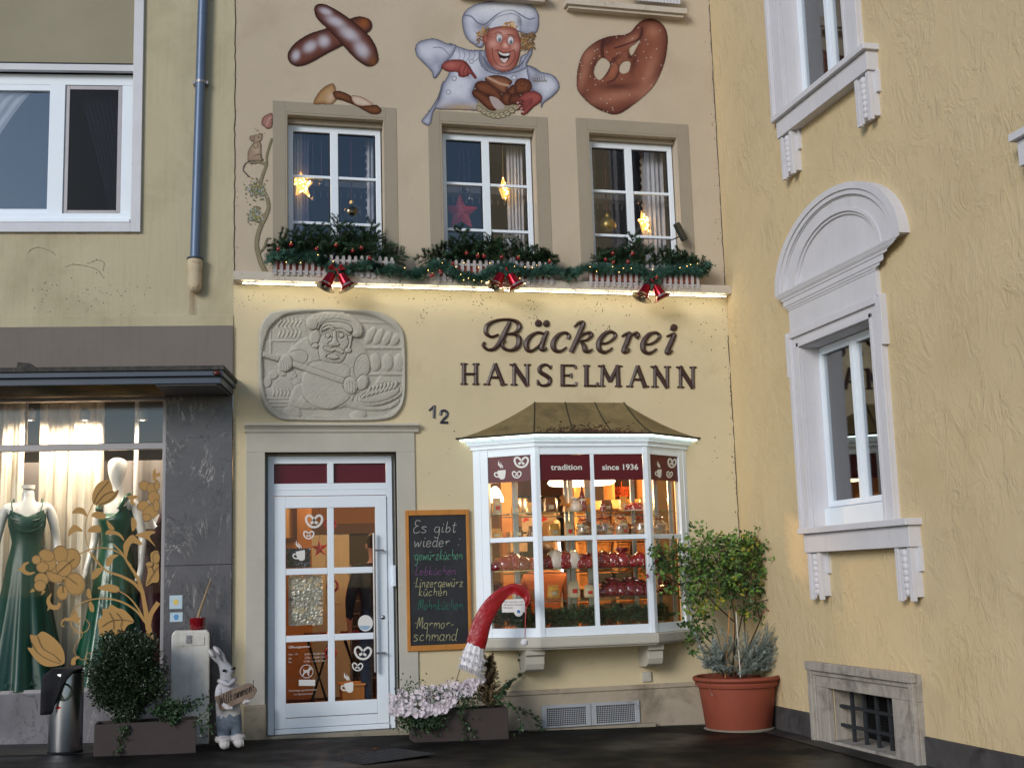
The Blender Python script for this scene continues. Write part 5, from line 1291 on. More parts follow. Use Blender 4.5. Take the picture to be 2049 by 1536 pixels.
for k in BL:
    for q, lab in zip(BL[k], BLab[k]):
        yy = -.215 if q[1] < 1200 else -.25
        x, z = FB.U(Q(k, *q), yy); label = 'shiny red bauble '+lab; r = .0205*random.uniform(.92, 1.08)
        if b0 is None:
            b0 = thing('red_bauble', label, 'bauble', (x, yy, z), group='red baubles in the greenery')
            mb = MB(); mb.ball((x, yy, z), .0205, 20, 14); mb.build('glass_ball', M['red'], b0, smooth='all')
            mb = MB(); mb.tube([(x, yy, z+.019), (x, yy, z+.027)], .0055, 8); mb.build('cap', M['goldcap'], b0)
        else: dup(b0, (x, yy, z), None, label, rot=(random.uniform(-.4, .4), random.uniform(-.6, .6), 0), scale=r/.0205)
# bells
def bell(mb, mi, top, mouth, r):
    top, mouth = Vector(top), Vector(mouth); ax = (mouth-top); h = ax.length; q = ax.to_track_quat('Z', 'Y').to_matrix()
    prof = [(.001, 0), (.30, 0), (.36, .02), (.38, .10), (.44, .35), (.52, .62), (.60, .78), (.66, .80), (.68, .84), (.80, .90), (.97, .98), (1.0, 1.0)]
    mb.lathe([(a*r, z*h) for a, z in prof], top, 28, q, cap=False)
    mi.lathe([(.965*r, .995*h), (.78*r, .9*h), (.62*r, .80*h), (.50*r, .6*h), (.40*r, .3*h), (.05*r, .2*h)], top, 28, q, cap=False)
    mi.tube([top+ax*.3, top+ax*.86], .003, 6); mi.ball(top+ax*.90, .012, 12, 8)
blab = ['pair of red metallic bells hanging below the left window, with a red bow', 'pair of red metallic bells hanging below the middle window', 'pair of red metallic bells hanging below the right window']
for i, (k, c) in enumerate(bells):
    yy = -.24; cx, cz = FB.U(Q(k, c[0]+(35 if i == 0 else 0), c[1]), yy)
    t = thing('christmas_bells', blab[i], 'bells', (cx, yy, cz), group='red bells under the windows')
    for s in (-1, 1):
        mo, mi = MB(), MB(); bell(mo, mi, (cx+s*.040, yy, cz+.0), (cx+s*.110, yy-.004, cz-.135), .100)
        o = mo.build('bell', M['bellred'], t, smooth=True); mi.build('clapper_and_lining', M['bellin'], o, smooth=True)
    mb = MB()
    if i == 0: 
        for s in (-1, 1): mb.tube([(cx, yy-.01, cz+.03), (cx+s*.05, yy-.03, cz+.075), (cx+s*.075, yy-.03, cz+.045), (cx, yy-.01, cz+.03)], [.008, .014, .012, .008], 6)
        mb.tube([(cx, yy-.02, cz+.03), (cx+.02, yy-.03, cz-.02)], [.012, .006], 6); mb.ball((cx, yy-.025, cz+.03), .016, 10, 8)
    else: mb.tube([(cx, yy-.02, cz+.05), (cx+.012, yy-.03, cz+.02)], [.008, .006], 6); mb.ball((cx, yy-.02, cz+.05), .012, 10, 8)
    mb.build('bow', M['redmatt'], t, smooth=True)
    mb = MB(); 
    for q in range(26): p0 = Vector((cx+random.gauss(0, .05), yy+.03, cz+random.gauss(.04, .03))); needles(mb, p0, p0+rv(.03)+Vector((0, -.015, -.02)), 26, .036, .005, .5)
    mb.build('green_tuft', M['pvc'], t, normals=False)
# ------------------------------------------------------------------ hanging window ornaments
WY = .24
M['starred'] = pmat('red_glitter', (168, 12, 22), .45, .35, 60, .4, 120, spec=.6)
M['goldmatt'] = pmat('matt_gold', (150, 128, 76), .35, .05, 4, metal=.8)
M['smoky'] = pmat('smoky_silver', (96, 84, 66), .07, .1, 3, metal=.95)
M['silver'] = pmat('silver_ball', (120, 110, 112), .08, .1, 3, metal=.95)
M['violet'] = pmat('violet_ribbon', (70, 44, 80), .6, .1, 5)
M['darkred'] = pmat('dark_red_ribbon', (80, 22, 30), .6, .1, 5)
M['lace'] = pmat('grey_lace_curtain', (196, 190, 190), .9, .12, 9, k=1.0)
M['lilac'] = pmat('lilac_curtain', (150, 144, 172), .9, .1, 5, k=.9)
M['starwire'] = pmat('gold_wire', (220, 170, 100), .5, .1, 5)
M['starbulb'] = emat('star_bulb', (255, 208, 120), 14.0)
M['starglow'] = emat('star_gauze', (255, 186, 96), 1.1)
def pxr(k, r): return r/ZM[k][2]*12.0/FPX
def ballhang(k, c, r, name, label, m, rib, top, group=None):
    x, z = FB.U(Q(k, *c), WY); R = pxr(k, r); t = thing(name, label, 'bauble', (x, WY, z), group=group)
    mb = MB(); mb.ball((x, WY, z), R, 28, 18); mb.build('ball', M[m], t, smooth='all')
    mb = MB(); mb.tube([(x, WY, z+R*.97), (x, WY, z+R*1.28)], R*.24, 10); mb.build('cap', M['goldcap'], t)
    mb = MB(); zt = FB.U(Q(k, c[0], top), WY)[1]; mb.box(x-.006*(1 if R > .04 else .5), x+.006*(1 if R > .04 else .5), WY-.001, WY+.001, z+R*1.28, zt); mb.build('ribbon', M[rib], t)
ballhang('A7', (896, 872), 77, 'ornament_ball', 'big smoky silver ball behind the right pane of the left upper window', 'smoky', 'darkred', 262)
ballhang('B1', (328, 892), 76, 'ornament_ball', 'big matt gold ball hanging behind the left pane of the right upper window', 'goldmatt', 'darkred', 300)
sg = 'small silver balls in the upper windows'
ballhang('A7', (600, 772), 22, 'silver_ball', 'small silver ball touching the lit star in the left upper window', 'silver', 'violet', 262, sg)
ballhang('A7', (665, 645), 24, 'silver_ball', 'small silver ball left of the middle post of the left upper window', 'silver', 'violet', 262, sg)
ballhang('A8', (402, 645), 24, 'silver_ball', 'small silver ball just above the red star, the higher one', 'silver', 'violet', 262, sg)
ballhang('A8', (445, 720), 24, 'silver_ball', 'small silver ball right of the red star tip, the lower one', 'silver', 'violet', 262, sg)
ballhang('B1', (560, 702), 22, 'silver_ball', 'small reddish silver ball above the lit star in the right upper window', 'silver', 'darkred', 330, sg)
ballhang('B1', (462, 455), 16, 'silver_ball', 'small dark ball against the middle post of the right upper window, high up', 'smoky', 'darkred', 320, sg)
def starpts(n, R, r, a0): return [((R if i % 2 == 0 else r)*math.cos(a0+i*math.pi/n), (R if i % 2 == 0 else r)*math.sin(a0+i*math.pi/n)) for i in range(2*n)]
def starmesh(mb, c, R, r, a0, th, turn):
    pts = starpts(5, R, r, a0); M_ = Matrix.Rotation(turn, 3, 'Z')
    vs = [Vector(c)+M_ @ Vector((x, 0, z)) for x, z in pts]+[Vector(c)+M_ @ Vector((0, -th, 0)), Vector(c)+M_ @ Vector((0, th, 0))]
    mb.add(vs, [(i, (i+1) % 10, 10) for i in range(10)]+[((i+1) % 10, i, 11) for i in range(10)]); return vs
x, z = FB.U(Q('A8', 372, 830), WY); R = pxr('A8', 165)
t = thing('red_star', 'large red glitter star hanging behind the left pane of the middle upper window', 'star', (x, WY, z))
mb = MB(); starmesh(mb, (x, WY, z), R, R*.45, rad(92), .035, .1); mb.build('star_body', M['starred'], t)
mb = MB(); zt = FB.U(Q('A8', 365, 262), WY)[1]; mb.box(x-.008, x-.002, WY-.001, WY+.001, z+R*.95, zt); mb.build('ribbon', M['darkred'], t)
for k, c, r, a0, turn, lab, top in (('A7', (515, 655), 128, 95, .5, 'lit gold wire star hanging at the left edge of the left upper window', 262), ('A8', (718, 645), 128, 100, 1.15, 'lit gold wire star seen edge on in the middle upper window', 270), ('B1', (606, 868), 118, 110, .75, 'lit gold wire star before the grey curtain of the right upper window', 330)):
    x, z = FB.U(Q(k, *c), WY); R = pxr(k, r); t = thing('star_lamp', lab, 'star lamp', (x, WY, z), group='lit wire stars in the upper windows')
    mb = MB(); vs = starmesh(mb, (x, WY, z), R*.92, R*.42, rad(a0), .045, turn); mb.build('gauze', M['starglow'], t)
    mb = MB()
    for i in range(10): mb.tube([vs[i], vs[(i+1) % 10]], .0022, 4); mb.tube([vs[i], vs[10]], .0016, 4)
    zt = FB.U(Q(k, c[0], top), WY)[1]; mb.tube([(x, WY, z+R*.8), (x, WY, zt)], .002, 4)
    mb.build('wire_frame', M['starwire'], t)
    l_ = bpy.data.lights.new('star_light', 'POINT'); l_.energy = 2.2; l_.color = (1, .66, .34); l_.shadow_soft_size = .05; lo_ = bpy.data.objects.new('star_light', l_); COL.objects.link(lo_); lo_.location = (x, WY+.02, z)
    random.seed(len(lab))
    for i in range(34):
        f = random.choice(range(10)); a, b_ = vs[f], vs[(f+1) % 10]; u, v = random.random(), random.random()
        p = (a*(1-u)+b_*u)*(1-v*.8)+vs[10]*(v*.8); mb = MB(); mb.ball((p.x, p.y-.012, p.z), .0055, 8, 5); mb.build('bulb', M['starbulb'], t, smooth=True)
def drape(name, label, fr, y, x0a, x1a, zt, x0b, x1b, zb, m, waves=6, amp=.012, scal=0, parentless=True, n=26, rows=14, cat='curtain', bow=0.0):
    t = thing(name, label, cat, tuple(fr.M @ Vector(((x0a+x1a)/2, y, zb))), fr.a)
    mb = MB(); vs = []
    for j in range(rows+1):
        v = j/rows; z = zt+(zb-zt)*v; q = v**(1+bow)
        l = x0a+(x0b-x0a)*q; r = x1a+(x1b-x1a)*q
        for i in range(n*2+1):
            u = i/(n*2); s = 1
            xx = l+(r-l)*u
            if scal and ((scal < 0 and i == 0) or (scal > 0 and i == n*2)): xx += .018*(1 if j % 2 else -1)*(1 if scal > 0 else -1)
            vs.append((xx, y+amp*math.sin(u*waves*6.283+v*1.3)+amp*.4*math.sin(u*waves*15+v*3), z))
    k = n*2+1; mb.add(vs, [(j*k+i, j*k+i+1, (j+1)*k+i+1, (j+1)*k+i) for j in range(rows) for i in range(k-1)])
    mb.build('cloth', M[m], t, fr, smooth='all', normals=False); return t
def cur(k, xa, xb, za, zb, name, label, m, **kw):
    y = .30; x0, z1 = FB.U(Q(k, xa, za), y); x1, z0 = FB.U(Q(k, xb, zb), y); drape(name, label, FB, y, x0, x1, z1, x0, x1, z0, m, **kw)
cur('A7', 455, 520, 240, 1330, 'curtain', 'pale lilac curtain at the left edge of the left upper window', 'lace', waves=2)
cur('A7', 512, 570, 240, 1000, 'curtain', 'dark lilac curtain fold behind the lit star of the left upper window', 'lilac', waves=2)
cur('A7', 1010, 1075, 270, 1340, 'lace_curtain', 'narrow lace curtain at the right edge of the left upper window', 'lace', waves=2, scal=-1, rows=36)
cur('A8', 735, 900, 260, 1330, 'curtain', 'grey lace curtain filling the right pane of the middle upper window', 'lace', waves=5)
cur('B1', 218, 258, 300, 1340, 'lace_curtain', 'narrow scalloped lace at the left edge of the right upper window', 'lace', waves=1, scal=1, rows=36)
cur('B1', 580, 800, 310, 1340, 'lace_curtain', 'broad grey scalloped lace curtain behind the lit star of the right window', 'lace', waves=5, scal=-1, rows=36)
# snowman figure at the middle window, half hidden by the fir
x, z = FB.U(Q('A8', 762, 1040), WY-.02); t = thing('snowman', 'small white plush snowman standing behind the fir at the middle window', 'figure', (x, WY, z-.1))
M['plush'] = pmat('white_plush', (190, 190, 194), .95, .05, 20, .3, 90); M['scarf'] = pmat('dark_scarf', (60, 66, 74), .9, .3, 30)
mb = MB(); mb.ball((x, WY, z+.03), .055, 16, 10); mb.ball((x, WY, z-.06), .075, 16, 10); mb.build('body', M['plush'], t, smooth='all')
mb = MB(); mb.lathe([(.05, -.012), (.058, 0), (.05, .012)], (x, WY, z-.012), 16); mb.build('scarf', M['scarf'], t, smooth=True)
mb = MB(); mb.tube([(x, WY-.05, z+.03), (x-.002, WY-.075, z+.026)], [.009, .002], 8); mb.ball((x-.02, WY-.048, z+.05), .006, 8, 6); mb.ball((x+.02, WY-.048, z+.05), .006, 8, 6); mb.build('nose_and_eyes', M['darkred'], t, smooth=True)
# little spy mirror on the right window surround
x, z = FB.U(Q('B1', 892, 935), -.12); t = thing('spy_mirror', 'small dark framed mirror on an arm beside the right upper window', 'mirror', (x, -.12, z))
M['mirrorframe'] = pmat('mirror_frame', (44, 48, 50), .45, .1, 6)
R_ = Matrix.Rotation(rad(-26), 3, 'Y') @ Matrix.Rotation(rad(25), 3, 'Z')
def rect(mb, w, h, y0, y1, r=.02):
    pts = []
    for cx_, cz_, a in ((w-r, h-r, 0), (-w+r, h-r, 90), (-w+r, -h+r, 180), (w-r, -h+r, 270)):
        for j in range(5): q = rad(a+22.5*j); pts.append((cx_+r*math.cos(q), cz_+r*math.sin(q)))
    t_ = MB(); t_.prism(pts, y0, y1); mb.add([R_ @ Vector(q)+Vector((x, -.12, z)) for q in t_.v], t_.f)
mb = MB(); rect(mb, .045, .098, -.008, .018); mb.build('mirror_frame', M['mirrorframe'], t, bevel=.003)
mb = MB(); rect(mb, .037, .088, -.011, -.0085, .014); mb.build('mirror_glass', pmat('mirror_glass', (130, 136, 144), .05, .02, 2, metal=1.0, k=.5), t)
mb = MB(); mb.tube([(x-.02, -.11, z-.05), (x-.03, -.04, z-.05), (x-.05, 0.02, z-.05)], .007, 8); mb.build('arm', M['iron'], t)
# ------------------------------------------------------------------ film graphics and door stickers
def flat(mb, fr, key, pts, y, smooth=0, closed=True):
    P = smoothpts(pts, smooth, True) if smooth else pts
    mb.add([(lambda u: (u[0], y, u[1]))(fr.U(Q(key, *q), y)) for q in P], [tuple(range(len(P)))])
def ribbon(mb, fr, key, pts, w, y, smooth=6, y0=None):
    P = np.array([np.append(np.array(q, float), ww) for q, ww in zip(pts, w if hasattr(w, '__len__') else [w]*len(pts))]); P = np.array(smoothpts(P, smooth)) if smooth and len(P) > 2 else P
    vs = []; n = len(P)
    for i in range(n):
        t = P[min(i+1, n-1), :2]-P[max(i-1, 0), :2]; t = t/(np.hypot(*t)+1e-9); nn = np.array([-t[1], t[0]])*max(P[i, 2], .2)/2
        for s in (-1, 1): u = fr.U(Q(key, *(P[i, :2]+nn*s)), y); vs.append((u[0], y, u[1]))
    mb.add(vs, [(2*i, 2*i+2, 2*i+3, 2*i+1) for i in range(n-1)])
def pretzel(mb, fr, key, cx, cy, s, y, w=.26, ang=0, sx=1.0):
    c, n = math.cos(rad(ang)), math.sin(rad(ang))
    def T(p): a, b = p[0]*s*sx, p[1]*s; return (cx+a*c-b*n, cy+a*n+b*c)
    ribbon(mb, fr, key, [T(q) for q in ((.12, .15), (-.18, -.35), (-.55, -.62), (-.88, -.42), (-.90, 0), (-.65, .45), (-.25, .70), (.25, .70), (.65, .45), (.90, 0), (.88, -.42), (.55, -.62), (.18, -.35), (-.12, .15))], w*s, y)
    ribbon(mb, fr, key, [T(q) for q in ((-.12, .15), (-.40, .30))], w*s*1.2, y-.0004, 0); ribbon(mb, fr, key, [T(q) for q in ((.12, .15), (.40, .30))], w*s*1.2, y-.0004, 0)
def cup(mb, fr, key, cx, cy, s, y, sx=1.0, ang=0):
    c, n = math.cos(rad(ang)), math.sin(rad(ang))
    def T(p): a, b = p[0]*s*sx, p[1]*s; return (cx+a*c-b*n, cy+a*n+b*c)
    flat(mb, fr, key, [T(q) for q in ((-.45, -.42), (.62, -.52), (.62, -.1), (.52, .55), (.30, .72), (-.05, .72), (-.30, .45), (-.42, .1))], y)
    ribbon(mb, fr, key, [T(q) for q in ((-.42, -.10), (-.72, -.14), (-.84, .10), (-.66, .34), (-.30, .42))], .16*s, y-.0004)
    ribbon(mb, fr, key, [T(q) for q in ((.0, -.72), (-.02, -.95), (-.28, -1.25), (-.25, -1.75))], (.05*s, .2*s, .2*s, .02*s), y); ribbon(mb, fr, key, [T(q) for q in ((.22, -.70), (.22, -.95), (.0, -1.25), (.0, -1.5))], (.03*s, .12*s, .12*s, .02*s), y)
YF = .0155
mb = MB(); cup(mb, S1, 'B6', 388, 636, 58, YF); mb.build('film_cup', M['filmwhite'], BW, S1)
for q in ((543, 545, 55), (508, 640, 35)): mb = MB(); pretzel(mb, S1, 'B6', *q, YF); mb.build('film_pretzel', M['filmwhite'], BW, S1)
mb = MB(); cup(mb, S3, 'B6', 1588, 628, 52, YF, .62); mb.build('film_cup', M['filmwhite'], BW, S3)
for q in ((1687, 552, 46), (1668, 640, 32)): mb = MB(); pretzel(mb, S3, 'B6', *q, YF, .26, 8, .7); mb.build('film_pretzel', M['filmwhite'], BW, S3)
def text(s, fr, xz, size, y, m, name, parent, off=0.0, shear=0.0, align='LEFT', ext=0.0, width=None):
    cu = bpy.data.curves.new('text', 'FONT'); cu.body = s; cu.size = size; cu.offset = off; cu.shear = shear; cu.align_x = align; cu.extrude = ext; cu.resolution_u = 3
    ob = bpy.data.objects.new('text', cu); COL.objects.link(ob)
    dg = bpy.context.evaluated_depsgraph_get(); me = bpy.data.meshes.new_from_object(ob.evaluated_get(dg))
    vs = np.empty(len(me.vertices)*3); me.vertices.foreach_get('co', vs); vs = vs.reshape(-1, 3); fs = [tuple(p.vertices) for p in me.polygons]
    bpy.data.objects.remove(ob); bpy.data.curves.remove(cu); bpy.data.meshes.remove(me)
    k = 1.0
    if width and len(vs): k = width/(vs[:, 0].max()-vs[:, 0].min())
    b = MB(); b.add([(xz[0]+v[0]*k, y-v[2], xz[1]+v[1]) for v in vs], fs)
    return b.build(name, m, parent, fr, normals=False)
def textpx(s, fr, key, p0, p1, h, y, m, name, parent, **kw):
    a = fr.U(Q(key, *p0), y); b = fr.U(Q(key, *p1), y); t = fr.U(Q(key, p0[0], p0[1]-h), y)
    return text(s, fr, a, (t[1]-a[1])/.73, y, m, name, parent, width=b[0]-a[0], **kw)
textpx('tradition', S2, 'B6', (768, 606), (1005, 606), 44, YF, M['filmwhite'], 'film_lettering', BW, off=.0012)
textpx('since 1936', S2, 'B6', (1156, 606), (1430, 606), 44, YF, M['filmwhite'], 'film_lettering', BW, off=.0012)
GYD = LY+.024
mb = MB(); pretzel(mb, FB, 'C8', 262, 205, 58, GYD); pretzel(mb, FB, 'C8', 226, 298, 36, GYD); cup(mb, FB, 'C8', 168, 432, 56, GYD, 1, -6); mb.build('glass_sticker', M['filmwhite'], DR)
mb = MB(); pretzel(mb, FB, 'C8', 588, 1085, 58, GYD, .24, 4); pretzel(mb, FB, 'C8', 552, 1178, 36, GYD, .24, 4); cup(mb, FB, 'C8', 490, 1312, 56, GYD, 1, -6); mb.build('glass_sticker', M['filmwhite'], DR)
M['thinwhite'] = pmat('door_lettering', (196, 190, 186), .6, .03, 3)
textpx('Öffnungszeiten', FB, 'C8', (90, 1056), (232, 1056), 15, GYD, M['thinwhite'], 'door_lettering', DR, off=.0006)
for (s, a, b, yy) in (('Mo – Fr', 90, 154, 1104), ('6.00 – 18.00 Uhr', 198, 336, 1102), ('Sa', 90, 112, 1130), ('7.00 – 13.00 Uhr', 198, 336, 1126), ('So', 90, 112, 1154), ('13.00 – 16.00 Uhr', 192, 336, 1150), ('Feiertags geschlossen', 92, 278, 1346), ('Ihr Bäckerteam', 128, 250, 1370)):
    textpx(s, FB, 'C8', (a, yy), (b, yy), 13, GYD, M['thinwhite'], 'door_lettering', DR)
mb = MB(); ribbon(mb, FB, 'C8', [(212+43*math.cos(a*math.pi/12), 1210+43*math.sin(a*math.pi/12)) for a in range(25)], 5, GYD, 0)
ribbon(mb, FB, 'C8', [(182, 1240), (244, 1182)], 4, GYD-.0004, 0); flat(mb, FB, 'C8', [(188, 1190), (200, 1202), (222, 1198), (230, 1180), (246, 1186), (244, 1198), (232, 1204), (228, 1232), (232, 1244), (222, 1240), (214, 1218), (200, 1222), (188, 1244), (180, 1240), (192, 1214)], GYD); mb.build('no_dogs_sticker', M['thinwhite'], DR)
mb = MB(); flat(mb, FB, 'C8', [(160, 1266), (269, 1266), (269, 1306), (160, 1306)], GYD); mb.build('paper_label', M['filmwhite'], DR)
M['bluesticker'] = pmat('pale_blue_sticker', (150, 178, 200), .5, .1, 20)
mb = MB(); flat(mb, FB, 'C8', [(605+50*math.cos(a*math.pi/12), 888+54*math.sin(a*math.pi/12)) for a in range(24)], GYD); DS = mb.build('round_sticker', M['filmwhite'], DR)
mb = MB(); flat(mb, FB, 'C8', [(600+40*math.cos(a*math.pi/12), 895+40*math.sin(a*math.pi/12)) for a in range(1, 12)], GYD-.0006); mb.build('sticker_print', M['bluesticker'], DS)
# foil packet hung behind the middle left door pane
M['foil'] = pmat('crinkled_foil', (186, 180, 168), .30, .2, 9, .8, 26, metal=.55, bdist=1.5)
M['bread'] = pmat('pale_biscuit', (190, 172, 140), .7, .15, 20, .4, 60)
random.seed(12)
x0, z1 = FB.U(Q('C8', 90, 572), LY+.07); x1, z0 = FB.U(Q('C8', 322, 898), LY+.07)
t = thing('foil_bag', 'crinkled shiny bag of biscuits hanging behind the middle left door pane', 'bag', ((x0+x1)/2, LY+.1, z0))
def crumple(mb, x0, x1, z0, z1, y, amp, nx=22, nz=26):
    vs = []
    ph = [(random.uniform(5, 60), random.uniform(5, 60), random.uniform(0, 6)) for _ in range(10)]
    for j in range(nz+1):
        for i in range(nx+1):
            u, v = i/nx, j/nz; e = min(u, 1-u, v, 1-v)
            d = sum(math.sin(a*u+b*v+c) for a, b, c in ph)/10
            vs.append((x0+(x1-x0)*u+random.gauss(0, .002), y-amp*(min(e*6, 1)*.8+d*.9)+random.gauss(0, amp*.12), z0+(z1-z0)*v+random.gauss(0, .002)))
    k = nx+1; mb.add(vs, [(j*k+i, j*k+i+1, (j+1)*k+i+1, (j+1)*k+i) for j in range(nz) for i in range(nx)])
mb = MB(); crumple(mb, x0, x1, z0, z1, LY+.085, .022); mb.build('wrapper', M['foil'], t)
mb = MB()
for i in range(16): mb.ball((random.uniform(x0+.03, x1-.03), LY+.068, random.uniform(z0+.05, z1-.05)), random.uniform(.016, .026), 10, 7, (1, .3, .8))
mb.build('biscuit', M['bread'], t, kind='stuff')
x0, z1 = FB.U(Q('C8', 76, 390), LY+.07); x1, z0 = FB.U(Q('C8', 240, 516), LY+.07)
t = thing('foil_bag', 'dark glossy bag behind the cup sticker on the door', 'bag', ((x0+x1)/2, LY+.1, z0)); mb = MB(); crumple(mb, x0, x1, z0, z1, LY+.09, .015); mb.build('wrapper', pmat('dark_foil', (70, 70, 84), .15, .4, 8, 1.0, 22, metal=.7), t)
# ------------------------------------------------------------------ chalkboard
M['board'] = pmat('chalkboard_black', (40, 42, 46), .75, .25, 2.5, dirt=.35, dcol=(66, 68, 72), ds=1.8, dth=.45)
M['orangewood'] = pmat('orange_wood', (188, 126, 58), .55, .14, 4, .1, 30, streak=.35, dcol=(120, 70, 30))
cx0, cz1 = FB.U((811, 1020.5), -.035); cx1 = FB.U((940.5, 1100), -.035)[0]; cz0 = FB.U((875, 1300.5), -.035)[1]
CB = thing('chalkboard', 'black chalkboard in an orange wooden frame beside the door', 'chalkboard', ((cx0+cx1)/2, -.035, cz0))
fw = FB.U(Q('B8', 80, 600), -.035)[0]-cx0; fh = cz1-FB.U(Q('B8', 300, 122), -.035)[1]
mb = MB(); mb.frame(cx0, cx1, cz0, cz1, fw, -.036, -.006, fh, fh); mb.build('frame', M['orangewood'], CB, bevel=.004)
mb = MB(); mb.box(cx0+fw-.004, cx1-fw+.004, -.024, -.012, cz0+fh-.004, cz1-fh+.004); mb.build('board', M['board'], CB)
HW = {'E': [[(.8, .95), (.4, 1), (.15, .85), (.3, .6), (.6, .55), (.3, .5), (.05, .25), (.2, .0), (.6, .0), (.85, .12)]], 's': [[(.7, .45), (.35, .5), (.15, .38), (.5, .25), (.7, .1), (.4, .0), (.1, .05)]],
 'g': [[(.75, .48), (.3, .5), (.1, .25), (.3, .02), (.65, .1), (.75, .48), (.75, -.3), (.5, -.5), (.15, -.4)]], 'G': [[(.8, .8), (.4, .9), (.1, .55), (.3, .2), (.7, .3), (.75, .6), (.72, -.2), (.4, -.45), (.1, -.3)]],
 'i': [[(.3, .5), (.25, .1), (.45, .02), (.6, .1)], [(.33, .72), (.35, .74)]], 'b': [[(.25, 1), (.18, .1), (.4, 0), (.72, .2), (.6, .48), (.22, .35)]], 't': [[(.4, .95), (.32, .12), (.5, 0), (.75, .1)], [(.05, .62), (.75, .68)]],
 'w': [[(.05, .5), (.2, .02), (.45, .4), (.6, .02), (.85, .5)]], 'W': [[(.05, .9), (.22, .02), (.45, .6), (.62, .02), (.9, .9)]], 'e': [[(.12, .25), (.7, .3), (.5, .5), (.15, .4), (.15, .08), (.45, 0), (.75, .12)]], 'd': [[(.7, .45), (.3, .5), (.08, .22), (.3, .0), (.62, .12)], [(.80, 1.0), (.70, .1), (.88, .0)]],
 'r': [[(.2, .5), (.22, .02), (.25, .3), (.5, .5), (.75, .42)]], 'ü': [[(.12, .5), (.12, .12), (.4, .0), (.66, .2)], [(.74, .5), (.7, .05), (.85, .0)], [(.25, .75), (.27, .77)], [(.55, .75), (.57, .77)]], 'u': [[(.12, .5), (.12, .12), (.4, .0), (.66, .2)], [(.74, .5), (.7, .05), (.85, .0)], [(.2, .68), (.6, .7)]],
 'z': [[(.1, .48), (.7, .48), (.15, .02), (.8, .02)]], 'k': [[(.2, 1), (.18, .0)], [(.65, .5), (.2, .25), (.75, .0)]], 'c': [[(.7, .4), (.4, .5), (.12, .25), (.3, .02), (.75, .1)]], 'h': [[(.2, 1), (.18, .0), (.25, .35), (.5, .5), (.7, .35), (.7, .0)]], 'n': [[(.15, .5), (.17, .0), (.25, .38), (.5, .5), (.72, .32), (.72, .0)]],
 'L': [[(.3, 1.0), (.2, .1), (.1, .02), (.6, .06), (.9, .02)]], 'm': [[(.08, .5), (.1, .0), (.15, .35), (.3, .5), (.42, .35), (.42, .0), (.48, .35), (.68, .5), (.82, .35), (.85, .0)]], 'M': [[(.05, .0), (.15, .8), (.25, .95), (.42, .2), (.6, .95), (.75, .85), (.82, .0)]], 'o': [[(.45, .5), (.12, .3), (.3, .0), (.68, .15), (.62, .45), (.4, .5)]], 'a': [[(.7, .45), (.3, .5), (.08, .22), (.3, .0), (.62, .12)], [(.74, .5), (.72, .06), (.9, .0)]],
 ':': [[(.4, .55), (.44, .57)], [(.35, .1), (.39, .12)]], '·': [[(.4, .35), (.46, .37)]], '-': [[(.15, .3), (.7, .32)]], 'l': [[(.3, 1), (.2, .0), (.4, .02)]], '!': [[(.4, 1), (.35, .3)], [(.33, .05), (.35, .06)]]}
def handw(mb, fr, key, s, x0, x1, base, asc, y, w, slope=0.0, slant=.12, smooth=5):
    ii = [0]
    adv = [(.55 if c in 'it:·-l!' else 1.2 if c in 'wmMW' else .92) if c != ' ' else .6 for c in s]; tot = sum(adv); u = x0; k = (x1-x0)/tot
    for c, a in zip(s, adv):
        for st in HW.get(c, []):
            sc = 1.0 if c in 'EGLMW' else 1.0
            pts = []
            for px_, py_ in st:
                X = u+px_*k*(1.0 if a > .6 else .8)*(1.25 if a > 1 else 1); Y = base-py_*asc+slope*(X-x0); pts.append((X+(py_)*asc*slant, Y))
            if len(pts) == 2 and abs(st[0][0]-st[1][0])+abs(st[0][1]-st[1][1]) < .1: pts = [pts[0], (pts[0][0]+6, pts[0][1]-2)]
            ii[0] += 1; ribbon(mb, fr, key, pts, w*(1.4 if len(pts) == 2 and abs(st[0][0]-st[1][0])+abs(st[0][1]-st[1][1]) < .1 else 1), y-.0003*(ii[0] % 5), smooth if len(pts) > 2 else 0)
        u += a*k
YB = -.0255
ch = {'w': (188, 188, 184), 'g': (96, 160, 132), 'p': (126, 84, 132), 'y': (184, 180, 138), 't': (56, 120, 100)}
for kk, c in ch.items():
    M['chalk_'+kk] = pmat('chalk', c, .95, .3, 60, k=.85)
for s, kk, a, b, base, asc in (('Es', 'w', 105, 225, 265, 100), ('gibt', 'w', 272, 450, 262, 88), ('wieder', 'w', 112, 410, 380, 96), (':', 'w', 440, 500, 372, 100), ('·', 'g', 98, 118, 470, 60), ('gewürzkuchen', 'g', 118, 508, 485, 84), ('·Lebkuchen', 'p', 98, 455, 608, 76), ('·', 'y', 100, 125, 690, 60), ('Linzergewürz', 'y', 122, 512, 704, 78), ('kuchen', 'y', 148, 385, 775, 76), ('·', 't', 112, 140, 870, 60), ('Mohnkuchen', 't', 145, 512, 888, 84), ('·', 'y', 110, 135, 1018, 60), ('Marmor-', 'y', 135, 432, 1040, 92), ('schmand', 'y', 104, 462, 1140, 100)):
    mb = MB(); handw(mb, FB, 'B8', s, a, b, base, asc, YB, 4.5, -.012); mb.build('chalk_writing', M['chalk_'+kk], CB)
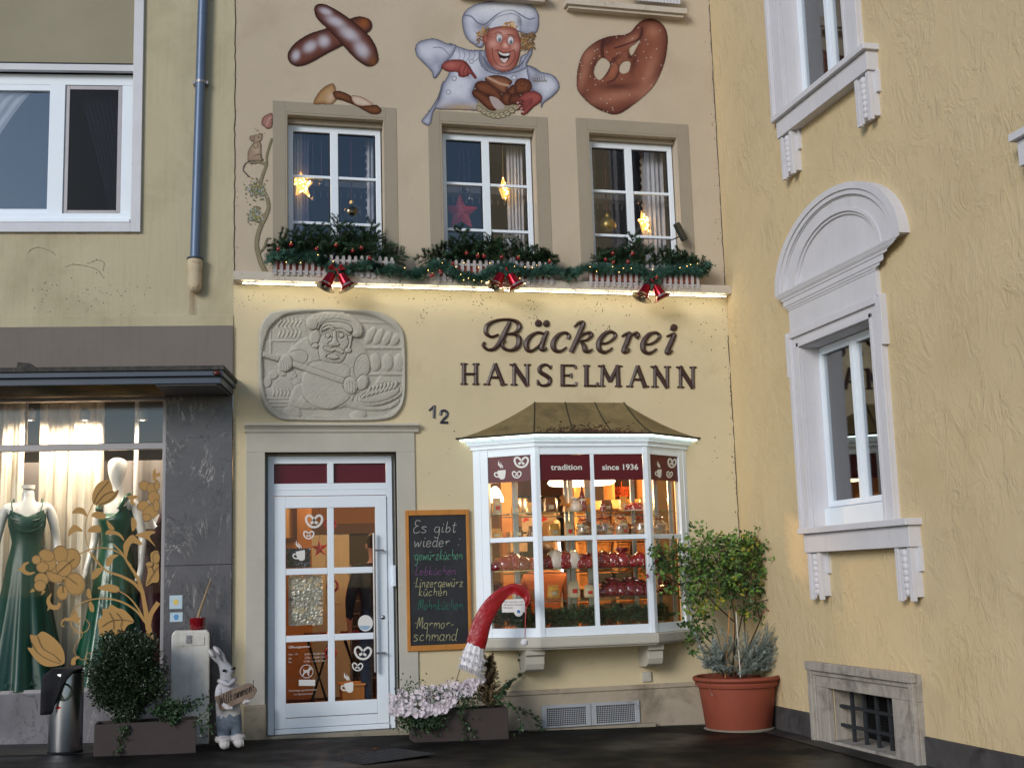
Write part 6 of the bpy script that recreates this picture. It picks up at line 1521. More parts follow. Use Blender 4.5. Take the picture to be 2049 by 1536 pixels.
# ------------------------------------------------------------------ inside the bakery
def I(x, y, d): return FB.U(Q('C7', x, y), d)
M['wood'] = pmat('light_wood', (206, 150, 88), .55, .12, 4, k=1.0)
M['wicker'] = pmat('wicker', (184, 126, 62), .7, .4, 26, .8, 60)
M['crust'] = pmat('bread_crust', (170, 104, 46), .7, .25, 8, .3, 40)
M['shelfglass'] = glassmat('green_edged_glass', (.78, .92, .86), .10)
M['darkpanel'] = pmat('dark_panel', (40, 30, 26), .5, .15, 3)
M['orange'] = pmat('orange_letters', (226, 96, 30), .5, .1, 4)
M['lampwhite'] = emat('ring_lamp', (255, 236, 200), 4.0)
M['ledwhite'] = emat('led_dots', (236, 232, 255), 3.0)
M['card'] = pmat('white_card', (196, 176, 146), .6, .06, 4)
M['redprint'] = pmat('red_print', (190, 40, 30), .6, .1, 4)
M['tagdark'] = pmat('slate_tag', (56, 58, 54), .7, .1, 4)
def dotted(name, a, b, sc=34):
    m, nt, bb = new_mat(name); v = N(nt, 'ShaderNodeTexVoronoi'); v.inputs['Scale'].default_value = sc
    tc = N(nt, 'ShaderNodeTexCoord'); nt.links.new(tc.outputs['Object'], v.inputs['Vector'])
    nt.links.new(mixc(nt, ramp(nt, v.outputs['Distance'], .16, .22, (1, 1, 1, 1), (0, 0, 0, 1)), lin(a), lin(b)), bb.inputs['Base Color']); bb.inputs['Roughness'].default_value = .18
    bb.inputs['Coat Weight'].default_value = .5
    return m
M['redbag'] = dotted('red_dotted_wrap', (134, 16, 24), (220, 200, 196))
M['redbag2'] = dotted('dark_red_wrap', (104, 14, 26), (170, 120, 120), 44)
M['whitebag'] = pmat('white_wrap', (206, 188, 176), .2, .15, 14, .8, 30, spec=.7)
M['cello'] = glassmat('cellophane', (.95, .88, .88), .10, .10, 1.0)
def lampt(name, label, loc, e, col=(1, .60, .26), r=.05):
    l = bpy.data.lights.new(name, 'POINT'); l.energy = e; l.color = col; l.shadow_soft_size = r
    o = bpy.data.objects.new(name, l); COL.objects.link(o); o.location = loc; return o
# ring lamp on the ceiling
x, z = I(900, 132, 1.1)
RL = thing('ceiling_lamp', 'round lit white ring lamp under the bakery ceiling', 'lamp', (x, 1.1, z))
mb = MB(); mb.lathe([(.20, 0), (.34, -.005), (.36, .02), (.34, .045), (.2, .04)], (x, 1.1, z), 32); mb.build('diffuser', M['lampwhite'], RL, smooth=True)
mb = MB(); mb.tube([(x, 1.1, z+.04), (x, 1.1, 2.97)], .012, 8); mb.lathe([(.01, .045), (.3, .046), (.3, .065), (.01, .07)], (x, 1.1, z), 24); mb.build('holder', M['alu'], RL, smooth=True)
lampt('shop_lamp', '', (x, 1.1, z-.15), 15)
x, z = I(95, 235, 1.2)
PL = thing('pendant_lamp', 'small white pendant lamp at the left of the bay interior', 'lamp', (x, 1.2, z))
mb = MB(); mb.lathe([(.09, -.07), (.085, -.02), (.05, .06), (.02, .09)], (x, 1.2, z), 20); mb.build('shade', M['lampwhite'], PL, smooth=True); mb = MB(); mb.tube([(x, 1.2, z+.09), (x, 1.2, 2.97)], .006, 6); mb.build('cord', M['black'], PL)
lampt('pendant_lamp_light', '', (x, 1.2, z-.2), 9)
lampt('counter_lamp', '', (3.95, .75, 2.55), 105); lampt('door_lamp', '', (1.35, 2.0, 2.6), 19)
# bread shelf along the back wall
BS = thing('bread_shelf', 'light wooden bread shelf along the back wall of the bakery', 'shelf', (4.0, 1.8, .03))
ybk = 1.7
xs0, xs1 = I(845, 700, ybk)[0], min(5.1, I(1560, 700, ybk)[0])
lev = [I(1200, v, ybk)[1] for v in (520, 640, 800, 1075, 1330)]
mb = MB(); mb.box(xs0, xs1, ybk+.38, ybk+.42, .1, 2.7); mb.build('back_board', M['wood'], BS)
for z in lev:
    mb = MB(); mb.box(xs0, xs1, ybk-.02, ybk+.38, z-.03, z); mb.build('shelf_board', M['wood'], BS, bevel=.004)
for xx in (xs0, xs1-.03, (xs0+xs1)/2):
    mb = MB(); mb.box(xx, xx+.03, ybk-.01, ybk+.38, .05, 2.6); mb.build('upright', M['wood'], BS)
mb = MB(); k = 14
fr_ = [(xs0+.1+(xs1-xs0)*i/k, ybk-.05-.35*math.sin(math.pi*i/k)) for i in range(k+1)]
zc_ = I(1350, 290, ybk)[1]; mb.vprism(fr_, zc_-.10, zc_); mb.build('curved_canopy', M['wood'], BS, bevel=.01)
# sign on dark panel
x0, z1 = I(1040, 130, ybk-.03); x1, z0 = I(1500, 265, ybk-.03)
IS = thing('wall_sign', 'dark inner wall panel with orange handwriting above the bread shelf', 'sign', ((x0+x1)/2, ybk, z0))
mb = MB(); mb.box(x0, x1, ybk+.30, ybk+.33, z0-.1, z1+.15); mb.build('panel', M['darkpanel'], IS)
a = I(1148, 250, ybk+.28); b = I(1372, 215, ybk+.28); text('Hanselmann', FB, a, .25, ybk+.28, M['orange'], 'lettering', IS, shear=.3, width=b[0]-a[0], off=.002)
# baskets with bread
random.seed(31)
def basket(x, z, y, w, d, h, label, n=5):
    t = thing('bread_basket', label, 'basket', (x, y, z), group='bread baskets on the back shelf')
    mb = MB()
    rings = []
    for j in range(7):
        v = j/6; rings.append([(x+sx*(w/2)*(.86+.14*v), y+sy*(d/2)*(.86+.14*v), z+.002+h*v) for sx, sy in ((-1, -1), (-.33, -1.06), (.33, -1.06), (1, -1), (1, 1), (-1, 1))])
    mb.loft(rings, cap=False); mb.tube([rings[-1][i % 6] for i in range(7)], .012, 6); mb.build('wicker_body', M['wicker'], t)
    for i in range(n+2):
        mb = MB(); mb.ball((x+random.uniform(-.36, .36)*w, y+random.uniform(-.3, .3)*d, z+h*.85+random.uniform(0, .03)), .045, 10, 7, (random.uniform(.9, 1.8), 1, .8), Matrix.Rotation(random.uniform(0, 3), 3, 'Z')); mb.build('loaf', M['crust'], t, smooth='all')
rowname = ['top', 'second', 'third', 'fourth', 'lowest']
posn = ['at the left end', 'left of the upright', 'right of the upright', 'at the right end']
for li, z in enumerate(lev):
    for j in range(4):
        w = (xs1-xs0)/4-.06; basket(xs0+(xs1-xs0)*(j+.5)/4, z, ybk+.14, w, .26, random.uniform(.12, .16), 'bread basket on the %s shelf board, %s' % (rowname[li], posn[j]), 5)
sl0 = None
for i, (a, b) in enumerate(((1125, 1000), (1275, 995), (1190, 1280), (1300, 1285), (1290, 460))):
    x, z = I(a, b, ybk-.09); t = thing('price_tag', ['dark price tag on the fourth board, left one', 'dark price tag on the fourth board, right one', 'dark price tag on the lowest board, left one', 'dark price tag on the lowest board, right one', 'pale price card high on the bread shelf'][i], 'price tag', (x, ybk-.09, z), group='price tags on the bread shelf')
    mb = MB(); mb.box(x-.11, x+.11, ybk-.10, ybk-.094, z-.05, z+.05); mb.build('plate', M['card' if i == 4 else 'tagdark'], t); mb = MB(); mb.box(x-.02, x+.02, ybk-.094, ybk-.02, z-.055, z-.045); mb.build('clip', M['alu'], t)
# counter cabinet with LED column, back cabinets at left
x0, z1 = I(640, 460, 1.6); x1, z0 = I(735, 1180, 1.6)
OV = thing('display_cooler', 'tall cooler with beige frame and a column of white light dots', 'cooler', ((x0+x1)/2, 1.8, z0))
mb = MB(); mb.box(x0, x1, 1.6, 2.1, .1, z1); mb.build('body', pmat('beige_cabinet', (190, 160, 120), .4, .05, 3), OV, bevel=.04, seg=4)
mb = MB(); mb.box(x0+.05, x1-.05, 1.585, 1.60, I(690, 640, 1.6)[1], I(690, 500, 1.6)[1]); mb.build('glass_door', pmat('grey_glass_door', (110, 100, 110), .1, .1, 3), OV, bevel=.01)
for i in range(24):
    zz = I(700, 655+i*20.5, 1.58)[1]; xx = I(690+i*1.6, 700, 1.58)[0]
    mb = MB(); mb.box(xx-.013, xx+.013, 1.575, 1.585, zz-.008, zz+.008); mb.build('light_dot', M['ledwhite'], OV)
CBN = thing('wall_cabinet', 'dark back cabinet with jars at the left of the bay interior', 'cabinet', (3.2, 2.6, 0))
x0, z1 = I(225, 310, 2.6); x1, z0 = I(760, 640, 2.6)
mb = MB(); mb.box(x0, x1, 2.6, 3.1, .1, z1); mb.build('carcass', M['darkpanel'], CBN)
mb = MB(); mb.frame(x0-.06, x1+.06, .1, z1+.06, .06, 2.55, 2.6); mb.box(x0, x1, 2.5, 2.6, I(500, 425, 2.6)[1]-.03, I(500, 425, 2.6)[1]); mb.box(x0, x1, 2.5, 2.6, I(500, 640, 2.6)[1]-.03, I(500, 640, 2.6)[1]); mb.build('wooden_trim', M['wood'], CBN)
mb = MB(); x0b = I(160, 500, 2.4)[0]; mb.box(x0b, x0b+.16, 2.4, 2.55, .1, 2.9); mb.build('pilaster', M['wood'], CBN)
for i, (a, b, lab) in enumerate(((417, 590, 'white printed box in the left pane under the top shelf'), (585, 585, 'white printed box beside the cooler'), (310, 755, 'plain cream box low in the left part of the bay'), (590, 725, 'row of cream cards behind the red bags'))):
    x, z = I(a, b, 2.3); t = thing('card_box', lab, 'box', (x, 2.3, z)); w = .10
    mb = MB(); mb.box(x-w, x+w, 2.25, 2.4, z-.01, z+.22); mb.build('carton', M['card'], t, bevel=.006); mb = MB(); mb.prism([(x-w*.9, z+.12), (x-w*.1, z+.15), (x-w*.6, z+.20)], 2.243, 2.2495); mb.build('print', M['redprint'], t)
for i, a in enumerate((310, 360, 600, 660)):
    x, z = I(a, 385, 2.5); t = thing('storage_tin', 'metal lidded tin on the dark back cabinet, number %s from the left' % ['one', 'two', 'three', 'four'][i], 'tin', (x, 2.5, z), group='tins on the back cabinet')
    mb = MB(); mb.lathe([(.10, 0), (.105, .01), (.105, .16), (.10, .17)], (x, 2.5, z-.02), 20); mb.build('can', M['steel'], t, smooth=True); mb = MB(); mb.lathe([(.11, .17), (.11, .19), (.02, .205)], (x, 2.5, z-.02), 20); mb.build('lid', M['black'], t, smooth=True)
# display rack in the bay
RK = thing('display_rack', 'glass shelves on slim metal posts standing in the bay window', 'shelf', (3.4, -.05, ZS))
yr0, yr1 = -.24, .10
zsh = [I(600, 392, -.2)[1], I(600, 628, -.2)[1], I(600, 925, -.2)[1], I(600, 1197, -.2)[1]]
xL, xR = I(85, 700, -.05)[0], I(1760, 700, -.05)[0]
for z in zsh:
    mb = MB(); o = offs(-.09); mb.vprism([(xL, .12), (o[0][0]+.02, -.03), (o[1][0], o[1][1]), (o[2][0], o[2][1]), (o[3][0]-.02, -.03), (xR, .12)], z-.010, z); mb.build('glass_shelf', M['shelfglass'], RK)
for a, w in ((295, .026), (770, .016), (815, .022), (980, .032), (1395, .02), (1610, .02), (1745, .02)):
    x = I(a, 700, .02)[0]; mb = MB(); mb.box(x-w, x+w, .01, .04, ZS+.02, ztr+.1); mb.build('post', M['steel'], RK, bevel=.003)
mb = MB(); 
for z in zsh: mb.tube([(xL+.1, .025, z-.03), (xR-.1, .025, z-.03)], .006, 6)
mb.build('shelf_rail', M['steel'], RK)
# gift bags
def sack(t, x, y, z, w, h, m, tied, tip=None):
    mb = MB(); rings = []; n = 18; ph = [random.uniform(0, 6.3) for _ in range(4)]
    prof = [(.55, 0), (1.0, .06), (1.08, .3), (.95, .55), (.6, .75)] if tied else [(.85, 0), (1.05, .15), (1.0, .5), (.8, .8), (.35, 1.0)]
    if tied: prof += [(.22, .80), (.2, .84), (.5, .92), (.8, 1.02)]
    for r, v in prof:
        rings.append([(x+w/2*r*math.cos(6.283*i/n)*(1+.13*math.sin(3*6.283*i/n+ph[0]+v*5)+.10*math.sin(7*6.283*i/n+ph[1]+v*9)+random.gauss(0, .03)), y+.10*min(r, 1)*math.sin(6.283*i/n)*(w/.2)*(1+random.gauss(0, .05)), z+h*v*(1+.07*math.sin(5*6.283*i/n+ph[2]))) for i in range(n)])
    mb.loft(rings); mb.build('wrap', M[m], t, smooth='all')
random.seed(44)
row3 = [(120, 'redbag2', .16, .10, 0), (190, 'redbag', .19, .13, 0), (270, 'redbag', .17, .15, 0), (350, 'redbag2', .18, .12, 0), (425, 'redbag', .16, .11, 0), (590, 'redbag', .17, .13, 0), (660, 'whitebag', .18, .17, 0), (735, 'redbag', .18, .16, 0), (825, 'whitebag', .17, .16, 0), (880, 'redbag', .17, .11, 0), (950, 'redbag', .14, .13, 1), (1100, 'redbag', .17, .15, 0), (1190, 'redbag', .16, .14, 0), (1285, 'redbag', .17, .17, 1), (1370, 'redbag', .16, .10, 0), (1450, 'redbag', .16, .13, 0), (1640, 'redbag2', .14, .14, 0)]
plc = lambda a: 'left pane' if a < 500 else 'left front pane' if a < 1030 else 'right front pane' if a < 1560 else 'right side pane'
cnt = {}
ords = ['first', 'second', 'third', 'fourth', 'fifth', 'sixth', 'seventh']
for (lvl, zi, row, nm) in ((3, 2, row3, 'middle shelf'), (4, 3, [(1110, 'redbag2', .15, .13, 1), (1180, 'redbag2', .16, .16, 1), (1260, 'redbag2', .17, .14, 1), (1340, 'redbag2', .16, .16, 1), (1420, 'redbag2', .16, .14, 1), (1500, 'redbag2', .16, .13, 1), (1690, 'redbag2', .15, .13, 1)], 'lowest shelf'),
                           (2, 1, [(930, 'cello', .12, .19, 1), (1075, 'cello', .13, .20, 1), (1140, 'cello', .14, .20, 1), (1280, 'cello', .15, .20, 1), (1470, 'cello', .15, .20, 1), (1640, 'cello', .15, .19, 1)], 'crossbar shelf')):
    for a, m, w, h, tied in row:
        yb = -.19 if a < 1560 else -.08
        if a < 500: yb = -.03
        x = I(a, 900, yb)[0]; kk = (nm, plc(a)); cnt[kk] = cnt.get(kk, 0)+1
        base = {'redbag': 'red dotted gift bag', 'redbag2': 'dark red gift bag', 'whitebag': 'white wrapped biscuit bag', 'cello': 'clear ribboned cellophane bag'}[m]
        t = thing('gift_bag', '%s, %s from left in %s, %s' % (base, ords[cnt[kk]-1], plc(a), nm), 'gift bag', (x, yb, zsh[zi]), group='wrapped gift bags in the bay window')
        sack(t, x, yb, zsh[zi]+.001, w, h, m, tied)
        if tied:
            mb = MB(); mb.lathe([(w*.13, -.008), (w*.15, 0), (w*.13, .008)], (x, yb, zsh[zi]+h*.82), 10)
            for s in (-1, 1): mb.tube([(x, yb-.012, zsh[zi]+h*.82), (x+s*.03, yb-.03, zsh[zi]+h*.86), (x+s*.05, yb-.02, zsh[zi]+h*.80)], [.004, .006, .003], 5)
            mb.build('ribbon', M['redmatt'], t)
        if m == 'cello':
            for i in range(5): mb = MB(); mb.ball((x+random.uniform(-.03, .03), yb+random.uniform(-.03, .03), zsh[1]+.03+i*.018), .034, 10, 7, (1.2, 1, .6)); mb.build('biscuit', M['bread'], t, smooth='all')
# objects on the top shelf
def cone(name, label, a, m, h, r, y=-.1):
    x = I(a, 500, y)[0]; z = zsh[0]; t = thing(name, label, 'figure', (x, y, z))
    mb = MB(); mb.lathe([(r, 0), (r*1.02, h*.1), (r*.7, h*.45), (r*.4, h*.7), (r*.06, h)], (x, y, z+.001), 18); mb.build('body', M[m], t, smooth='all')
    mb = MB(); mb.lathe([(r*.75, h*.40), (r*.82, h*.44), (r*.7, h*.48)], (x, y, z), 18); mb.build('brim', M['whitebag'], t, smooth=True); return t
cone('gnome_figure', 'tall pointed red felt gnome on the top glass shelf', 915, 'redbag2', .26, .045); cone('gnome_figure', 'small red pointed figure at the left of the right front pane', 1105, 'redbag', .12, .032)
x = I(1405, 500, -.1)[0]; t = thing('gift_hat', 'red dotted dome shaped gift on the top glass shelf', 'gift', (x, -.1, zsh[0])); mb = MB(); mb.lathe([(.10, 0), (.112, .02), (.10, .05), (.06, .078), (.01, .088)], (x, -.1, zsh[0]+.001), 22); mb.build('dome', M['redbag'], t, smooth='all')
mb = MB(); mb.lathe([(.118, 0), (.122, .006), (.112, .012)], (x, -.1, zsh[0]+.001), 22); mb.build('brim', M['whitebag'], t, smooth=True)
x = I(855, 500, -.12)[0]; t = thing('paper_ornament', 'pale round paper bag on the top glass shelf', 'bag', (x, -.12, zsh[0])); sack(t, x, -.12, zsh[0]+.001, .11, .13, 'whitebag', 1)
x, z = I(722, 285, -.1); t = thing('biscuit_ornament', 'golden biscuit ornament hanging left of the steel posts', 'ornament', (x, -.1, z))
mb = MB(); mb.prism([(x-.03, z-.05), (x+.035, z-.045), (x+.03, z+.01), (x+.015, z+.06), (x-.035, z+.03), (x-.01, z+.0)], -.11, -.09); mb.build('biscuit', M['crust'], t, bevel=.005); mb = MB(); mb.tube([(x, -.1, z+.04), (x, -.1, ztr+.05)], .0015, 4); mb.build('thread', M['redmatt'], t)
# fir sprigs along the window board inside the bay
g = thing('fir_branches', 'dark fir sprigs lying along the board inside the bay window', 'fir branches', (3.4, -.1, ZS)); mb, tw = MB(), MB(); random.seed(77)
for i in range(64):
    u = i/63; a = 170+u*1570; yb = -.26 if 470 < a < 1560 else (-.10 if a < 470 else -.12)
    x = I(a, 1400, yb)[0]; firbranch(mb, tw, (x, yb+.05, zgb+.01), (x+random.gauss(0, .09), yb+random.uniform(-.0, .1), zgb+random.uniform(.07, .17)), .7, .024, .8)
mb.build('needle_spray', M['fir'], g, normals=False); tw.build('twig', M['twig'], g)
# window sticker and price tag on the bay glass
ys = .0165
t0 = MB(); flat(t0, S1, 'C7', [(160, 1206), (372, 1196), (374, 1322), (160, 1324)], ys); st = t0.build('window_sticker', pmat('white_sticker', (214, 212, 210), .5, .02, 4), BW, S1)
t0 = MB(); flat(t0, S1, 'C7', [(315+42*math.cos(a*math.pi/14), 1318+44*math.sin(a*math.pi/14)) for a in range(28)], ys-.0008); t0.build('round_badge', M['filmwhite'], st, S1)
t0 = MB(); flat(t0, S1, 'C7', [(315+15*math.cos(a*math.pi/10), 1316+16*math.sin(a*math.pi/10)) for a in range(20)], ys-.0014); t0.build('badge_dot', pmat('blue_dot', (36, 110, 178), .5, .1, 4), st, S1)
M['ink'] = pmat('dark_ink', (70, 60, 58), .6, .1, 4)
for i, s in enumerate(('Wir backen mit', 'Wasserschutz-', 'Weizen')):
    textpx(s, S1, 'C7', (172, 1236+i*27), ((358, 360, 262)[i], 1236+i*27), 20, ys-.0006, M['ink'], 'sticker_lettering', st)
# ------------------------------------------------------------------ people inside
M['skin'] = pmat('skin', (196, 142, 116), .55, .06, 8); M['tan'] = pmat('tan_sweater', (176, 108, 66), .85, .08, 8, .2, 60); M['blackcoat'] = pmat('black_coat', (24, 25, 32), .8, .1, 10); M['jeans'] = pmat('dark_jeans', (38, 52, 74), .85, .15, 20); M['hair'] = pmat('brown_hair', (52, 36, 28), .6, .2, 30); M['shoe'] = pmat('black_shoe', (16, 16, 18), .4, .1, 10)
def skinmesh(t, joints, mats, zones, name='body'):
    """joints: name -> (x,y,z,radius,parent,zone); one continuous skinned surface"""
    me = bpy.data.meshes.new(name); ks = list(joints)
    me.from_pydata([joints[k][:3] for k in ks], [(ks.index(joints[k][4]), ks.index(k)) for k in ks if joints[k][4]], [])
    o = bpy.data.objects.new(name, me); COL.objects.link(o)
    o.modifiers.new('skin', 'SKIN'); sub = o.modifiers.new('sub', 'SUBSURF'); sub.levels = 2; sub.render_levels = 2
    for i, k in enumerate(ks):
        sv = me.skin_vertices[0].data[i]; r = joints[k][3]; sv.radius = r if hasattr(r, '__len__') else (r, r); sv.use_root = (i == 0)
    dg = bpy.context.evaluated_depsgraph_get(); nm = bpy.data.meshes.new_from_object(o.evaluated_get(dg)); bpy.data.objects.remove(o)
    for z in zones: nm.materials.append(M[mats[z]])
    P = np.array([joints[k][:3] for k in ks])
    segs = [(P[ks.index(joints[k][4])], P[ks.index(k)], zones.index(joints[k][5])) for k in ks if joints[k][4]]
    for f in nm.polygons:
        c = np.array(f.center); best = 9e9
        for a, b, zn in segs:
            e = b-a; u = min(1, max(0, (c-a) @ e/(e @ e+1e-9))); d = np.linalg.norm(c-a-u*e)
            if d < best: best = d; f.material_index = zn
        f.use_smooth = True
    b = bpy.data.objects.new(name, nm); COL.objects.link(b); b.parent = t
    return b
def person(name_label, base, rz, joints, mats):
    t = thing('person', name_label, 'person', base, rz)
    skinmesh(t, joints, mats, ['coat', 'legs', 'skin', 'shoe'])
    hx_, hy_, hz_ = joints['head'][:3]
    def loc(mb, nme, m):
        q = mb.build(nme, m); q.parent = t; q.data.polygons.foreach_set('use_smooth', [True]*len(q.data.polygons)); return q
    mb = MB(); mb.ball((hx_, hy_+.02, hz_+.045), .105, 16, 10, (.92, 1.0, .85)); loc(mb, 'hair', M['hair'])
    mb = MB()
    for s in (-1, 1): mb.ball((hx_+s*.034, hy_-.088, hz_+.01), .011, 8, 6); 
    loc(mb, 'eyes', M['black']); mb = MB(); mb.tube([(hx_, hy_-.09, hz_+.01), (hx_, hy_-.118, hz_-.022)], [.008, .016], 8); mb.tube([(hx_-.022, hy_-.088, hz_-.058), (hx_+.022, hy_-.088, hz_-.058)], .006, 6)
    for s in (-1, 1): mb.ball((hx_+s*.088, hy_, hz_), .025, 8, 6, (.4, 1, 1.2))
    loc(mb, 'face_features', M['skin'])
    return t
def bodyj(lean=0.0, armfwd=.0):
    J = {'pelvis': (0, 0, .95, (.16, .13), None, 'legs'), 'waist': (0, -.02*lean, 1.10, (.15, .115), 'pelvis', 'coat'), 'chest': (0, -.10*lean, 1.32, (.19, .13), 'waist', 'coat'), 'neck': (0, -.20*lean, 1.50, (.06, .06), 'chest', 'coat'), 'chin': (0, -.24*lean, 1.58, (.062, .066), 'neck', 'skin'), 'head': (0, -.26*lean, 1.665, (.082, .095), 'chin', 'skin'), 'crown': (0, -.25*lean, 1.74, (.055, .06), 'head', 'skin')}
    for s, n in ((-1, 'l'), (1, 'r')):
        J['sh'+n] = (s*.19, -.10*lean, 1.43, .075, 'chest', 'coat'); J['el'+n] = (s*.27, -.08*lean-.06*armfwd, 1.16, .055, 'sh'+n, 'coat'); J['wr'+n] = (s*.25, -.12*lean-.26*armfwd, .95+.1*armfwd, .036, 'el'+n, 'coat'); J['ha'+n] = (s*.245, -.13*lean-.30*armfwd, .89+.1*armfwd, (.022, .04), 'wr'+n, 'skin')
        for f in range(4): J['f%d%s' % (f, n)] = (s*(.235+.0), -.14*lean-.32*armfwd-.016*(f-1.5), .81+.1*armfwd-.006*(f % 3), .009, 'ha'+n, 'skin')
        J['th'+n] = (s*.22, -.17*lean-.36*armfwd, .87+.1*armfwd, .010, 'ha'+n, 'skin')
        J['hip'+n] = (s*.10, 0, .88, .10, 'pelvis', 'legs'); J['kn'+n] = (s*.11, -.02, .49, .068, 'hip'+n, 'legs'); J['an'+n] = (s*.11, .02, .09, .045, 'kn'+n, 'legs'); J['to'+n] = (s*.12, -.15, .035, .04, 'an'+n, 'shoe')
    return J
x = I(560, 1100, 1.0)[0]
person('person in a tan sweater behind the red bags in the bay window', (x, 1.0, I(560, 975, 1.0)[1]-1.47), rad(160), bodyj(.6, .6), {'coat': 'tan', 'legs': 'jeans', 'skin': 'skin', 'shoe': 'shoe'})
x = FB.U(Q('C8', 640, 900), .8)[0]
person('person in a black coat and dark jeans standing behind the glass door', (x+.06, .8, .03), rad(200), bodyj(.1, .3), {'coat': 'blackcoat', 'legs': 'jeans', 'skin': 'skin', 'shoe': 'shoe'})
# things seen through the door
def D(a, b, y): return FB.U(Q('C8', a, b), y)
x0, z1 = D(398, 225, 3.4); x1, z0 = D(665, 1100, 3.4)
HD = thing('inner_door', 'grey panelled inner doorway at the back of the bakery', 'door', ((x0+x1)/2, 3.4, .03))
mb = MB(); mb.frame(x0-.5, x1+.12, .035, z1, .12, 3.40, 3.5, .12, .01); mb.build('frame', M['brown'], HD)
mb = MB(); xm = D(500, 500, 3.4)[0]; mb.box(x0-.38, xm, 3.42, 3.48, .04, z1-.12); mb.box(x0-.1, xm-.1, 3.41, 3.42, 1.1, z1-.3); mb.build('door_panel', M['stone'], HD, bevel=.01)
mb = MB(); mb.box(xm, x1, 3.46, 3.5, .04, z1-.12); mb.build('dark_opening', M['darkpanel'], HD)
x0, z1 = D(75, 128, 2.2); x1, z0 = D(148, 345, 2.2)
t = thing('framed_picture', 'white framed picture on the wall behind the upper left door pane', 'picture', ((x0+x1)/2, 2.2, z0)); mb = MB(); mb.box(x0-.3, x1-.03, 2.2, 2.23, z0+.03, z1+.2); mb.build('canvas', M['card'], t); mb = MB(); mb.frame(x0-.34, x1, z0, z1+.24, .04, 2.18, 2.24); mb.build('frame', M['brown'], t)
t = thing('partition', 'warm coloured partition wall carrying a framed picture inside the door', 'wall', (x0, 2.3, .03)); mb = MB(); xq = D(246, 500, 2.3)[0]; mb.box(XJ+.13, xq, 2.26, 2.36, .032, 2.97); mb.build('panel', M['warmwall'], t); mb = MB(); mb.box(XJ+.13, xq+.02, 2.24, 2.259, .032, .14); mb.build('skirting', M['brown'], t)
x, z = D(300, 390, .45); t = thing('hanging_star', 'dark red star hanging behind the upper left door pane', 'star', (x, .45, z)); mb = MB(); starmesh(mb, (x, .45, z), .09, .035, rad(95), .012, .3); mb.build('star_body', M['starred'], t); mb = MB(); mb.tube([(x, .45, z+.08), (x, .45, 2.6)], .0015, 4); mb.build('thread', M['darkred'], t)
for a, b, lab in ((368, 230, 'upper'), (385, 640, 'middle'), (370, 1090, 'lower')):
    x, z = D(a, b, .4); t = thing('red_wreath', 'small red wreath behind the middle bar of the door, the %s one' % lab, 'wreath', (x, .4, z), group='red wreaths behind the door'); mb = MB(); mb.tube([(x+.05*math.cos(q*math.pi/8), .4, z+.05*math.sin(q*math.pi/8)) for q in range(17)], .012, 8); mb.build('ring', M['starred'], t, smooth='all'); mb = MB(); mb.tube([(x, .4, z+.05), (x, .4, z+.2)], .0015, 4); mb.build('thread', M['darkred'], t)
x, z = D(400, 955, 1.4)
for i, dxx in enumerate((-.16, .22)):
    xx = x+dxx; t = thing('bistro_stool', 'folding stool with dark red seat inside the door, %s one' % ('left' if i == 0 else 'right'), 'stool', (xx, 1.4+.1*i, .03), group='folding stools inside the door')
    mb = MB(); mb.lathe([(.15, 0), (.16, .02), (.15, .045)], (xx, 1.4+.1*i, z-.03), 20); mb.build('seat', M['redbag2'], t, smooth=True)
    for s in (-1, 1):
        mb = MB(); mb.tube([(xx-s*.12, 1.4+.1*i-.08, .035), (xx+s*.12, 1.4+.1*i+.08, z-.03)], .01, 6); mb.build('leg', M['black'], t)
        mb = MB(); mb.tube([(xx-s*.12, 1.4+.1*i+.08, .035), (xx+s*.12, 1.4+.1*i-.08, z-.03)], .01, 6); mb.build('leg', M['black'], t)
x0, z1 = D(520, 1305, .75); x1, z0 = D(595, 1380, .75); t = thing('wooden_step', 'orange wooden step box on the shop floor behind the door', 'step', ((x0+x1)/2, .8, .03)); mb = MB(); mb.box(x0-.1, x1, .7, 1.0, .032, z1); mb.build('box', M['orangewood'], t, bevel=.006); mb = MB(); mb.box(x0-.12, x1+.01, .68, 1.02, z1+.001, z1+.02); mb.build('lid', M['wood'], t, bevel=.004)
x0, z1 = D(500, 808, 2.6); x1, z0 = D(560, 1150, 2.6); t = thing('metal_rack', 'chrome wire rack inside the shop, seen through right door panes', 'rack', ((x0+x1)/2, 2.6, .03)); mb = MB()
for i in range(9): zz = .3+i*.14; mb.box(x0, x1+.25, 2.55, 2.8, zz, zz+.012)
mb.build('tray', M['steel'], t); mb = MB()
for xx in (x0, x1+.24): mb.box(xx, xx+.015, 2.54, 2.555, .032, 1.55)
mb.build('upright', M['steel'], t)
t = thing('reflection_panel', 'added grey green panel imitating a reflection behind the right side pane of the bay', 'cabinet', (4.9, .5, .03)); mb = MB(); mb.box(4.52, 5.1, .62, .70, .032, 2.5); mb.build('side_panel', pmat('grey_green_panel', (120, 116, 92), .5, .1, 3), t); mb = MB()  # added panel, its colour imitates the dull reflection in the side pane
for q in (4.55, 4.72, 4.9): mb.box(q, q+.02, .60, .619, .032, 2.5)
mb.build('metal_strip', M['steel'], t)
M['amber'] = pmat('amber_packet', (206, 146, 66), .3, .3, 22, .5, 40, spec=.6); M['choc'] = pmat('brown_packet', (112, 64, 34), .3, .3, 22, .5, 40, spec=.6)
random.seed(63)
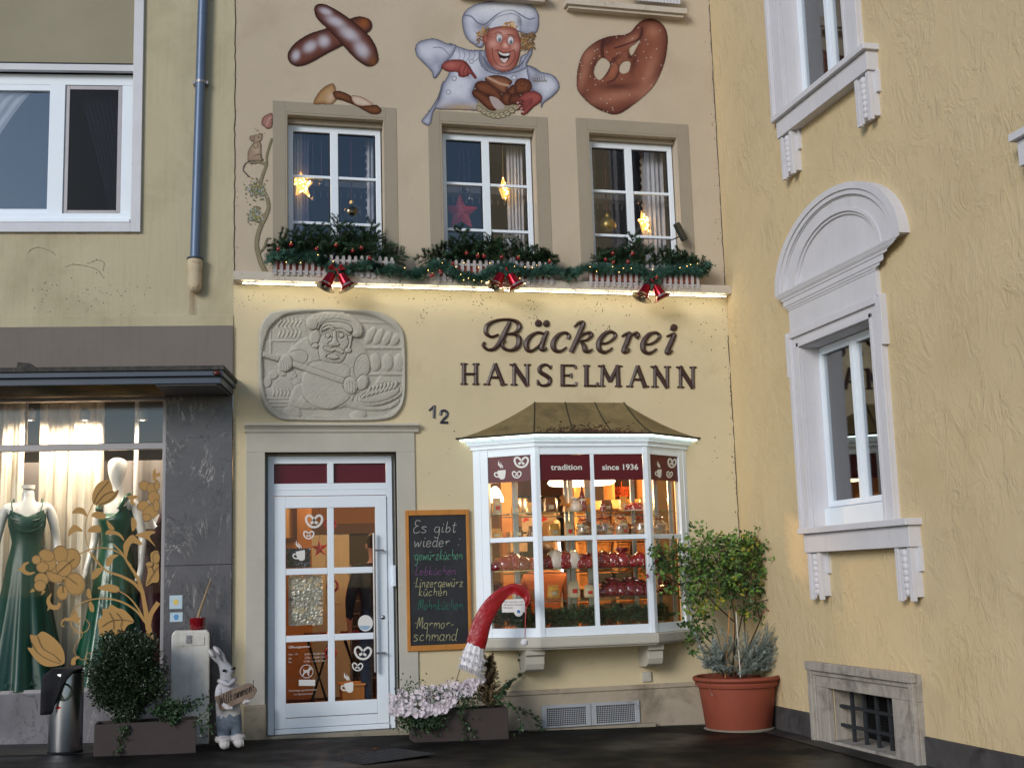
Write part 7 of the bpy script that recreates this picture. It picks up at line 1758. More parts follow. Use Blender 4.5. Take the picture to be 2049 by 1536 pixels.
for zi, nm in ((0, 'top shelf'), (1, 'crossbar shelf'), (2, 'middle shelf'), (3, 'lowest shelf')):
    for j in range(9):
        a = 130+j*170+random.uniform(-20, 20)
        if 500 < a < 580: a = 600
        yb = -.005 if a > 480 else .05; x = I(a, 900, yb)[0]; w = random.uniform(.035, .055); h = random.uniform(.09, .16); z = zsh[zi]+.001; m = random.choice(['amber', 'amber', 'choc', 'card']); tp_ = {'amber': 'golden', 'choc': 'brown', 'card': 'cream'}[m]
        t = thing('biscuit_packet', 'small %s biscuit packet, %s from left at the back of the %s' % (tp_, (ords+['eighth', 'ninth'])[j], nm), 'packet', (x, yb, z), group='biscuit packets in the bay window')
        mb = MB(); mb.loft([[(x+sx_*w*k, yb+sy_*.03*k2, z+h*v) for sx_, sy_ in ((-1, -1), (0, -1.25), (1, -1), (1, 1), (0, 1.2), (-1, 1))] for v, k, k2 in ((0, .9, .9), (.15, 1.05, 1.1), (.6, 1, 1), (.85, .9, .3), (1, .95, .06))]); mb.build('wrap', M[m], t, bevel=.004)
        mb = MB(); mb.box(x-w*.5, x+w*.5, yb-.042, yb-.040, z+h*.25, z+h*.5); mb.build('label', M['card' if m != 'card' else 'redprint'], t)
# ------------------------------------------------------------------ drainpipe and marks on the olive wall
DP = thing('drainpipe', 'blue grey zinc drainpipe on the olive wall ending in a rusty beige standpipe', 'drainpipe', tuple(FL.M @ Vector((FL.U((386, 512), -.07)[0], -.07, FL.U((386, 580), -.07)[1]))), FL.a)
def lp(p, y=-.07): u = FL.U(p, y); return Vector((u[0], y, u[1]))
a, b = lp((412, -60)), lp((386, 516)); b.x = b.x*.8+a.x*.2; a.x = a.x*.75+b.x*.25
mid = a.lerp(b, .82)
mb = MB(); mb.tube([a, b], .0455, 20); mb.build('pipe', M['zinc'], DP, FL, smooth=True)
mb = MB(); c = a.lerp(b, .40); mb.tube([c+Vector((0, 0, .012)), c-Vector((0, 0, .012))], .050, 20); mb.box(c.x-.07, c.x-.045, -.075, .0, c.z-.014, c.z+.014); mb.box(c.x+.045, c.x+.07, -.075, .0, c.z-.014, c.z+.014); mb.build('pipe_clip', M['alu'], DP, FL)
mb = MB()
for t_ in (.16, .84): c = a.lerp(b, t_); mb.tube([c+Vector((0, 0, .008)), c-Vector((0, 0, .004))], .0475, 20)
mb.build('pipe_joint', M['zinc'], DP, FL, smooth=True)
M['rustbeige'] = pmat('rusty_beige_paint', (196, 180, 150), .7, .1, 8, .4, 40, dirt=.9, dcol=(120, 66, 36), ds=14, dth=.56)
mb = MB(); mb.lathe([(.05, .0), (.072, -.004), (.076, -.015), (.06, -.02)], b+Vector((0, 0, .004)), 24); mb.build('collar', M['bluegrey'], DP, FL, smooth=True)
zb_ = lp((384, 583)).z; h = b.z-zb_
mb = MB(); mb.lathe([(.066, -.018), (.069, -h*.25), (.062, -h*.36), (.061, -h*.5), (.062, -h*.82), (.050, -h*.96), (.02, -h*1.03)], b, 24); mb.build('standpipe', M['rustbeige'], DP, FL, smooth=True)
M['deadvine'] = pmat('dead_vine', (120, 108, 88), .9, .2, 20)
DV = thing('dead_vine', 'thin dead vine remains clinging to the olive wall under the left window', 'vine', tuple(FL.M @ Vector((-.8, 0, 4.2))), FL.a)
mb = MB(); random.seed(2)
for L in ([(212, 410), (235, 382), (290, 365), (370, 385), (430, 425)], [(610, 497), (710, 520), (760, 550), (795, 600)], [(676, 488), (745, 462), (800, 480), (790, 540)], [(600, 262), (760, 243), (880, 238), (1000, 262)], [(500, 515), (560, 495), (610, 500)]):
    P = smoothpts([tuple(lp(Q('A2', *q), -.004)) for q in L], 4); mb.tube([tuple(q) for q in P], .0012, 4)
    for q in P[::2]: mb.ball((q[0]+random.gauss(0, .004), q[1], q[2]+random.gauss(0, .004)), random.uniform(.002, .0042), 5, 4)
for i in range(90):
    q = (random.uniform(230, 1200), random.gauss(720, 40)+random.choice([0, 0, 110, -60])); p_ = lp(Q('A2', *q), -.002); mb.ball(tuple(p_), random.uniform(.002, .0055), 5, 3)
mb.build('clinging_stems', M['deadvine'], DV, FL, kind='stuff')
p = Paint('A2', 1400, 690, 1580, 1480, 4)
p.C[:] = np.array(lin((182, 172, 144), 1.05)[:3]); p.A[:] = 1
p.A = np.clip(1.15-np.abs(p.X-1478)/(30+(p.Y-700)*.04), 0, 1)*(p.Y > 700)*(p.Y < 884)
kk = np.clip(1.2-np.abs(p.X-1478)/(26+(p.Y-700)*.03), 0, 1)*np.clip(1.1-(p.Y-700)/330, .25, 1)
nz = .7+.3*np.sin(p.X*.21)*np.sin(p.X*.083+1)
p.mix(kk*nz*.75, (112, 74, 50))
p.mesh('rust_stain', vcmat('rust_stain_paint'), SH, FL, -.0025, .35)
# small lump on canopy
M['lampbrown'] = pmat('brown_lamp_glass', (84, 36, 24), .3, .2, 6)
x, z = FL.U(Q('A2', 1665, 1328), -.74); mb = MB(); mb.ball((x, -.735, z), .026, 12, 8, (1.3, .6, .8)); mb.build('corner_fitting', M['lampbrown'], CP, FL, smooth='all')
x0, z0 = FL.U(Q('A2', 130, 1275), -.6); x1 = FL.U(Q('A2', 290, 1275), -.6)[0]; mb = MB(); mb.prism([(x0, z0-.03), (x1, z0-.03), (x1-.06, z0+.02), (x0+.01, z0+.03)], -.62, -.5)
tagset(mb.build('loose_tile', M['roofslab'], None, FL), 'flat grey piece of tile lying on the canopy of the dress shop', 'tile')
# ------------------------------------------------------------------ things standing along the front
def GP(px, py, fr=FB):
    x, y = 0, 0; z = 0
    for _ in range(5): x, y = FB.G((px, py), z); z = gz(max(-3, min(5.2, x)))
    return x, y, z
def UY(p, y): return FB.U(p, y)
# waste bin with a mat draped over it
bx, by, bz = GP(127, 1509); by += .13
R = .135; xt = UY((127, 1340), by)[1]; H_ = xt-bz
WB = thing('waste_bin', 'brushed steel cylinder waste bin with a round opening by the shop window', 'bin', (bx, by, bz))
mb = MB(); mb.lathe([(R*.98, 0), (R, .012), (R, H_*.96), (R*.98, H_*.985)], (bx, by, bz+.004), 40); mb.build('cylinder', M['steel'], WB, smooth=True)
mb = MB(); mb.lathe([(R*1.02, H_*.965), (R*1.03, H_*.975), (R*.97, H_*.995), (R*.6, H_+.012), (.01, H_+.016)], (bx, by, bz), 40); mb.lathe([(R*1.01, 0), (R*1.02, .018), (R*1.005, .02)], (bx, by, bz+.001), 40); mb.build('rim', M['black'], WB, smooth=True)
M['lining'] = pmat('grey_green_bag', (70, 76, 64), .25, .3, 14, .8, 30)
ox, oz = UY(Q('A4', 452, 1000), by-R); mb = MB()
def oncyl(dx, dz, off=.003): a = (ox+dx-bx)/R; a = max(-1.4, min(1.4, a)); return (bx+(R+off)*math.sin(a), by-(R+off)*math.cos(a), oz+dz)
mb.add([oncyl(.058*math.cos(i*math.pi/12), .066*math.sin(i*math.pi/12)) for i in range(24)], [tuple(range(24))]); mb.build('opening', M['lining'], WB)
mb = MB(); mb.tube([oncyl(.06*math.cos(i*math.pi/12), .068*math.sin(i*math.pi/12), .003) for i in range(25)], .004, 6); mb.build('opening_rim', M['black'], WB)
cz = UY(Q('A4', 412, 1110), by-R)[1]; mb = MB(); mb.add([oncyl(-.045+.028*a, cz-oz+.02*b, .003) for a, b in ((-1, 0), (0, -.7), (1, 0), (0, .7))], [(0, 1, 2, 3)]); mb.build('red_mark', M['redprint'], WB)
M['mat'] = pmat('black_rubber_mat', (26, 25, 30), .85, .2, 20, .5, 120)
MT = thing('doormat', 'black mat draped over the steel waste bin, hanging down its left side', 'mat', (bx, by, bz+H_))
mb = MB(); rows = []; zh = UY(Q('A4', 300, 1140), by-R)[1]
path = [(.10, .12, 0), (.06, .04, 0), (.0, -.05, 0)]
for j in range(15):
    s_ = j/14; row = []
    for i in range(13):
        u = i/12
        if s_ < .45:
            q = s_/.45; base = Vector((bx+.12-.30*u*1.0+(.02-.0)*q, by+.13-.26*q*.95-.02*u, bz+H_+.022+.006*math.sin(5*u+3*q)))
            base.x = bx+.135-.255*u-.06*q*u
            base.z -= max(0, (u-.75))*.25*q
        else:
            q = (s_-.45)/.55; base = Vector((bx+.135-.255*u-.06*u-(.12 if True else 0)*q*(1-u)*1.3, by-.117-.05*min(1, q*3)-.012*math.sin(u*7+q*2), bz+H_+.02-(.02+q*(H_+bz+.02-zh))*(1 if u > .42 else max(.06, u*2.3))))
            base.z -= max(0, (u-.75))*.25*(1-q)
        row.append(base)
    rows.append(row)
mb.loft(rows, close=False, cap=False); o = mb.build('mat_sheet', M['mat'], MT, smooth='all'); so_ = o.modifiers.new('thick', 'SOLIDIFY'); so_.thickness = .008
# leaf clusters
def leaf(mb, p, L, w, d, up, fold=.25):
    d = d.normalized(); s = d.cross(up); s = s.normalized() if s.length > 1e-5 else d.orthogonal().normalized(); n = s.cross(d)
    a = p; t = p+d*L; m1 = p+d*L*.45
    mb.add([a, m1+s*w*.5+n*w*fold, t, m1-s*w*.5+n*w*fold, m1-n*w*.05], [(0, 1, 4), (1, 2, 4), (2, 3, 4), (3, 0, 4)])
M['box'] = pmat('boxwood_leaf', (44, 60, 36), .45, .5, 30, spec=.5, k=.95); M['boxin'] = pmat('boxwood_wood', (38, 34, 24), .9, .4, 12); M['ivy'] = pmat('ivy_leaf', (50, 74, 44), .45, .4, 24, spec=.5)
M['planter'] = pmat('brown_grey_planter', (66, 56, 54), .7, .08, 5, .15, 60, k=.95, dirt=.4, dcol=(40, 34, 32), ds=6)
M['soil'] = pmat('dark_soil', (30, 24, 20), .95, .3, 40, .6, 60)
def planter(label, pl, pr, ptop, depth):
    xl_, yl_, zl_ = GP(*pl); xr2, yr2, zr2 = GP(*pr); y = (yl_+yr2)/2; z0 = min(zl_, zr2)-.0; zt = UY(((pl[0]+pr[0])/2, ptop), y)[1]
    t = thing('planter_box', label, 'planter', ((xl_+xr2)/2, y+depth/2, z0), group='brown planter boxes')
    mb = MB(); w = .018
    mb.box(xl_, xr2, y, y+w, z0, zt); mb.box(xl_, xr2, y+depth-w, y+depth, z0, zt); mb.box(xl_, xl_+w, y+w, y+depth-w, z0, zt); mb.box(xr2-w, xr2, y+w, y+depth-w, z0, zt); mb.box(xl_+w, xr2-w, y+w, y+depth-w, z0+.01, z0+.03)
    mb.build('trough', M['planter'], t, bevel=.004)
    mb = MB(); mb.box(xl_+w, xr2-w, y+w, y+depth-w, zt-.05, zt-.03); mb.build('soil', M['soil'], t)
    return xl_, xr2, y, z0, zt
x0, x1, y0, z0, z1 = planter('low brown planter box under the boxwood, between bin and grey cabinet', (189, 1510), (392, 1508), 1444, .30)
def bush(name, label, cat, c, rx, ry, rz, n, L, m, stem=True, seed=1, shape=None, base=None):
    random.seed(seed); t = thing(name, label, cat, (c[0], c[1], base if base is not None else c[2]-rz)); mb = MB()
    for i in range(n):
        v = rv().normalized(); r = random.uniform(.30, 1.0)**.5
        k = random.choice([1, 1, 1, 1, 1.1])+.24*math.sin(v.x*5+1.3)*math.sin(v.z*6)+.14*math.sin(v.y*9+v.z*4)
        sh = 1.0 if shape is None else shape(v.z)
        p_ = Vector((c[0]+v.x*rx*r*k*sh, c[1]+v.y*ry*r*k*sh, c[2]+v.z*rz*r*(k*.5+.5)))
        leaf(mb, p_, L*random.uniform(.7, 1.25), L*.62, v+rv(.55)+Vector((0, 0, .25)), rv())
    mb.build('foliage', m, t, normals=False)
    if stem:
        mb = MB()
        for i in range(16): v = rv().normalized(); mb.tube([(c[0]+random.gauss(0, .02), c[1]+random.gauss(0, .02), c[2]-rz*1.0), (c[0]+v.x*rx*.4, c[1]+v.y*ry*.4, c[2]+v.z*rz*.3), (c[0]+v.x*rx*.85, c[1]+v.y*ry*.85, c[2]+abs(v.z)*rz*.7)], [.008, .005, .002], 5)
        mb.build('stem', M['boxin'], t)
    return t
yc = y0+.15; cxb, czb = UY((254, 1352), yc); rzb = UY((254, 1262), yc)[1]-czb; rxb = (UY((330, 1352), yc)[0]-UY((182, 1352), yc)[0])/2
bush('boxwood_shrub', 'dense dark green boxwood shrub in the left planter box', 'shrub', (cxb, yc, czb), rxb, .26, rzb, 13000, .028, M['box'], True, 4, lambda z: 1.0-.18*max(0, z)-.10*max(0, -z), z1-.04)
def ivy(name, label, pts, n, L, m, y, seed=3, dr=.02, fl=None):
    """trailing shoots: pts is a list of photo polylines"""
    random.seed(seed); P = []
    for line in pts: P.append([Vector((lambda u: (u[0], yy, u[1]))(UY(q[:2], yy))) for q in line for yy in [q[2] if len(q) > 2 else y]])
    t = thing(name, label, 'plant', tuple(P[0][0])); mb, sb = MB(), MB()
    for line in P:
        Q_ = [Vector(q) for q in smoothpts([tuple(v) for v in line], 5)]; sb.tube(Q_, .0025, 4)
        k = max(3, int(n*sum((b_-a_).length for a_, b_ in zip(Q_[:-1], Q_[1:]))))
        for i in range(k):
            j = random.randrange(len(Q_)-1); p_ = Q_[j].lerp(Q_[j+1], random.random())+rv(dr)*.6
            for f in range(1): 
                d = rv().normalized(); d.y = -abs(d.y); leaf(mb, p_, L*random.uniform(.7, 1.2), L*.85, d+Vector((0, 0, -.3)), rv(), .12)
    mb.build('foliage', m, t, normals=False); sb.build('stem', M['boxin'], t); return t
A4 = lambda x, y: Q('A4', x, y)
random.seed(8)
shoots = [[A4(1230, 1200), A4(1180+random.gauss(0, 60), 1120+random.gauss(0, 20)), A4(1120+i*26, 1060+random.gauss(0, 35))] for i in range(14)]+[[A4(1380, 1190), A4(1440, 1180), A4(1480, 1230), A4(1490, 1290)], [A4(1380, 1200), A4(1420, 1240), A4(1440, 1330)], [A4(850, 1230), A4(860, 1310), A4(830, 1400), A4(850, 1470)], [A4(900, 1220), A4(890, 1290), A4(860, 1350)], [A4(1400, 1180), A4(1470, 1120), A4(1500, 1090)]]
ivy('ivy_plant', 'low dark green ivy in the right half of the left planter box', shoots, 150, .032, M['ivy'], y0-.012, 6, .03)
# grey cabinet with red pot
gx0, gy0, gz0 = GP(342, 1497); gy0 = -.30; gx0 = UY((342, 1380), gy0)[0]; gx1 = UY((419, 1380), gy0)[0]; gt = UY((380, 1261), gy0)[1]; gz0 = gz(gx0)
GC = thing('utility_cabinet', 'pale grey plastic utility cabinet standing before the marble pier', 'cabinet', ((gx0+gx1)/2, gy0+.12, gz0))
M['cab'] = pmat('pale_grey_plastic', (190, 187, 180), .55, .06, 3, .05, 60, k=1.25, dirt=.4, dcol=(140, 128, 108), ds=4, dth=.5, streak=.35)
mb = MB(); mb.prism([(gx0, gz0), (gx1, gz0), (gx1, gt-.03), (gx1-.025, gt), (gx0+.025, gt), (gx0, gt-.03)], gy0, gy0+.24); mb.build('housing', M['cab'], GC, bevel=.012, seg=3)
mb = MB(); mb.box(gx0+.075, gx1-.045, gy0-.006, gy0+.002, gt-.125, gt-.055); mb.box(gx0+.02, gx1-.02, gy0-.004, gy0+.001, gz0+.06, gz0+.066); mb.build('recess_panel', M['cab'], GC, bevel=.002)
xx, zz = UY(A4(1330, 628), gy0-.01); mb = MB(); mb.box(xx-.022, xx+.022, gy0-.014, gy0-.006, zz-.034, zz+.034); mb.box(xx-.012, xx+.012, gy0-.018, gy0-.0141, zz+.008, zz+.022); mb.build('lock_plate', M['alu'], GC, bevel=.002)
px_, pz_ = UY(A4(1390, 562), gy0+.1); M['redglaze'] = pmat('dark_red_glaze', (112, 14, 24), .18, .06, 4, coat=.4)
RP = thing('red_pot', 'small dark red glazed pot with a bare dry stalk on the grey cabinet', 'pot', (px_, gy0+.1, gt))
mb = MB(); mb.lathe([(.052, .001), (.060, .01), (.068, .085), (.070, .10), (.066, .105), (.062, .09), (.02, .085)], (px_, gy0+.1, gt), 24); mb.build('pot', M['redglaze'], RP, smooth=True)
e = UY(A4(1488, 200), gy0+.12); mb = MB(); mb.tube([(px_, gy0+.1, gt+.08), (px_+.02, gy0+.1, gt+.16), (e[0], gy0+.12, e[1])], [.014, .012, .005], 8); mb.build('dry_stalk', pmat('dry_stalk', (150, 128, 100), .9, .15, 20), RP, smooth=True)
mb = MB(); mb.lathe([(.058, 0), (.03, .008), (.001, .01)], (px_, gy0+.1, gt+.088), 16); mb.build('soil', M['soil'], RP)
# stickers on the marble pier
M['stick'] = pmat('pale_blue_paper', (176, 196, 208), .6, .05, 6); M['stickyel'] = pmat('yellow_print', (214, 186, 92), .6, .1, 10); M['stickblue'] = pmat('blue_print', (84, 140, 190), .6, .1, 10)
for (a, b, c_, d_, lab, m2) in ((1195, 320, 1284, 412, 'square pale blue sticker on the marble pier, upper one', 'stickyel'), (1198, 440, 1286, 503, 'small torn pale blue sticker on the marble pier, lower one', 'stickblue')):
    p0 = FL.U(A4(a, b), -.042); p1 = FL.U(A4(c_, d_), -.042); t = thing('sticker', lab, 'sticker', tuple(FL.M @ Vector((p0[0], -.042, p1[1]))), FL.a)
    mb = MB(); mb.box(p0[0], p1[0], -.0425, -.0402, p1[1], p0[1]); mb.build('paper', M['stick'], t, FL)
    cx_, cz_ = (p0[0]+p1[0])/2, (p0[1]+p1[1])/2; w = (p1[0]-p0[0])*.2; mb = MB(); mb.prism([(cx_+w*(1+.3*math.sin(5*q))*math.cos(q), cz_+w*1.2*math.sin(q)) for q in [i*.524 for i in range(12)]], -.0438, -.0426); mb.box(p0[0]+.004, p0[0]+.012, -.0435, -.0426, p0[1]-.012, p0[1]-.006); mb.build('print', M[m2], t, FL)
# rabbit statue
ry_ = GP(462, 1499)[1]+.05; rzz = GP(462, 1499)[2]
def C6(x, y, d=0.0): u = UY(Q('C6', x, y), ry_+d); return (u[0], ry_+d, u[1])
RS = thing('rabbit_statue', 'grey standing rabbit statue in a shirt and trousers holding a wooden welcome board', 'statue', (C6(430, 1330)[0], ry_, rzz))
M['rab'] = pmat('grey_rabbit_paint', (150, 150, 154), .7, .12, 14, .3, 60); M['rabw'] = pmat('white_rabbit_paint', (190, 186, 186), .7, .12, 18, .3, 60, dirt=.4, dcol=(120, 110, 106), ds=16); M['shirt'] = pmat('stone_shirt', (176, 174, 180), .75, .12, 16, .5, 40, dirt=.4, dcol=(120, 118, 126), ds=18); M['trousers'] = pmat('blue_grey_trousers', (108, 120, 134), .75, .2, 14, .8, 34, dirt=.5, dcol=(66, 76, 92), ds=16, dth=.48)
o3 = Vector(RS.location)
def J(x, y, d, r, par, zone): v = Vector(C6(x, y, d))-o3; return (v.x, v.y, v.z, r*.79/1000*1.0, par, zone)
jt = {'pel': J(420, 950, 0, 128, None, 'tr'), 'belly': J(410, 830, 0, 122, 'pel', 'sh'), 'chest': J(400, 700, 0, 108, 'belly', 'sh'), 'neck': J(395, 600, 0, 66, 'chest', 'rab'), 'head': J(378, 495, 0, 98, 'neck', 'rab'), 'snout': J(450, 492, -.03, 56, 'head', 'rab'), 'nose': J(482, 480, -.04, 22, 'snout', 'rab'),
      'ea': J(335, 410, .02, 30, 'head', 'rab'), 'eb': J(285, 350, .03, 44, 'ea', 'rab'), 'ec': J(235, 300, .035, 40, 'eb', 'rab'), 'ed': J(195, 258, .04, 14, 'ec', 'rab'),
      'fa': J(370, 400, .05, 28, 'head', 'rab'), 'fb': J(340, 330, .08, 40, 'fa', 'rab'), 'fc': J(295, 270, .09, 36, 'fb', 'rab'), 'fd': J(250, 228, .10, 14, 'fc', 'rab'),
      'sl': J(320, 680, -.05, 52, 'chest', 'sh'), 'el': J(308, 800, -.08, 44, 'sl', 'sh'), 'hl': J(400, 885, -.12, 30, 'el', 'rabw'), 'pl': J(440, 895, -.13, 30, 'hl', 'rabw'),
      'sr': J(470, 680, -.03, 52, 'chest', 'sh'), 'er': J(530, 790, -.06, 42, 'sr', 'sh'), 'hr': J(590, 830, -.11, 30, 'er', 'rabw'), 'pr': J(625, 820, -.12, 28, 'hr', 'rabw'),
      'kl': J(365, 1090, -.01, 82, 'pel', 'tr'), 'al': J(365, 1215, -.01, 72, 'kl', 'tr'), 'tl': J(370, 1285, -.06, 58, 'al', 'rabw'), 'ul': J(385, 1292, -.13, 50, 'tl', 'rabw'),
      'kr': J(490, 1070, .0, 78, 'pel', 'tr'), 'ar': J(495, 1200, .0, 68, 'kr', 'tr'), 'tr': J(525, 1270, -.05, 56, 'ar', 'rabw'), 'ur': J(545, 1275, -.12, 48, 'tr', 'rabw')}
skinmesh(RS, jt, {'rab': 'rab', 'tr': 'trousers', 'sh': 'shirt', 'rabw': 'rabw'}, ['rab', 'tr', 'sh', 'rabw'])
def hb(mb, nme, m, **k): return mb.build(nme, m, RS, smooth='all', **k)
mb = MB(); mb.ball(C6(370, 489, -.072), .013, 12, 8, (1.3, .6, .9)); mb.ball(C6(452, 470, -.060), .009, 12, 8, (.7, .7, .9)); mb.ball(C6(478, 463, -.058), .0125, 12, 8); hb(mb, 'eyes_and_nose', M['black'])
mb = MB(); mb.tube([C6(425, 528, -.075), C6(450, 535, -.078), C6(478, 520, -.066)], .004, 6); hb(mb, 'mouth', M['stonelow'])
mb = MB()
for q in (((262, 340, -.012), (225, 300, -.004), (203, 268, .008)), ((322, 320, .035), (290, 275, .045), (262, 240, .058))): mb.tube([C6(*v) for v in q], [.010, .017, .006], 8)
hb(mb, 'inner_ear', M['rabw'])
mb = MB(); mb.tube([C6(312, 600, -.03), C6(350, 610, -.075), C6(410, 645, -.10), C6(462, 610, -.075), C6(488, 575, -.02)], [.018, .022, .016, .022, .018], 8); hb(mb, 'collar', M['shirt'])
mb = MB()
for cx_, cy_, dd_ in ((365, 1222, 0), (500, 1205, .01)): mb.lathe([(.068, -.022), (.076, 0), (.068, .022)], C6(cx_, cy_, dd_-.01), 18)
hb(mb, 'trouser_cuff', M['rabw'])
mb = MB()
for cx_, cy_, d_ in ((385, 1292, -.13), (545, 1275, -.12)):
    for i in range(3): a_ = C6(cx_-30+i*30, cy_-14, d_-.050); mb.tube([(a_[0], a_[1]+.015, a_[2]+.02), a_, (a_[0], a_[1]+.004, a_[2]-.03)], .0028, 5)
for cx_, cy_, d_ in ((432, 893, -.155), (615, 822, -.148)):
    for i in range(4): a_ = C6(cx_-24+i*15, cy_, d_); mb.tube([(a_[0], a_[1]-.002, a_[2]+.016), (a_[0], a_[1]-.006, a_[2]), (a_[0], a_[1], a_[2]-.014)], [.005, .0065, .004], 6)
hb(mb, 'toes_and_fingers', M['rabw'])
M['boardwood'] = pmat('weathered_board', (128, 110, 96), .85, .2, 8, .5, 30, streak=.5, dcol=(76, 60, 50))
mb = MB(); pts = smoothpts([(268, 772), (300, 760), (450, 690), (620, 624), (680, 648), (722, 692), (712, 730), (675, 782), (560, 830), (400, 893), (332, 920), (298, 850)], 3, True)
pp = [UY(Q('C6', *q), ry_-.125) for q in pts]; mb.prism(pp, ry_-.125, ry_-.105); BD = mb.build('welcome_board', M['boardwood'], RS, bevel=.005)
HW['W'] = [[(.02, .95), (.22, .02), (.45, .75), (.62, .02), (.95, 1.0)]]; M['engrave'] = pmat('engraved_line', (66, 52, 46), .9, .1, 10)
mb = MB(); handw(mb, FB, 'C6', 'Willkommen!', 318, 690, 868, 118, ry_-.1265, 9, -.44, .0, 4); mb.build('engraved_word', M['engrave'], BD)
# ------------------------------------------------------------------ flower planter beside the door
B7 = lambda x, y: Q('B7', x, y)
x0, x1, y0, z0, z1 = planter('low brown planter box of pale flowers right of the door', (828, 1484), (1019, 1478), 1419, .26)
M['petal'] = pmat('pale_pink_petal', (222, 212, 218), .6, .12, 40, k=1.05); M['petalc'] = pmat('flower_centre', (176, 140, 150), .7, .2, 60)
FP = thing('chrysanthemum', 'mass of pale pink chrysanthemum flowers spilling from the planter beside the door', 'flowers', ((x0+x1)/2-.1, y0+.1, z1-.03))
random.seed(15); mb = MB()
for i in range(1100):
    a = random.uniform(0, 1); q = (random.uniform(40, 540), random.gauss(920, 50)); yy = y0+random.uniform(-.10, .16); u = UY(B7(*q), yy); d = rv(); d.y = -abs(d.y); leaf(mb, Vector((u[0], yy, u[1])), .030, .016, d, rv())
for i in range(700):
    q = (random.uniform(60, 320)+random.gauss(0, 14), random.gauss(1040, 36)); yy = y0+random.uniform(-.08, .0); u = UY(B7(*q), yy); d = rv(); d.y = -abs(d.y); leaf(mb, Vector((u[0], yy, u[1])), .034, .018, d, rv())
mb.build('foliage', M['ivy'], FP, normals=False)
fl_me = None; spots = []
edge = [(10, 900), (60, 860), (160, 840), (260, 820), (340, 790), (430, 830), (480, 790), (555, 790)]
bot = [(30, 1010), (150, 1000), (280, 1020), (400, 1000), (525, 990), (540, 900), (520, 880), (560, 800)]
for i in range(430):
    u = random.random(); k = u*6.99; j = int(k); f = k-j; top = edge[j][1]*(1-f)+edge[j+1][1]*f; lo = bot[j][1]*(1-f)+bot[j+1][1]*f; X = edge[j][0]*(1-f)+edge[j+1][0]*f
    v = random.random()**.75; spots.append((X+random.gauss(0, 14), top+(lo-top)*v+random.gauss(0, 6)))
rest = MB()
def flower(mb, s):
    for rgi, (r, n_, tilt) in enumerate(((1.0, 9, .25), (.66, 7, .6))):
        for i in range(n_):
            a = 6.283*i/n_+rgi*.3; d = Vector((math.cos(a), -tilt, math.sin(a))); leaf(mb, Vector((math.cos(a)*.1*s, 0, math.sin(a)*.1*s)), s*r, s*.5, d, Vector((0, -1, 0)), .1)
for i, q in enumerate(spots):
    yy = y0-.11+.14*(1-min(1, max(0, (q[1]-800)/220)))+random.uniform(-.03, .03); u = UY(B7(*q), yy); s = random.uniform(.020, .028)
    if i < 95:
        if fl_me is None: mb = MB(); flower(mb, .020); o = mb.build('flower_head', M['petal'], None, normals=False); o.parent = FP; fl_me = o
        else: o = fl_me.copy(); COL.objects.link(o); o.parent = FP
        o.location = Vector((u[0], yy-.01, u[1]))-FP.location; o.rotation_euler = (random.uniform(-.7, .3), random.uniform(0, 6), random.uniform(-.5, .5)); o.scale = (s/.020,)*3
    else:
        t_ = MB(); flower(t_, s); Rm = Matrix.Rotation(random.uniform(-.5, .5), 3, 'Z') @ Matrix.Rotation(random.uniform(-.7, .3), 3, 'X'); rest.add([Rm @ Vector(v)+Vector((u[0], yy-.008, u[1])) for v in t_.v], t_.f)
rest.build('flower_heads', M['petal'], FP, normals=False, kind='stuff')
M['heath'] = pmat('brown_conifer', (104, 88, 62), .8, .4, 30); M['heathg'] = pmat('grey_green_conifer', (66, 76, 52), .8, .4, 30)
random.seed(19); u0 = UY(B7(615, 960), y0+.1); HC = thing('dwarf_conifer', 'small browning dwarf conifer in the flower planter, below the red hat', 'conifer', (u0[0], y0+.1, z1-.03)); mb, tw = MB(), MB()
top_ = UY(B7(608, 655), y0+.1)[1]; hh = top_-z1
for i in range(210):
    t_ = random.random()**1.1; r = .125*(1-t_*.7); a = random.uniform(0, 6.283); p0 = Vector((u0[0], y0+.1, z1+hh*t_*.9)); p1 = p0+Vector((math.cos(a)*r, math.sin(a)*r*.8, .05+.04*random.random())); needles(mb, p0, p1, 34, .022, .007, .8)
tw.tube([(u0[0], y0+.1, z1-.03), (u0[0]-.004, y0+.1, top_-.02)], [.010, .003], 6)
mb.build('foliage', M['heath'], HC, normals=False); tw.build('stem', M['boxin'], HC)
ivy('ivy_plant', 'trailing ivy climbing from the flower planter up to the bay sill', [[B7(690, 860)+(-.12,), B7(740, 800)+(-.06,), B7(790, 770)+(-.04,), B7(800, 700)+(-.04,), B7(795, 630)+(-.05,)], [B7(660, 900), B7(700, 840)+(-.15,), B7(760, 790)+(-.06,)], [B7(640, 930), B7(720, 940), B7(770, 970), B7(800, 1050), B7(790, 1120)], [B7(770, 960), B7(830, 990)+(-.2,), B7(890, 1020)+(-.16,), B7(920, 1080)+(-.14,), B7(940, 1130)+(-.14,)], [B7(600, 960), B7(660, 930), B7(700, 950)], [B7(420, 1010), B7(450, 1080), B7(470, 1150)], [B7(440, 1020), B7(490, 1090), B7(520, 1140)], [B7(720, 820)+(-.12,), B7(690, 850), B7(650, 900)]], 85, .034, M['ivy'], y0-.02, 9, .022)
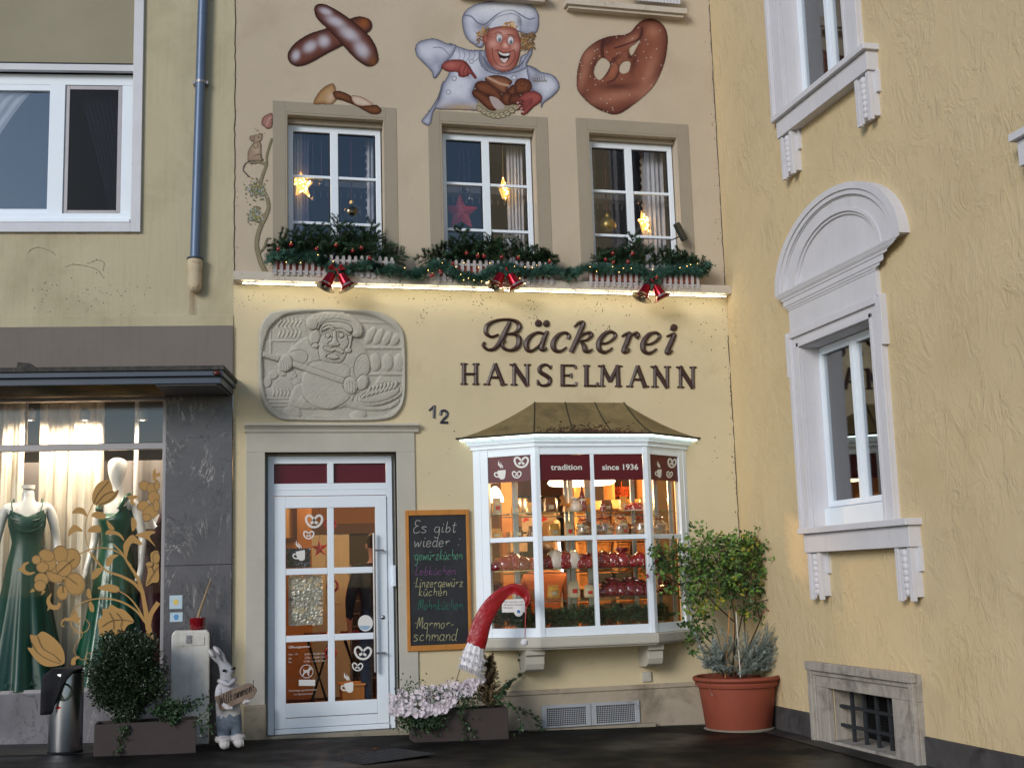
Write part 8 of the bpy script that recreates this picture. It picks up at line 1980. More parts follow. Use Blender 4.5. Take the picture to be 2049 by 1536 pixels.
# santa hat windsock on a stick
WYY = -.62
def B8(x, y, d=0.0): u = UY(Q('B8', x, y), WYY+d); return Vector((u[0], WYY+d, u[1]))
WS = thing('windsock', 'red satin santa hat windsock with silver cuff and ball before the bay window', 'windsock', tuple(B8(590, 1290)))
M['satin'] = pmat('red_satin', (158, 16, 28), .35, .12, 6, 1.0, 16, spec=.6, bdist=1.2); M['tinsel'] = pmat('silver_tinsel', (222, 220, 224), .4, .12, 40, .6, 70, k=1.1)
cl = [(608, 1215, 148), (632, 1110, 150), (668, 990, 148), (725, 880, 142), (800, 785, 116), (885, 726, 88), (958, 720, 82), (1010, 760, 70), (1030, 815, 48), (1022, 860, 14)]
S = np.array(smoothpts(cl, 6)); rings = []; n = len(S); random.seed(3)
for i in range(n):
    t_ = S[min(i+1, n-1), :2]-S[max(0, i-1), :2]; t_ = t_/np.hypot(*t_); nn = np.array([-t_[1], t_[0]]); w = S[i, 2]/2; rg = []
    for k in range(24):
        a = 6.283*k/24; wr = 1+.05*math.sin(2*a+math.sin(i*.21)*1.5)+.035*math.sin(i*.37+1.3*math.sin(2*a))
        q = S[i, :2]+nn*w*math.cos(a)*wr; rg.append(tuple(B8(q[0], q[1], -.024*math.sin(a)*wr*(w/80)+.007*math.sin(i*.33+2*math.sin(a+i*.11))+.004*math.sin(3*a+i*.15))))
    rings.append(rg)
mb = MB(); mb.loft(rings); mb.build('sock', M['satin'], WS, smooth='all')
mb = MB(); rings = []
for j, (cx_, cy_, w) in enumerate(((618, 1180, 152), (602, 1240, 176), (588, 1300, 188), (574, 1362, 186))):
    t_ = np.array((.26, -.96)); nn = np.array((.90, .43)) if j else np.array((.90, .40)); rings.append([tuple(B8(cx_+nn[0]*w/2*math.cos(6.283*k/24), cy_+nn[1]*w/2*math.cos(6.283*k/24)+6*math.sin(k*2.1), -.05*math.sin(6.283*k/24)+.004*math.sin(k*3))) for k in range(24)])
mb.loft(rings, cap=False)
for i in range(1500):
    j = random.choice([1, 2, 2, 3, 3, 3]); v = Vector(random.choice(rings[j])); v = v.lerp(Vector(random.choice(rings[j-1])), random.random()*.4) if False else v; needles(mb, v, v+rv(.010)+Vector((0, -.006, -.022)), 1, .030, .0045, 1.0)
mb.build('tinsel_cuff', M['tinsel'], WS, normals=False)
mb = MB(); mb.tube([B8(1022, 855), B8(1016, 960), B8(1013, 1118)], [.008, .005, .004], 6); mb.build('cord', M['satin'], WS)
mb = MB(); c = B8(1008, 1150); mb.ball(c, .030, 14, 10)
for i in range(260): v = rv().normalized(); needles(mb, c+v*.026, c+v*.034, 1, .012, .003, .6)
mb.build('silver_ball', M['tinsel'], WS, normals=False)
mb = MB(); e = B8(445, 1500, .16); mb.tube([B8(560, 1250, .02), B8(500, 1320, .05), e, (e.x-.01, e.y+.02, z1-.06)], .004, 6); mb.build('stick', M['deadvine'], WS)
# ------------------------------------------------------------------ terracotta pot, rose and lavender
px0, py0, pz0 = GP(1475, 1464); R0 = .275; py0 += R0*.9
def C1(x, y, d=0.0): u = UY(Q('C1', x, y), py0+d); return Vector((u[0], py0+d, u[1]))
pxc = (C1(320, 1020)[0]+C1(785, 1020)[0])/2; RR = (C1(785, 1020)[0]-C1(320, 1020)[0])/2; zrim = C1(550, 1003).z; hP = zrim-pz0
M['terrapot'] = pmat('terracotta', (150, 74, 54), .7, .08, 3, .2, 60, k=.85, dirt=.25, dcol=(120, 66, 56), ds=4)
TP = thing('terracotta_pot', 'large round terracotta pot in the corner holding a rose bush', 'pot', (pxc, py0, pz0))
mb = MB(); rb = RR*.755
mb.lathe([(rb*.96, .012), (rb, .03), (RR*.87, hP*.80), (RR*.93, hP*.81), (RR*.95, hP*.87), (RR*.93, hP*.90), (RR*.97, hP*.91), (RR*1.0, hP*.95), (RR*.99, hP*.985), (RR*.95, hP), (RR*.90, hP*.99), (RR*.86, hP*.86), (.02, hP*.86)], (pxc, py0, pz0), 56); mb.build('pot', M['terrapot'], TP, smooth=True)
mb = MB(); mb.lathe([(RR*.85, hP*.87), (.02, hP*.885)], (pxc, py0, pz0), 32); mb.build('soil', M['soil'], TP)
mb = MB(); mb.lathe([(rb*1.04, -.01), (rb*1.06, .008), (rb*.98, .016)], (pxc, py0, pz0), 48); mb.build('pot_saucer', M['stonelow'], TP, smooth=True)
M['rose'] = pmat('rose_leaf', (100, 130, 58), .45, .35, 20, spec=.4); M['rosey'] = pmat('yellow_rose_leaf', (150, 146, 50), .5, .3, 20); M['rosed'] = pmat('dark_rose_leaf', (58, 86, 42), .45, .3, 20, spec=.4)
RB = thing('rose_bush', 'leafy green rose bush with yellowing leaves growing from the terracotta pot', 'rose bush', (pxc, py0, pz0+hP*.87)); random.seed(23)
st_ = MB()
stems = [[(520, 1010, 0), (560, 800, .0), (600, 600, -.02), (640, 420, -.05), (720, 260, -.05), (760, 120, -.04)], [(480, 1015, 0), (440, 860, 0), (360, 760, .02), (290, 640, .02), (250, 500, .05), (140, 330, .1)], [(540, 1010, .02), (690, 690, .05), (720, 500, .02), (680, 390, 0), (700, 240, -.05)], [(690, 680, .05), (660, 560, 0), (640, 440, .0)], [(530, 1010, 0), (545, 700, -.05), (500, 480, -.08), (430, 330, -.08), (350, 190, -.05)], [(560, 640, -.05), (640, 600, -.08), (760, 560, -.1), (880, 500, -.12)], [(740, 210, -.05), (860, 230, -.1), (950, 300, -.15), (975, 370, -.18)], [(250, 500, .05), (120, 420, .1), (40, 435, .12)], [(600, 1010, 0), (690, 900, .05), (660, 870, .05)], [(545, 700, 0), (400, 560, -.06), (320, 420, -.05), (230, 380, 0)]]
SP = []
for L in stems:
    P = [Vector(q) for q in smoothpts([tuple(C1(*q)) for q in L], 5)]; st_.tube(P, [.008-.006*i/len(P) for i in range(len(P))], 6); SP += P
lf = [MB(), MB(), MB()]
CL = [(340, 225, 50, 60, 0), (420, 285, 110, 80, 0), (560, 290, 120, 80, 0), (690, 240, 80, 80, 0), (765, 160, 60, 45, 0), (150, 310, 80, 55, 2), (260, 345, 100, 70, 2), (200, 405, 80, 45, 0), (430, 400, 140, 90, 0), (560, 420, 110, 100, 2), (700, 310, 75, 70, 0), (400, 530, 100, 80, 1), (330, 610, 70, 60, 1), (600, 540, 80, 80, 2), (800, 505, 85, 32, 2), (815, 365, 38, 30, 2), (885, 262, 45, 25, 0), (365, 720, 55, 55, 2), (310, 800, 35, 60, 2), (650, 640, 55, 45, 2), (470, 470, 90, 80, 1), (520, 330, 150, 90, 0), (90, 300, 30, 50, 2), (240, 520, 60, 50, 2), (880, 485, 50, 25, 0), (930, 300, 40, 24, 0), (840, 200, 40, 30, 0), (60, 400, 40, 24, 0), (780, 570, 60, 30, 2), (280, 700, 40, 40, 2)]
for cx_, cy_, rx_, ry2, kind in CL:
    n_ = int(rx_*ry2/140)
    for i in range(n_):
        a = random.uniform(0, 6.283); r = math.sqrt(random.random()); dd_ = random.gauss(-.02, .10); c = C1(cx_+rx_*1.4*r*math.cos(a), cy_+ry2*1.35*r*math.sin(a), max(-.3, min(.28, dd_)))
        near = min(SP[::3], key=lambda s: (s-c).length_squared); d0 = (c-near)
        if d0.length > .03: st_.tube([near.lerp(c, .3), c], [.0016, .0012], 3)
        kk = random.choice([0, 2, kind]) if kind != 1 else random.choice([0, 1, 2, 0])
        if kind != 1 and random.random() < .05: kk = 1
        for f in range(random.choice([3, 5])):
            d = (d0.normalized() if d0.length > 1e-4 else Vector((0, 0, 1)))+rv(.7)+Vector((0, -.3, -.25)); leaf(lf[kk], c+rv(.016), random.uniform(.034, .058), random.uniform(.024, .036), d, Vector((0, -1, .6))+rv(.5), .15)
st_.build('branches', pmat('rose_stem', (64, 50, 38), .8, .3, 20), RB)
for q, m in zip(lf, ('rose', 'rosey', 'rosed')): q.build('foliage', M[m], RB, normals=False)
M['pink'] = pmat('pink_rose', (186, 70, 96), .6, .15, 30); M['hip'] = pmat('rose_hip', (140, 60, 50), .5, .1, 20)
for q in ((38, 436), (102, 430)):
    c = C1(*q, .1); mb = MB()
    for i in range(14): a = i*2.4; d = Vector((math.cos(a), -.6, math.sin(a))); leaf(mb, c+d*.004, .022, .022, d, Vector((0, -1, 0)), .3)
    mb.build('blossom', M['pink'], RB, normals=False)
for q in ((735, 632), (712, 640), (970, 350), (978, 378), (940, 330), (755, 105)): mb = MB(); mb.ball(C1(*q, -.1), .010, 8, 6); mb.build('rose_hip', M['hip'], RB, smooth=True)
CS = thing('plant_stakes', 'thin bamboo stakes pushed into the terracotta pot among the stems', 'stakes', tuple(C1(520, 1010)))
for L, m in ((((490, 1018, -.1), (516, 630, -.1)), 'orangewood'), (((578, 1016, -.12), (552, 640, -.08)), 'cab'), (((540, 1010, 0), (540, 560, 0)), 'orangewood'), (((450, 266, -.05), (590, 270, -.05)), 'deadvine')):
    mb = MB(); mb.tube([C1(*q) for q in L], .005, 6); mb.build('stake', M[m], CS)
M['lav'] = pmat('silver_lavender', (142, 152, 146), .7, .25, 30); M['lavst'] = pmat('lavender_stem', (96, 98, 76), .8, .2, 20)
LV = thing('lavender_plant', 'silver grey lavender with long thin stalks leaning over the pot rim', 'lavender', (pxc, py0, pz0+hP*.87)); mb, tw = MB(), MB(); random.seed(29)
for i in range(170):
    rgt = random.random() < .66
    e = C1(random.gauss(750, 95) if rgt else random.gauss(425, 62), random.gauss(830, 68) if rgt else random.gauss(870, 55), random.uniform(-.26, .12)); b_ = C1(random.gauss(640 if rgt else 470, 40), 1000, random.uniform(-.15, .1)); m_ = b_.lerp(e, .5)+Vector((0, 0, .03))
    P = [Vector(q) for q in smoothpts([tuple(b_), tuple(m_), tuple(e)], 4)]; tw.tube(P, .0018, 3)
    for a_, c_ in zip(P[1:-1], P[2:]): needles(mb, a_, c_, 15, .030, .0058, .9)
    needles(mb, e, e+(e-m_).normalized()*.03, 12, .026, .0055, 1.1)
for L in ([(700, 830), (820, 690), (945, 655)], [(760, 760), (880, 700), (1005, 735)], [(820, 900), (940, 880), (1060, 855), (1088, 884)], [(700, 800), (830, 640), (890, 590)], [(840, 960), (930, 960), (960, 962)], [(800, 760), (900, 720), (945, 770)], [(820, 800), (900, 830), (945, 855)], [(430, 1000), (390, 1050), (415, 1115)], [(400, 990), (350, 1040), (330, 1060)], [(280, 830), (230, 770), (215, 765)]):
    P = [Vector(q) for q in smoothpts([tuple(C1(*q, -.22)) for q in L], 5)]; tw.tube(P, .0018, 3); needles(mb, P[-2], P[-1], 10, .014, .005, .6)
mb.build('foliage', M['lav'], LV, normals=False); tw.build('stalk', M['lavst'], LV)
# ------------------------------------------------------------------ drain grate and fallen leaves on the wet ground
g0 = GP(655, 1515); g1 = GP(790, 1500); g2 = GP(860, 1545)
DG = thing('drain_grate', 'square iron drain grate set in the wet asphalt before the door', 'drain grate', (g0[0]+.25, g0[1]-.05, gz(g0[0]+.2)))
mb = MB(); ex = Vector((g1[0]-g0[0], g1[1]-g0[1], 0)); ey = Vector((ex.y, -ex.x, 0)).normalized()*ex.length*.8
o_ = Vector((g0[0], g0[1], 0)); zg_ = gz(g0[0]+.25)+.004; M['grate'] = pmat('wet_iron', (64, 64, 66), .8, .2, 20, spec=.1)
def bar(a, b, w):
    d = (b-a).normalized(); s = Vector((-d.y, d.x, 0))*w; vs = [a-s, a+s, b+s, b-s]; mb.add([(v.x, v.y, zg_) for v in vs]+[(v.x, v.y, zg_+.006) for v in vs], [(0, 1, 2, 3), (4, 5, 6, 7), (0, 1, 5, 4), (1, 2, 6, 5), (2, 3, 7, 6), (3, 0, 4, 7)])
for i in range(15): bar(o_+ex*i/14, o_+ex*i/14+ey, .0045)
bar(o_, o_+ex, .012); bar(o_+ey, o_+ey+ex, .012); bar(o_, o_+ey, .010); bar(o_+ex, o_+ex+ey, .010); mb.build('grille', M['grate'], DG)
mb = MB(); vs = [o_, o_+ex, o_+ex+ey, o_+ey]; mb.add([(v.x, v.y, zg_-.0015) for v in vs], [(0, 1, 2, 3)]); mb.build('pit', M['black'], DG)
M['dryleaf'] = pmat('brown_leaf', (120, 72, 44), .7, .2, 20)
for i, (q, s) in enumerate((((753, 1502), .07), ((493, 1501), .025), ((1480, 1474), .022), ((1492, 1473), .018), ((580, 1512), .02))):
    x, y, z = GP(*q); mb = MB(); leaf(mb, Vector((x-s*.5, y, z+.012)), s, s*.6, Vector((1, .3, .1)), Vector((0, 0, 1)), .25)
    tagset(mb.build('fallen_leaf', M['dryleaf'], normals=False), ['large brown fallen leaf lying on the drain grate', 'small orange leaf on the ground before the rabbit statue', 'left of two tiny leaves before the terracotta pot', 'right of two tiny leaves before the terracotta pot', 'tiny leaf on the asphalt before the doorstep'][i], 'leaf', 'fallen leaves on the ground')
M['lichen'] = pmat('dark_lichen', (66, 54, 44), .95, .4, 40)
random.seed(51); mb = MB()
def speck(x, y, z, s): mb.ball((x, y, z), s, 6, 4, (1, .35, random.uniform(.7, 1.4)))
for cx_, cy_, n, rx_, ry2 in ((880, 600, 26, 12, 10), (960, 612, 30, 14, 14), (1065, 628, 34, 10, 14), (1190, 622, 26, 14, 12), (840, 630, 16, 8, 8), (1210, 655, 20, 10, 6), (500, 600, 16, 14, 8), (1420, 650, 16, 14, 40), (1435, 900, 10, 12, 60), (760, 596, 30, 120, 5), (1200, 604, 40, 150, 5), (1310, 640, 20, 60, 20), (895, 880, 6, 8, 20), (590, 596, 14, 60, 4)):
    for i in range(n): u = FB.U((random.gauss(cx_, rx_), random.gauss(cy_, ry2)), 0); speck(u[0], 0, u[1], random.choice([.002, .003, .004, .006]))
for i in range(150):
    z = random.uniform(.4, 7); x = XC-abs(random.gauss(0, .03)); speck(x, 0 if z < ZL-.2 or z > ZL else -.15, z, random.uniform(.002, .006))
for i in range(70): z = random.uniform(.7, 7); speck(XJ+abs(random.gauss(0, .02)), -.001, z, random.uniform(.002, .004))
for i in range(120): u = FB.U((random.uniform(480, 1455), 560), -.14); speck(u[0], -.141, ZL-random.choice([.09, .092, .02, .05, .08])+random.gauss(0, .006), random.uniform(.0015, .004))
mb.build('lichen_specks', M['lichen'], BK, kind='stuff')
def joint(x, z0): mb = MB(); mb.tube([Vector((x+random.gauss(0, .003), -.004, z0+i*.06)) for i in range(56)], .0038, 4); mb.build('corner_joint', M['lichen'], BK)
joint(XC-.004, .4); joint(XC-.004, ZL+.01); joint(XJ+.003, ZL+.01)
# ------------------------------------------------------------------ dress shop display
A3 = lambda x, y: Q('A3', x, y)
def L3(p, y): u = FL.U(p, y); return Vector((u[0], y, u[1]))
zfl = zwb0-.0
M['satinw'] = pmat('ivory_satin', (206, 194, 176), .38, .05, 4, spec=.5)
M['greencloth'] = pmat('green_satin', (4, 56, 44), .42, .15, 5, spec=.5); M['emerald'] = pmat('emerald_satin', (2, 70, 48), .28, .15, 6, spec=.6)
M['manne'] = pmat('glossy_white_mannequin', (220, 214, 208), .15, .02, 3, coat=.3)
M['blacklace'] = pmat('black_lace', (18, 16, 20), .8, .4, 60); M['wine'] = pmat('wine_red_cloth', (60, 14, 24), .6, .2, 8)
M['gold'] = pmat('gold_film', (172, 132, 74), .55, .05, 6, spec=.3)
def dr(xa, xb, y, lab, nm='drape', waves=7):
    t = L3((xa, 905), y); b_ = L3((xb, 1375), y); zt_ = L3((xa, 770), y).z; drape(nm, lab, FL, y, t.x, b_.x, zt_, t.x, b_.x, zfl+.01, 'satinw', waves, .028, rows=6)
dr(78, 198, .50, 'broad ivory satin drape behind the dresses, between the two mannequins', waves=5); dr(-40, 33, .48, 'ivory satin drape at the left edge of the shop window', waves=3)
PT = L3(A3(1022, 700), .56); t = thing('display_pole', 'slim white pole standing behind the long haired dress form at right', 'pole', tuple(FL.M @ Vector((PT.x, PT.y, zfl))), FL.a); t['label'] = 'slim white pole standing behind the egg headed mannequin'
mb = MB(); mb.tube([(PT.x, PT.y, zfl), (PT.x, PT.y, L3((270, 760), .56).z)], .022, 12); mb.build('tube', M['manne'], t, FL, smooth=True); mb = MB(); mb.lathe([(.09, 0), (.09, .012), (.03, .02)], (PT.x, PT.y, zfl+.001), 16); mb.build('foot', M['manne'], t, FL)
def mannequin(label, neck, y, H, head, rz, cloth, dlabel, seed):
    """slim display figure; neck = photo point of the neck base; H = height of that point over the floor"""
    p_ = L3(neck, y); s = (p_.z-zfl)/1.50; base = FL.M @ Vector((p_.x, y, zfl)); t = thing('mannequin', label, 'mannequin', tuple(base), FL.a+rz)
    J = {'pel': (0, 0, .98, .115, None, 'm'), 'waist': (0, 0, 1.13, .095, 'pel', 'm'), 'chest': (0, -.01, 1.31, .115, 'waist', 'm'), 'neckb': (0, 0, 1.45, .055, 'chest', 'm'), 'neckt': (0, -.005, 1.56, .050, 'neckb', 'm')}
    if head: J['jaw'] = (0, -.02, 1.62, .062, 'neckt', 'm'); J['head'] = (0, -.01, 1.71, .088, 'jaw', 'm'); J['top'] = (0, 0, 1.78, .065, 'head', 'm')
    for sg_, n in ((-1, 'l'), (1, 'r')):
        J['sh'+n] = (sg_*.155, 0, 1.42, .048, 'chest', 'm'); J['ua'+n] = (sg_*.195, .01, 1.30, .042, 'sh'+n, 'm'); J['el'+n] = (sg_*.225, .02, 1.13, .034, 'ua'+n, 'm'); J['wr'+n] = (sg_*.255, -.04, .90, .024, 'el'+n, 'm'); J['pa'+n] = (sg_*.258, -.06, .83, (.015, .032), 'wr'+n, 'm')
        for f in range(4): J['f%d%s' % (f, n)] = (sg_*.256, -.085+.018*f, .74+(.008 if f in (0, 3) else 0), .008, 'pa'+n, 'm')
        J['th'+n] = (sg_*.245, -.10, .80, .009, 'pa'+n, 'm')
        J['hp'+n] = (sg_*.08, 0, .90, .085, 'pel', 'm'); J['kn'+n] = (sg_*.085, 0, .50, .055, 'hp'+n, 'm'); J['an'+n] = (sg_*.085, .01, .09, .035, 'kn'+n, 'm'); J['to'+n] = (sg_*.09, -.12, .03, .028, 'an'+n, 'm')
    J = {k: (v[0]*s, v[1]*s, v[2]*s, tuple(q*s for q in v[3]) if hasattr(v[3], '__len__') else v[3]*s)+v[4:] for k, v in J.items()}
    skinmesh(t, J, {'m': 'manne'}, ['m'])
    if not head:
        mb = MB(); mb.lathe([(.051*s, 1.555*s), (.052*s, 1.585*s), (.001, 1.59*s)], (0, -.005*s, 0), 20); o = mb.build('neck_cap', M['manne'], None, smooth=True); o.parent = t
    random.seed(seed); mb = MB(); rings = []
    prof = [(1.37, .135, .110), (1.33, .142, .128), (1.27, .140, .135), (1.20, .122, .112), (1.13, .108, .100), (1.06, .122, .112), (.96, .145, .132), (.80, .165, .155), (.55, .21, .195), (.30, .26, .235), (.10, .30, .27), (.012, .33, .29)]
    nseg = 72
    for j, (z, rx_, ry2) in enumerate(prof):
        rg = []; am = max(0, (1.08-z))*.11
        for i in range(nseg):
            a = 6.283*i/nseg; f = 1+am*math.sin(11*a+z*1.2)+am*.5*math.sin(23*a+2+z)
            zz = z
            if j == 0: zz += .03*abs(math.cos(a))-.075*max(0, -math.sin(a))**3 if dlabel == 'v' else .025*abs(math.cos(a))-.03*max(0, -math.sin(a))**2
            rg.append((rx_*s*f*math.cos(a), (-.012+0)*s+ry2*s*f*math.sin(a), zz*s))
        rings.append(rg)
    mb.loft(rings, cap=False); o = mb.build('gown', cloth, None, smooth='all'); o.parent = t
    mb = MB()
    for sg_ in (-1, 1):
        w = .022 if dlabel == 'v' else .006
        mb.tube([(sg_*.10*s, -.115*s, 1.36*s), (sg_*.115*s, -.075*s, 1.44*s), (sg_*.105*s, 0.0, 1.475*s), (sg_*.10*s, .07*s, 1.42*s), (sg_*.09*s, .11*s, 1.35*s)], w*s, 8)
    o = mb.build('strap', cloth, None, smooth=True); o.parent = t
    mb = MB()
    if dlabel == 'v':
        mb.lathe([(.113*s, 1.10*s), (.117*s, 1.135*s), (.113*s, 1.165*s)], (0, -.012*s, 0), 40, sq=(1, .94)); 
    else:
        for k in range(3): mb.tube([(.12*s*math.cos(a), -.138*s+.02*abs(math.cos(a)), (1.335-.03*k-.04*math.sin(a)*(1+.3*k))*s) for a in [math.pi*i/10 for i in range(11)]], .007*s, 6)
    o = mb.build('bodice_fold', cloth, None, smooth=True); o.parent = t
    return t
mannequin('headless white mannequin in a dark green satin gown with thin straps', (56, 992), .34, 0, False, rad(12), M['greencloth'], 'cowl', 1)
mannequin('egg headed white mannequin in an emerald gown with a deep neckline', (236, 985), .36, 0, True, rad(-25), M['emerald'], 'v', 2)
mannequin('white mannequin in a black lace and wine red gown at the window edge', (307, 1020), .46, 0, False, rad(-15), M['wine'], 'v', 3)
x = L3((303, 1090), .33); mb = MB()
# tinsel garland with lights along the window board
g = thing('tinsel_garland', 'green tinsel garland with a few gold lights along the bottom of the dress shop window', 'garland', tuple(FL.M @ Vector((-1, .12, zfl)))); g.rotation_euler = (0, 0, FL.a); g['label'] = 'green tinsel garland with gold lights along the dress shop window board'
mb = MB(); random.seed(6)
for i in range(90): a = FL.M @ Vector((-2.2+i*.023, .13+random.gauss(0, .02), zfl+.03)); needles(mb, a, a+rv(.05)+Vector((0, 0, .02)), 34, .045, .006, .4)
mb.build('tinsel', M['pvc'], g, normals=False)
for q in ((42, 868), (150, 862), (165, 872), (605, 915), (625, 920), (1085, 900), (1110, 915), (20, 875), (590, 925)):
    v = FL.M @ L3(Q('A4', *q), .07); mb = MB(); mb.ball(tuple(v), .008, 8, 6); mb.build('gold_light', M['bulb'], g, smooth=True)
# gold flower film on the glass
GYL = SY+.008
cnt_ = [0]
GD, GL_ = MB(), MB()
def gy(): cnt_[0] += 1; return GYL-.00012*cnt_[0]
def rib(key, pts, w): ribbon(GD, FL, key, pts, w, gy())
def ply(key, pts, sm=5): flat(GD, FL, key, pts, gy(), sm)
def elp(key, cx_, cy_, rx_, ry2, ang=0):
    c, n = math.cos(rad(ang)), math.sin(rad(ang)); ply(key, [(cx_+rx_*math.cos(q)*c-ry2*math.sin(q)*n, cy_+rx_*math.cos(q)*n+ry2*math.sin(q)*c) for q in [i*.3927 for i in range(16)]], 0)
    ribbon(GL_, FL, key, [(cx_+.93*(rx_*math.cos(q)*c-ry2*math.sin(q)*n), cy_+.93*(rx_*math.cos(q)*n+ry2*math.sin(q)*c)) for q in [i*.3927 for i in range(17)]], 4, gy(), 0)
rib('A4', [(1062, 640), (1045, 540), (1022, 400), (1000, 285), (962, 185), (905, 95), (862, 25), (800, -40)], (46, 40, 32, 26, 22, 18, 14, 9))
rib('A4', [(1045, 545), (1065, 450), (1116, 368)], (30, 32, 34)); rib('A4', [(1008, 300), (940, 230), (850, 182), (760, 150), (690, 92), (622, 5)], (26, 22, 18, 14, 11, 7))
rib('A4', [(1025, 510), (960, 428), (860, 366), (740, 340), (622, 354), (540, 400), (502, 460), (504, 530), (552, 580), (610, 568), (630, 522), (600, 482)], (16, 14, 13, 11, 9, 8, 8, 7, 7, 6, 6, 4)); rib('A4', [(1012, 480), (960, 392), (900, 325), (835, 285)], (12, 11, 9, 6))
ply('A4', [(690, 500), (722, 462), (722, 415), (758, 412), (780, 382), (830, 408), (880, 424), (945, 502), (900, 530), (860, 588), (800, 600), (752, 580), (710, 612), (696, 560)], 4)
ply('A4', [(686, 268), (760, 240), (820, 252), (842, 275), (820, 298), (758, 290)]); ply('A4', [(1028, 252), (1042, 150), (1030, 92), (1062, 80), (1062, 22), (1116, 8), (1118, 110), (1118, 218), (1072, 230)], 4)
for q in ((400, 168, 76, 66, 10), (500, 62, 70, 78, 20), (425, 28, 56, 62, 0), (340, 92, 60, 62, 30), (528, 238, 74, 84, -20), (440, 300, 44, 54, 0), (292, 208, 52, 50, 0), (282, 250, 44, 42, 0), (330, 38, 60, 44, 20), (256, 68, 34, 34, 0), (450, 130, 60, 60, 0), (300, 120, 46, 40, 0)): elp('A4', *q)
rib('A4', [(204, 86), (170, 104), (166, 146), (206, 166), (246, 156)], (10, 24, 30, 22, 8)); ply('A4', [(120, 142), (150, 120), (158, 150)], 0); ply('A4', [(208, 298), (232, 268), (250, 292)], 0); ply('A4', [(288, 322), (300, 280), (322, 290)], 0)
rib('A4', [(362, 306), (340, 352), (358, 396), (404, 404), (420, 372)], (10, 26, 34, 30, 22)); ply('A4', [(332, 430), (338, 396), (358, 404)], 0)
ply('A4', [(210, 598), (258, 602), (302, 572), (382, 620), (440, 690), (456, 762), (440, 806), (330, 820), (262, 782), (214, 722), (194, 686), (230, 684)], 3)
ply('A4', [(452, 498), (500, 470), (540, 418), (548, 470), (574, 476), (556, 500), (566, 530), (530, 508), (500, 498)], 0); rib('A4', [(500, 480), (456, 486), (434, 510), (440, 536), (458, 530)], (12, 12, 10, 8, 6))
ply('A4', [(502, 806), (505, 770), (530, 748), (562, 752), (535, 775), (530, 806)]); rib('A4', [(515, 600), (530, 560), (570, 560), (580, 600), (550, 640), (522, 690), (530, 730), (575, 770), (628, 756), (640, 728), (612, 728), (604, 776), (640, 820), (676, 838)], 5)
ply('A4', [(610, 305), (622, 268), (640, 292), (645, 340), (620, 335)]); ply('A4', [(624, 380), (640, 360), (662, 400), (660, 436), (634, 425)]); ply('A4', [(648, 205), (652, 160), (690, 125), (728, 130), (708, 165), (680, 195)]); ply('A4', [(752, 115), (752, 60), (790, 32), (836, 36), (800, 62), (785, 100)])
rib('A3', [(702, 1070), (650, 1185), (640, 1300), (664, 1405), (735, 1510), (780, 1560)], 7); rib('A3', [(600, 1450), (700, 1412), (800, 1410), (900, 1450), (985, 1540)], 9)
for P_ in ([(540, 1148), (572, 1106), (625, 1112), (656, 1172), (604, 1150)], [(684, 1166), (720, 1134), (784, 1150), (788, 1188), (730, 1186)], [(512, 1322), (524, 1262), (565, 1234), (622, 1282), (560, 1286)], [(655, 1282), (690, 1244), (742, 1240), (758, 1286), (700, 1292)],
           [(690, 1050), (700, 982), (740, 920), (815, 898), (840, 940), (852, 984), (890, 974), (870, 1030), (822, 1070), (760, 1090), (712, 1086)], [(790, 1306), (820, 1270), (902, 1300), (932, 1356), (880, 1312)], [(925, 1420), (930, 1372), (980, 1312), (1012, 1320), (1065, 1372), (1050, 1386), (990, 1372), (962, 1430), (945, 1500)], [(1012, 1312), (1110, 1280), (1166, 1290), (1122, 1322), (1166, 1396), (1100, 1342)], [(985, 1182), (1022, 1202), (1022, 1250), (990, 1282)], [(800, 1200), (850, 1250), (855, 1270), (815, 1262)], [(1150, 905), (1142, 850), (1165, 812), (1172, 850), (1198, 842), (1198, 870), (1168, 880), (1185, 912)], [(952, 1022), (990, 1012), (1040, 1024), (1000, 1050), (1018, 1086), (985, 1080), (972, 1045)]): ply('A3', P_, 4)
for q in ((1082, 942, 44, 38, 20), (1142, 962, 46, 44, 0), (1176, 940, 22, 36, 0), (1152, 1030, 46, 52, 0), (1074, 1092, 50, 40, -20), (1128, 1140, 66, 52, -30), (1172, 1090, 26, 50, 0), (1100, 1180, 34, 30, 0), (1172, 1480, 28, 46, 0), (1120, 1530, 30, 20, 0)): elp('A3', *q)
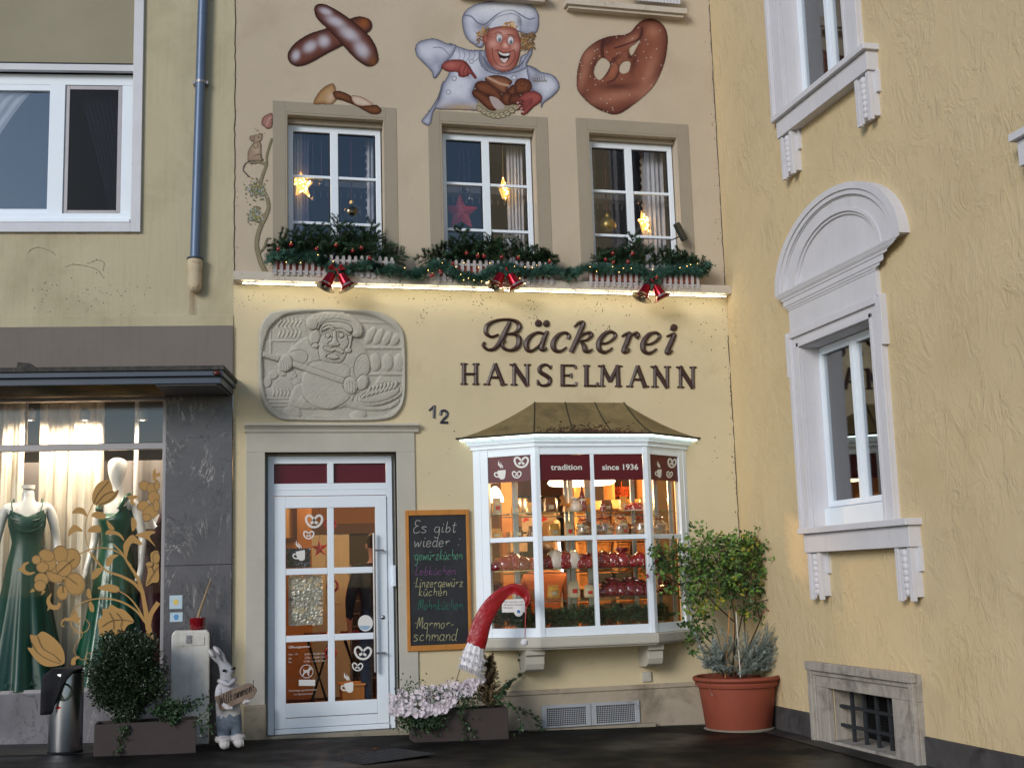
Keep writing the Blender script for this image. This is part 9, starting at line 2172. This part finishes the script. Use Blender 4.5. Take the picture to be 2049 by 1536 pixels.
for L in ([(940, 505), (860, 490), (780, 500), (715, 540)], [(860, 490), (820, 440)], [(800, 497), (770, 440)], [(860, 492), (850, 540)], [(800, 498), (800, 560)], [(1110, 120), (1070, 180), (1035, 240)], [(1085, 160), (1066, 110)], [(430, 790), (380, 740), (300, 690), (262, 605)], [(420, 800), (340, 770), (262, 720), (215, 640)], [(405, 160), (460, 110), (520, 60)], [(460, 180), (540, 240)], [(405, 170), (330, 140)], [(440, 200), (440, 300)]): ribbon(GL_, FL, 'A4', L, 4.5, gy())
for L in ([(700, 1075), (735, 1000), (815, 905)], [(720, 1080), (780, 1010), (845, 985)], [(740, 1085), (820, 1050), (885, 980)]): ribbon(GL_, FL, 'A3', L, 4.5, gy())
GL_.build('film_lines', pmat('film_line', (92, 74, 46), .6, .1, 6), SW, FL, normals=False, kind='stuff')
GD.build('gold_floral_film', M['gold'], SW, FL, normals=False)
# shop lamps over the display
for i, (a, e) in enumerate(((60, 30), (170, 34), (285, 16))):
    v = L3((a, 830), .30); w_ = FL.M @ v
    t = thing('display_spot', 'small spot lamp above the dresses, hidden behind the ribbed glass, %s' % ['left', 'middle', 'right'][i], 'lamp', tuple(w_), group='spot lamps above the dresses')
    mb = MB(); mb.lathe([(.045, -.05), (.05, .03), (.02, .06)], tuple(w_), 16, cap=False); mb.build('lamp_body', M['alu'], t, smooth=True); mb = MB(); mb.ball(tuple(w_+Vector((0, 0, -.03))), .026, 10, 8); mb.build('bulb', M['lampwhite'], t, smooth=True)
    l = bpy.data.lights.new('display_spot_light', 'SPOT'); l.energy = e*1.0; l.color = (1, .87, .70); l.spot_size = rad(150); l.spot_blend = .6; l.shadow_soft_size = .05
    o = bpy.data.objects.new('display_spot_light', l); COL.objects.link(o); o.location = w_+Vector((0, -.02, -.09)); o.rotation_euler = (rad(28), 0, 0)
def lw(p, y): u = FL.U(p, y); return u
for nm, (xa, xb, xc, xd), lab, yy in (('curtain', (-150, 92, -230, -95), 'sheer white curtain gathered to the left behind the left upper window pane', .16), ('curtain', (140, 236, 222, 262), 'dark net curtain gathered to the right behind the fly screen', .24)):
    a, b = lw((xa, 168), yy), lw((xb, 168), yy); c, d = lw((xc, 425), yy), lw((xd, 425), yy); drape(nm, lab, FL, yy, a[0], b[0], a[1]+.05, c[0], d[0], c[1]-.05, 'lace', 9, .012, rows=12, bow=-.25)
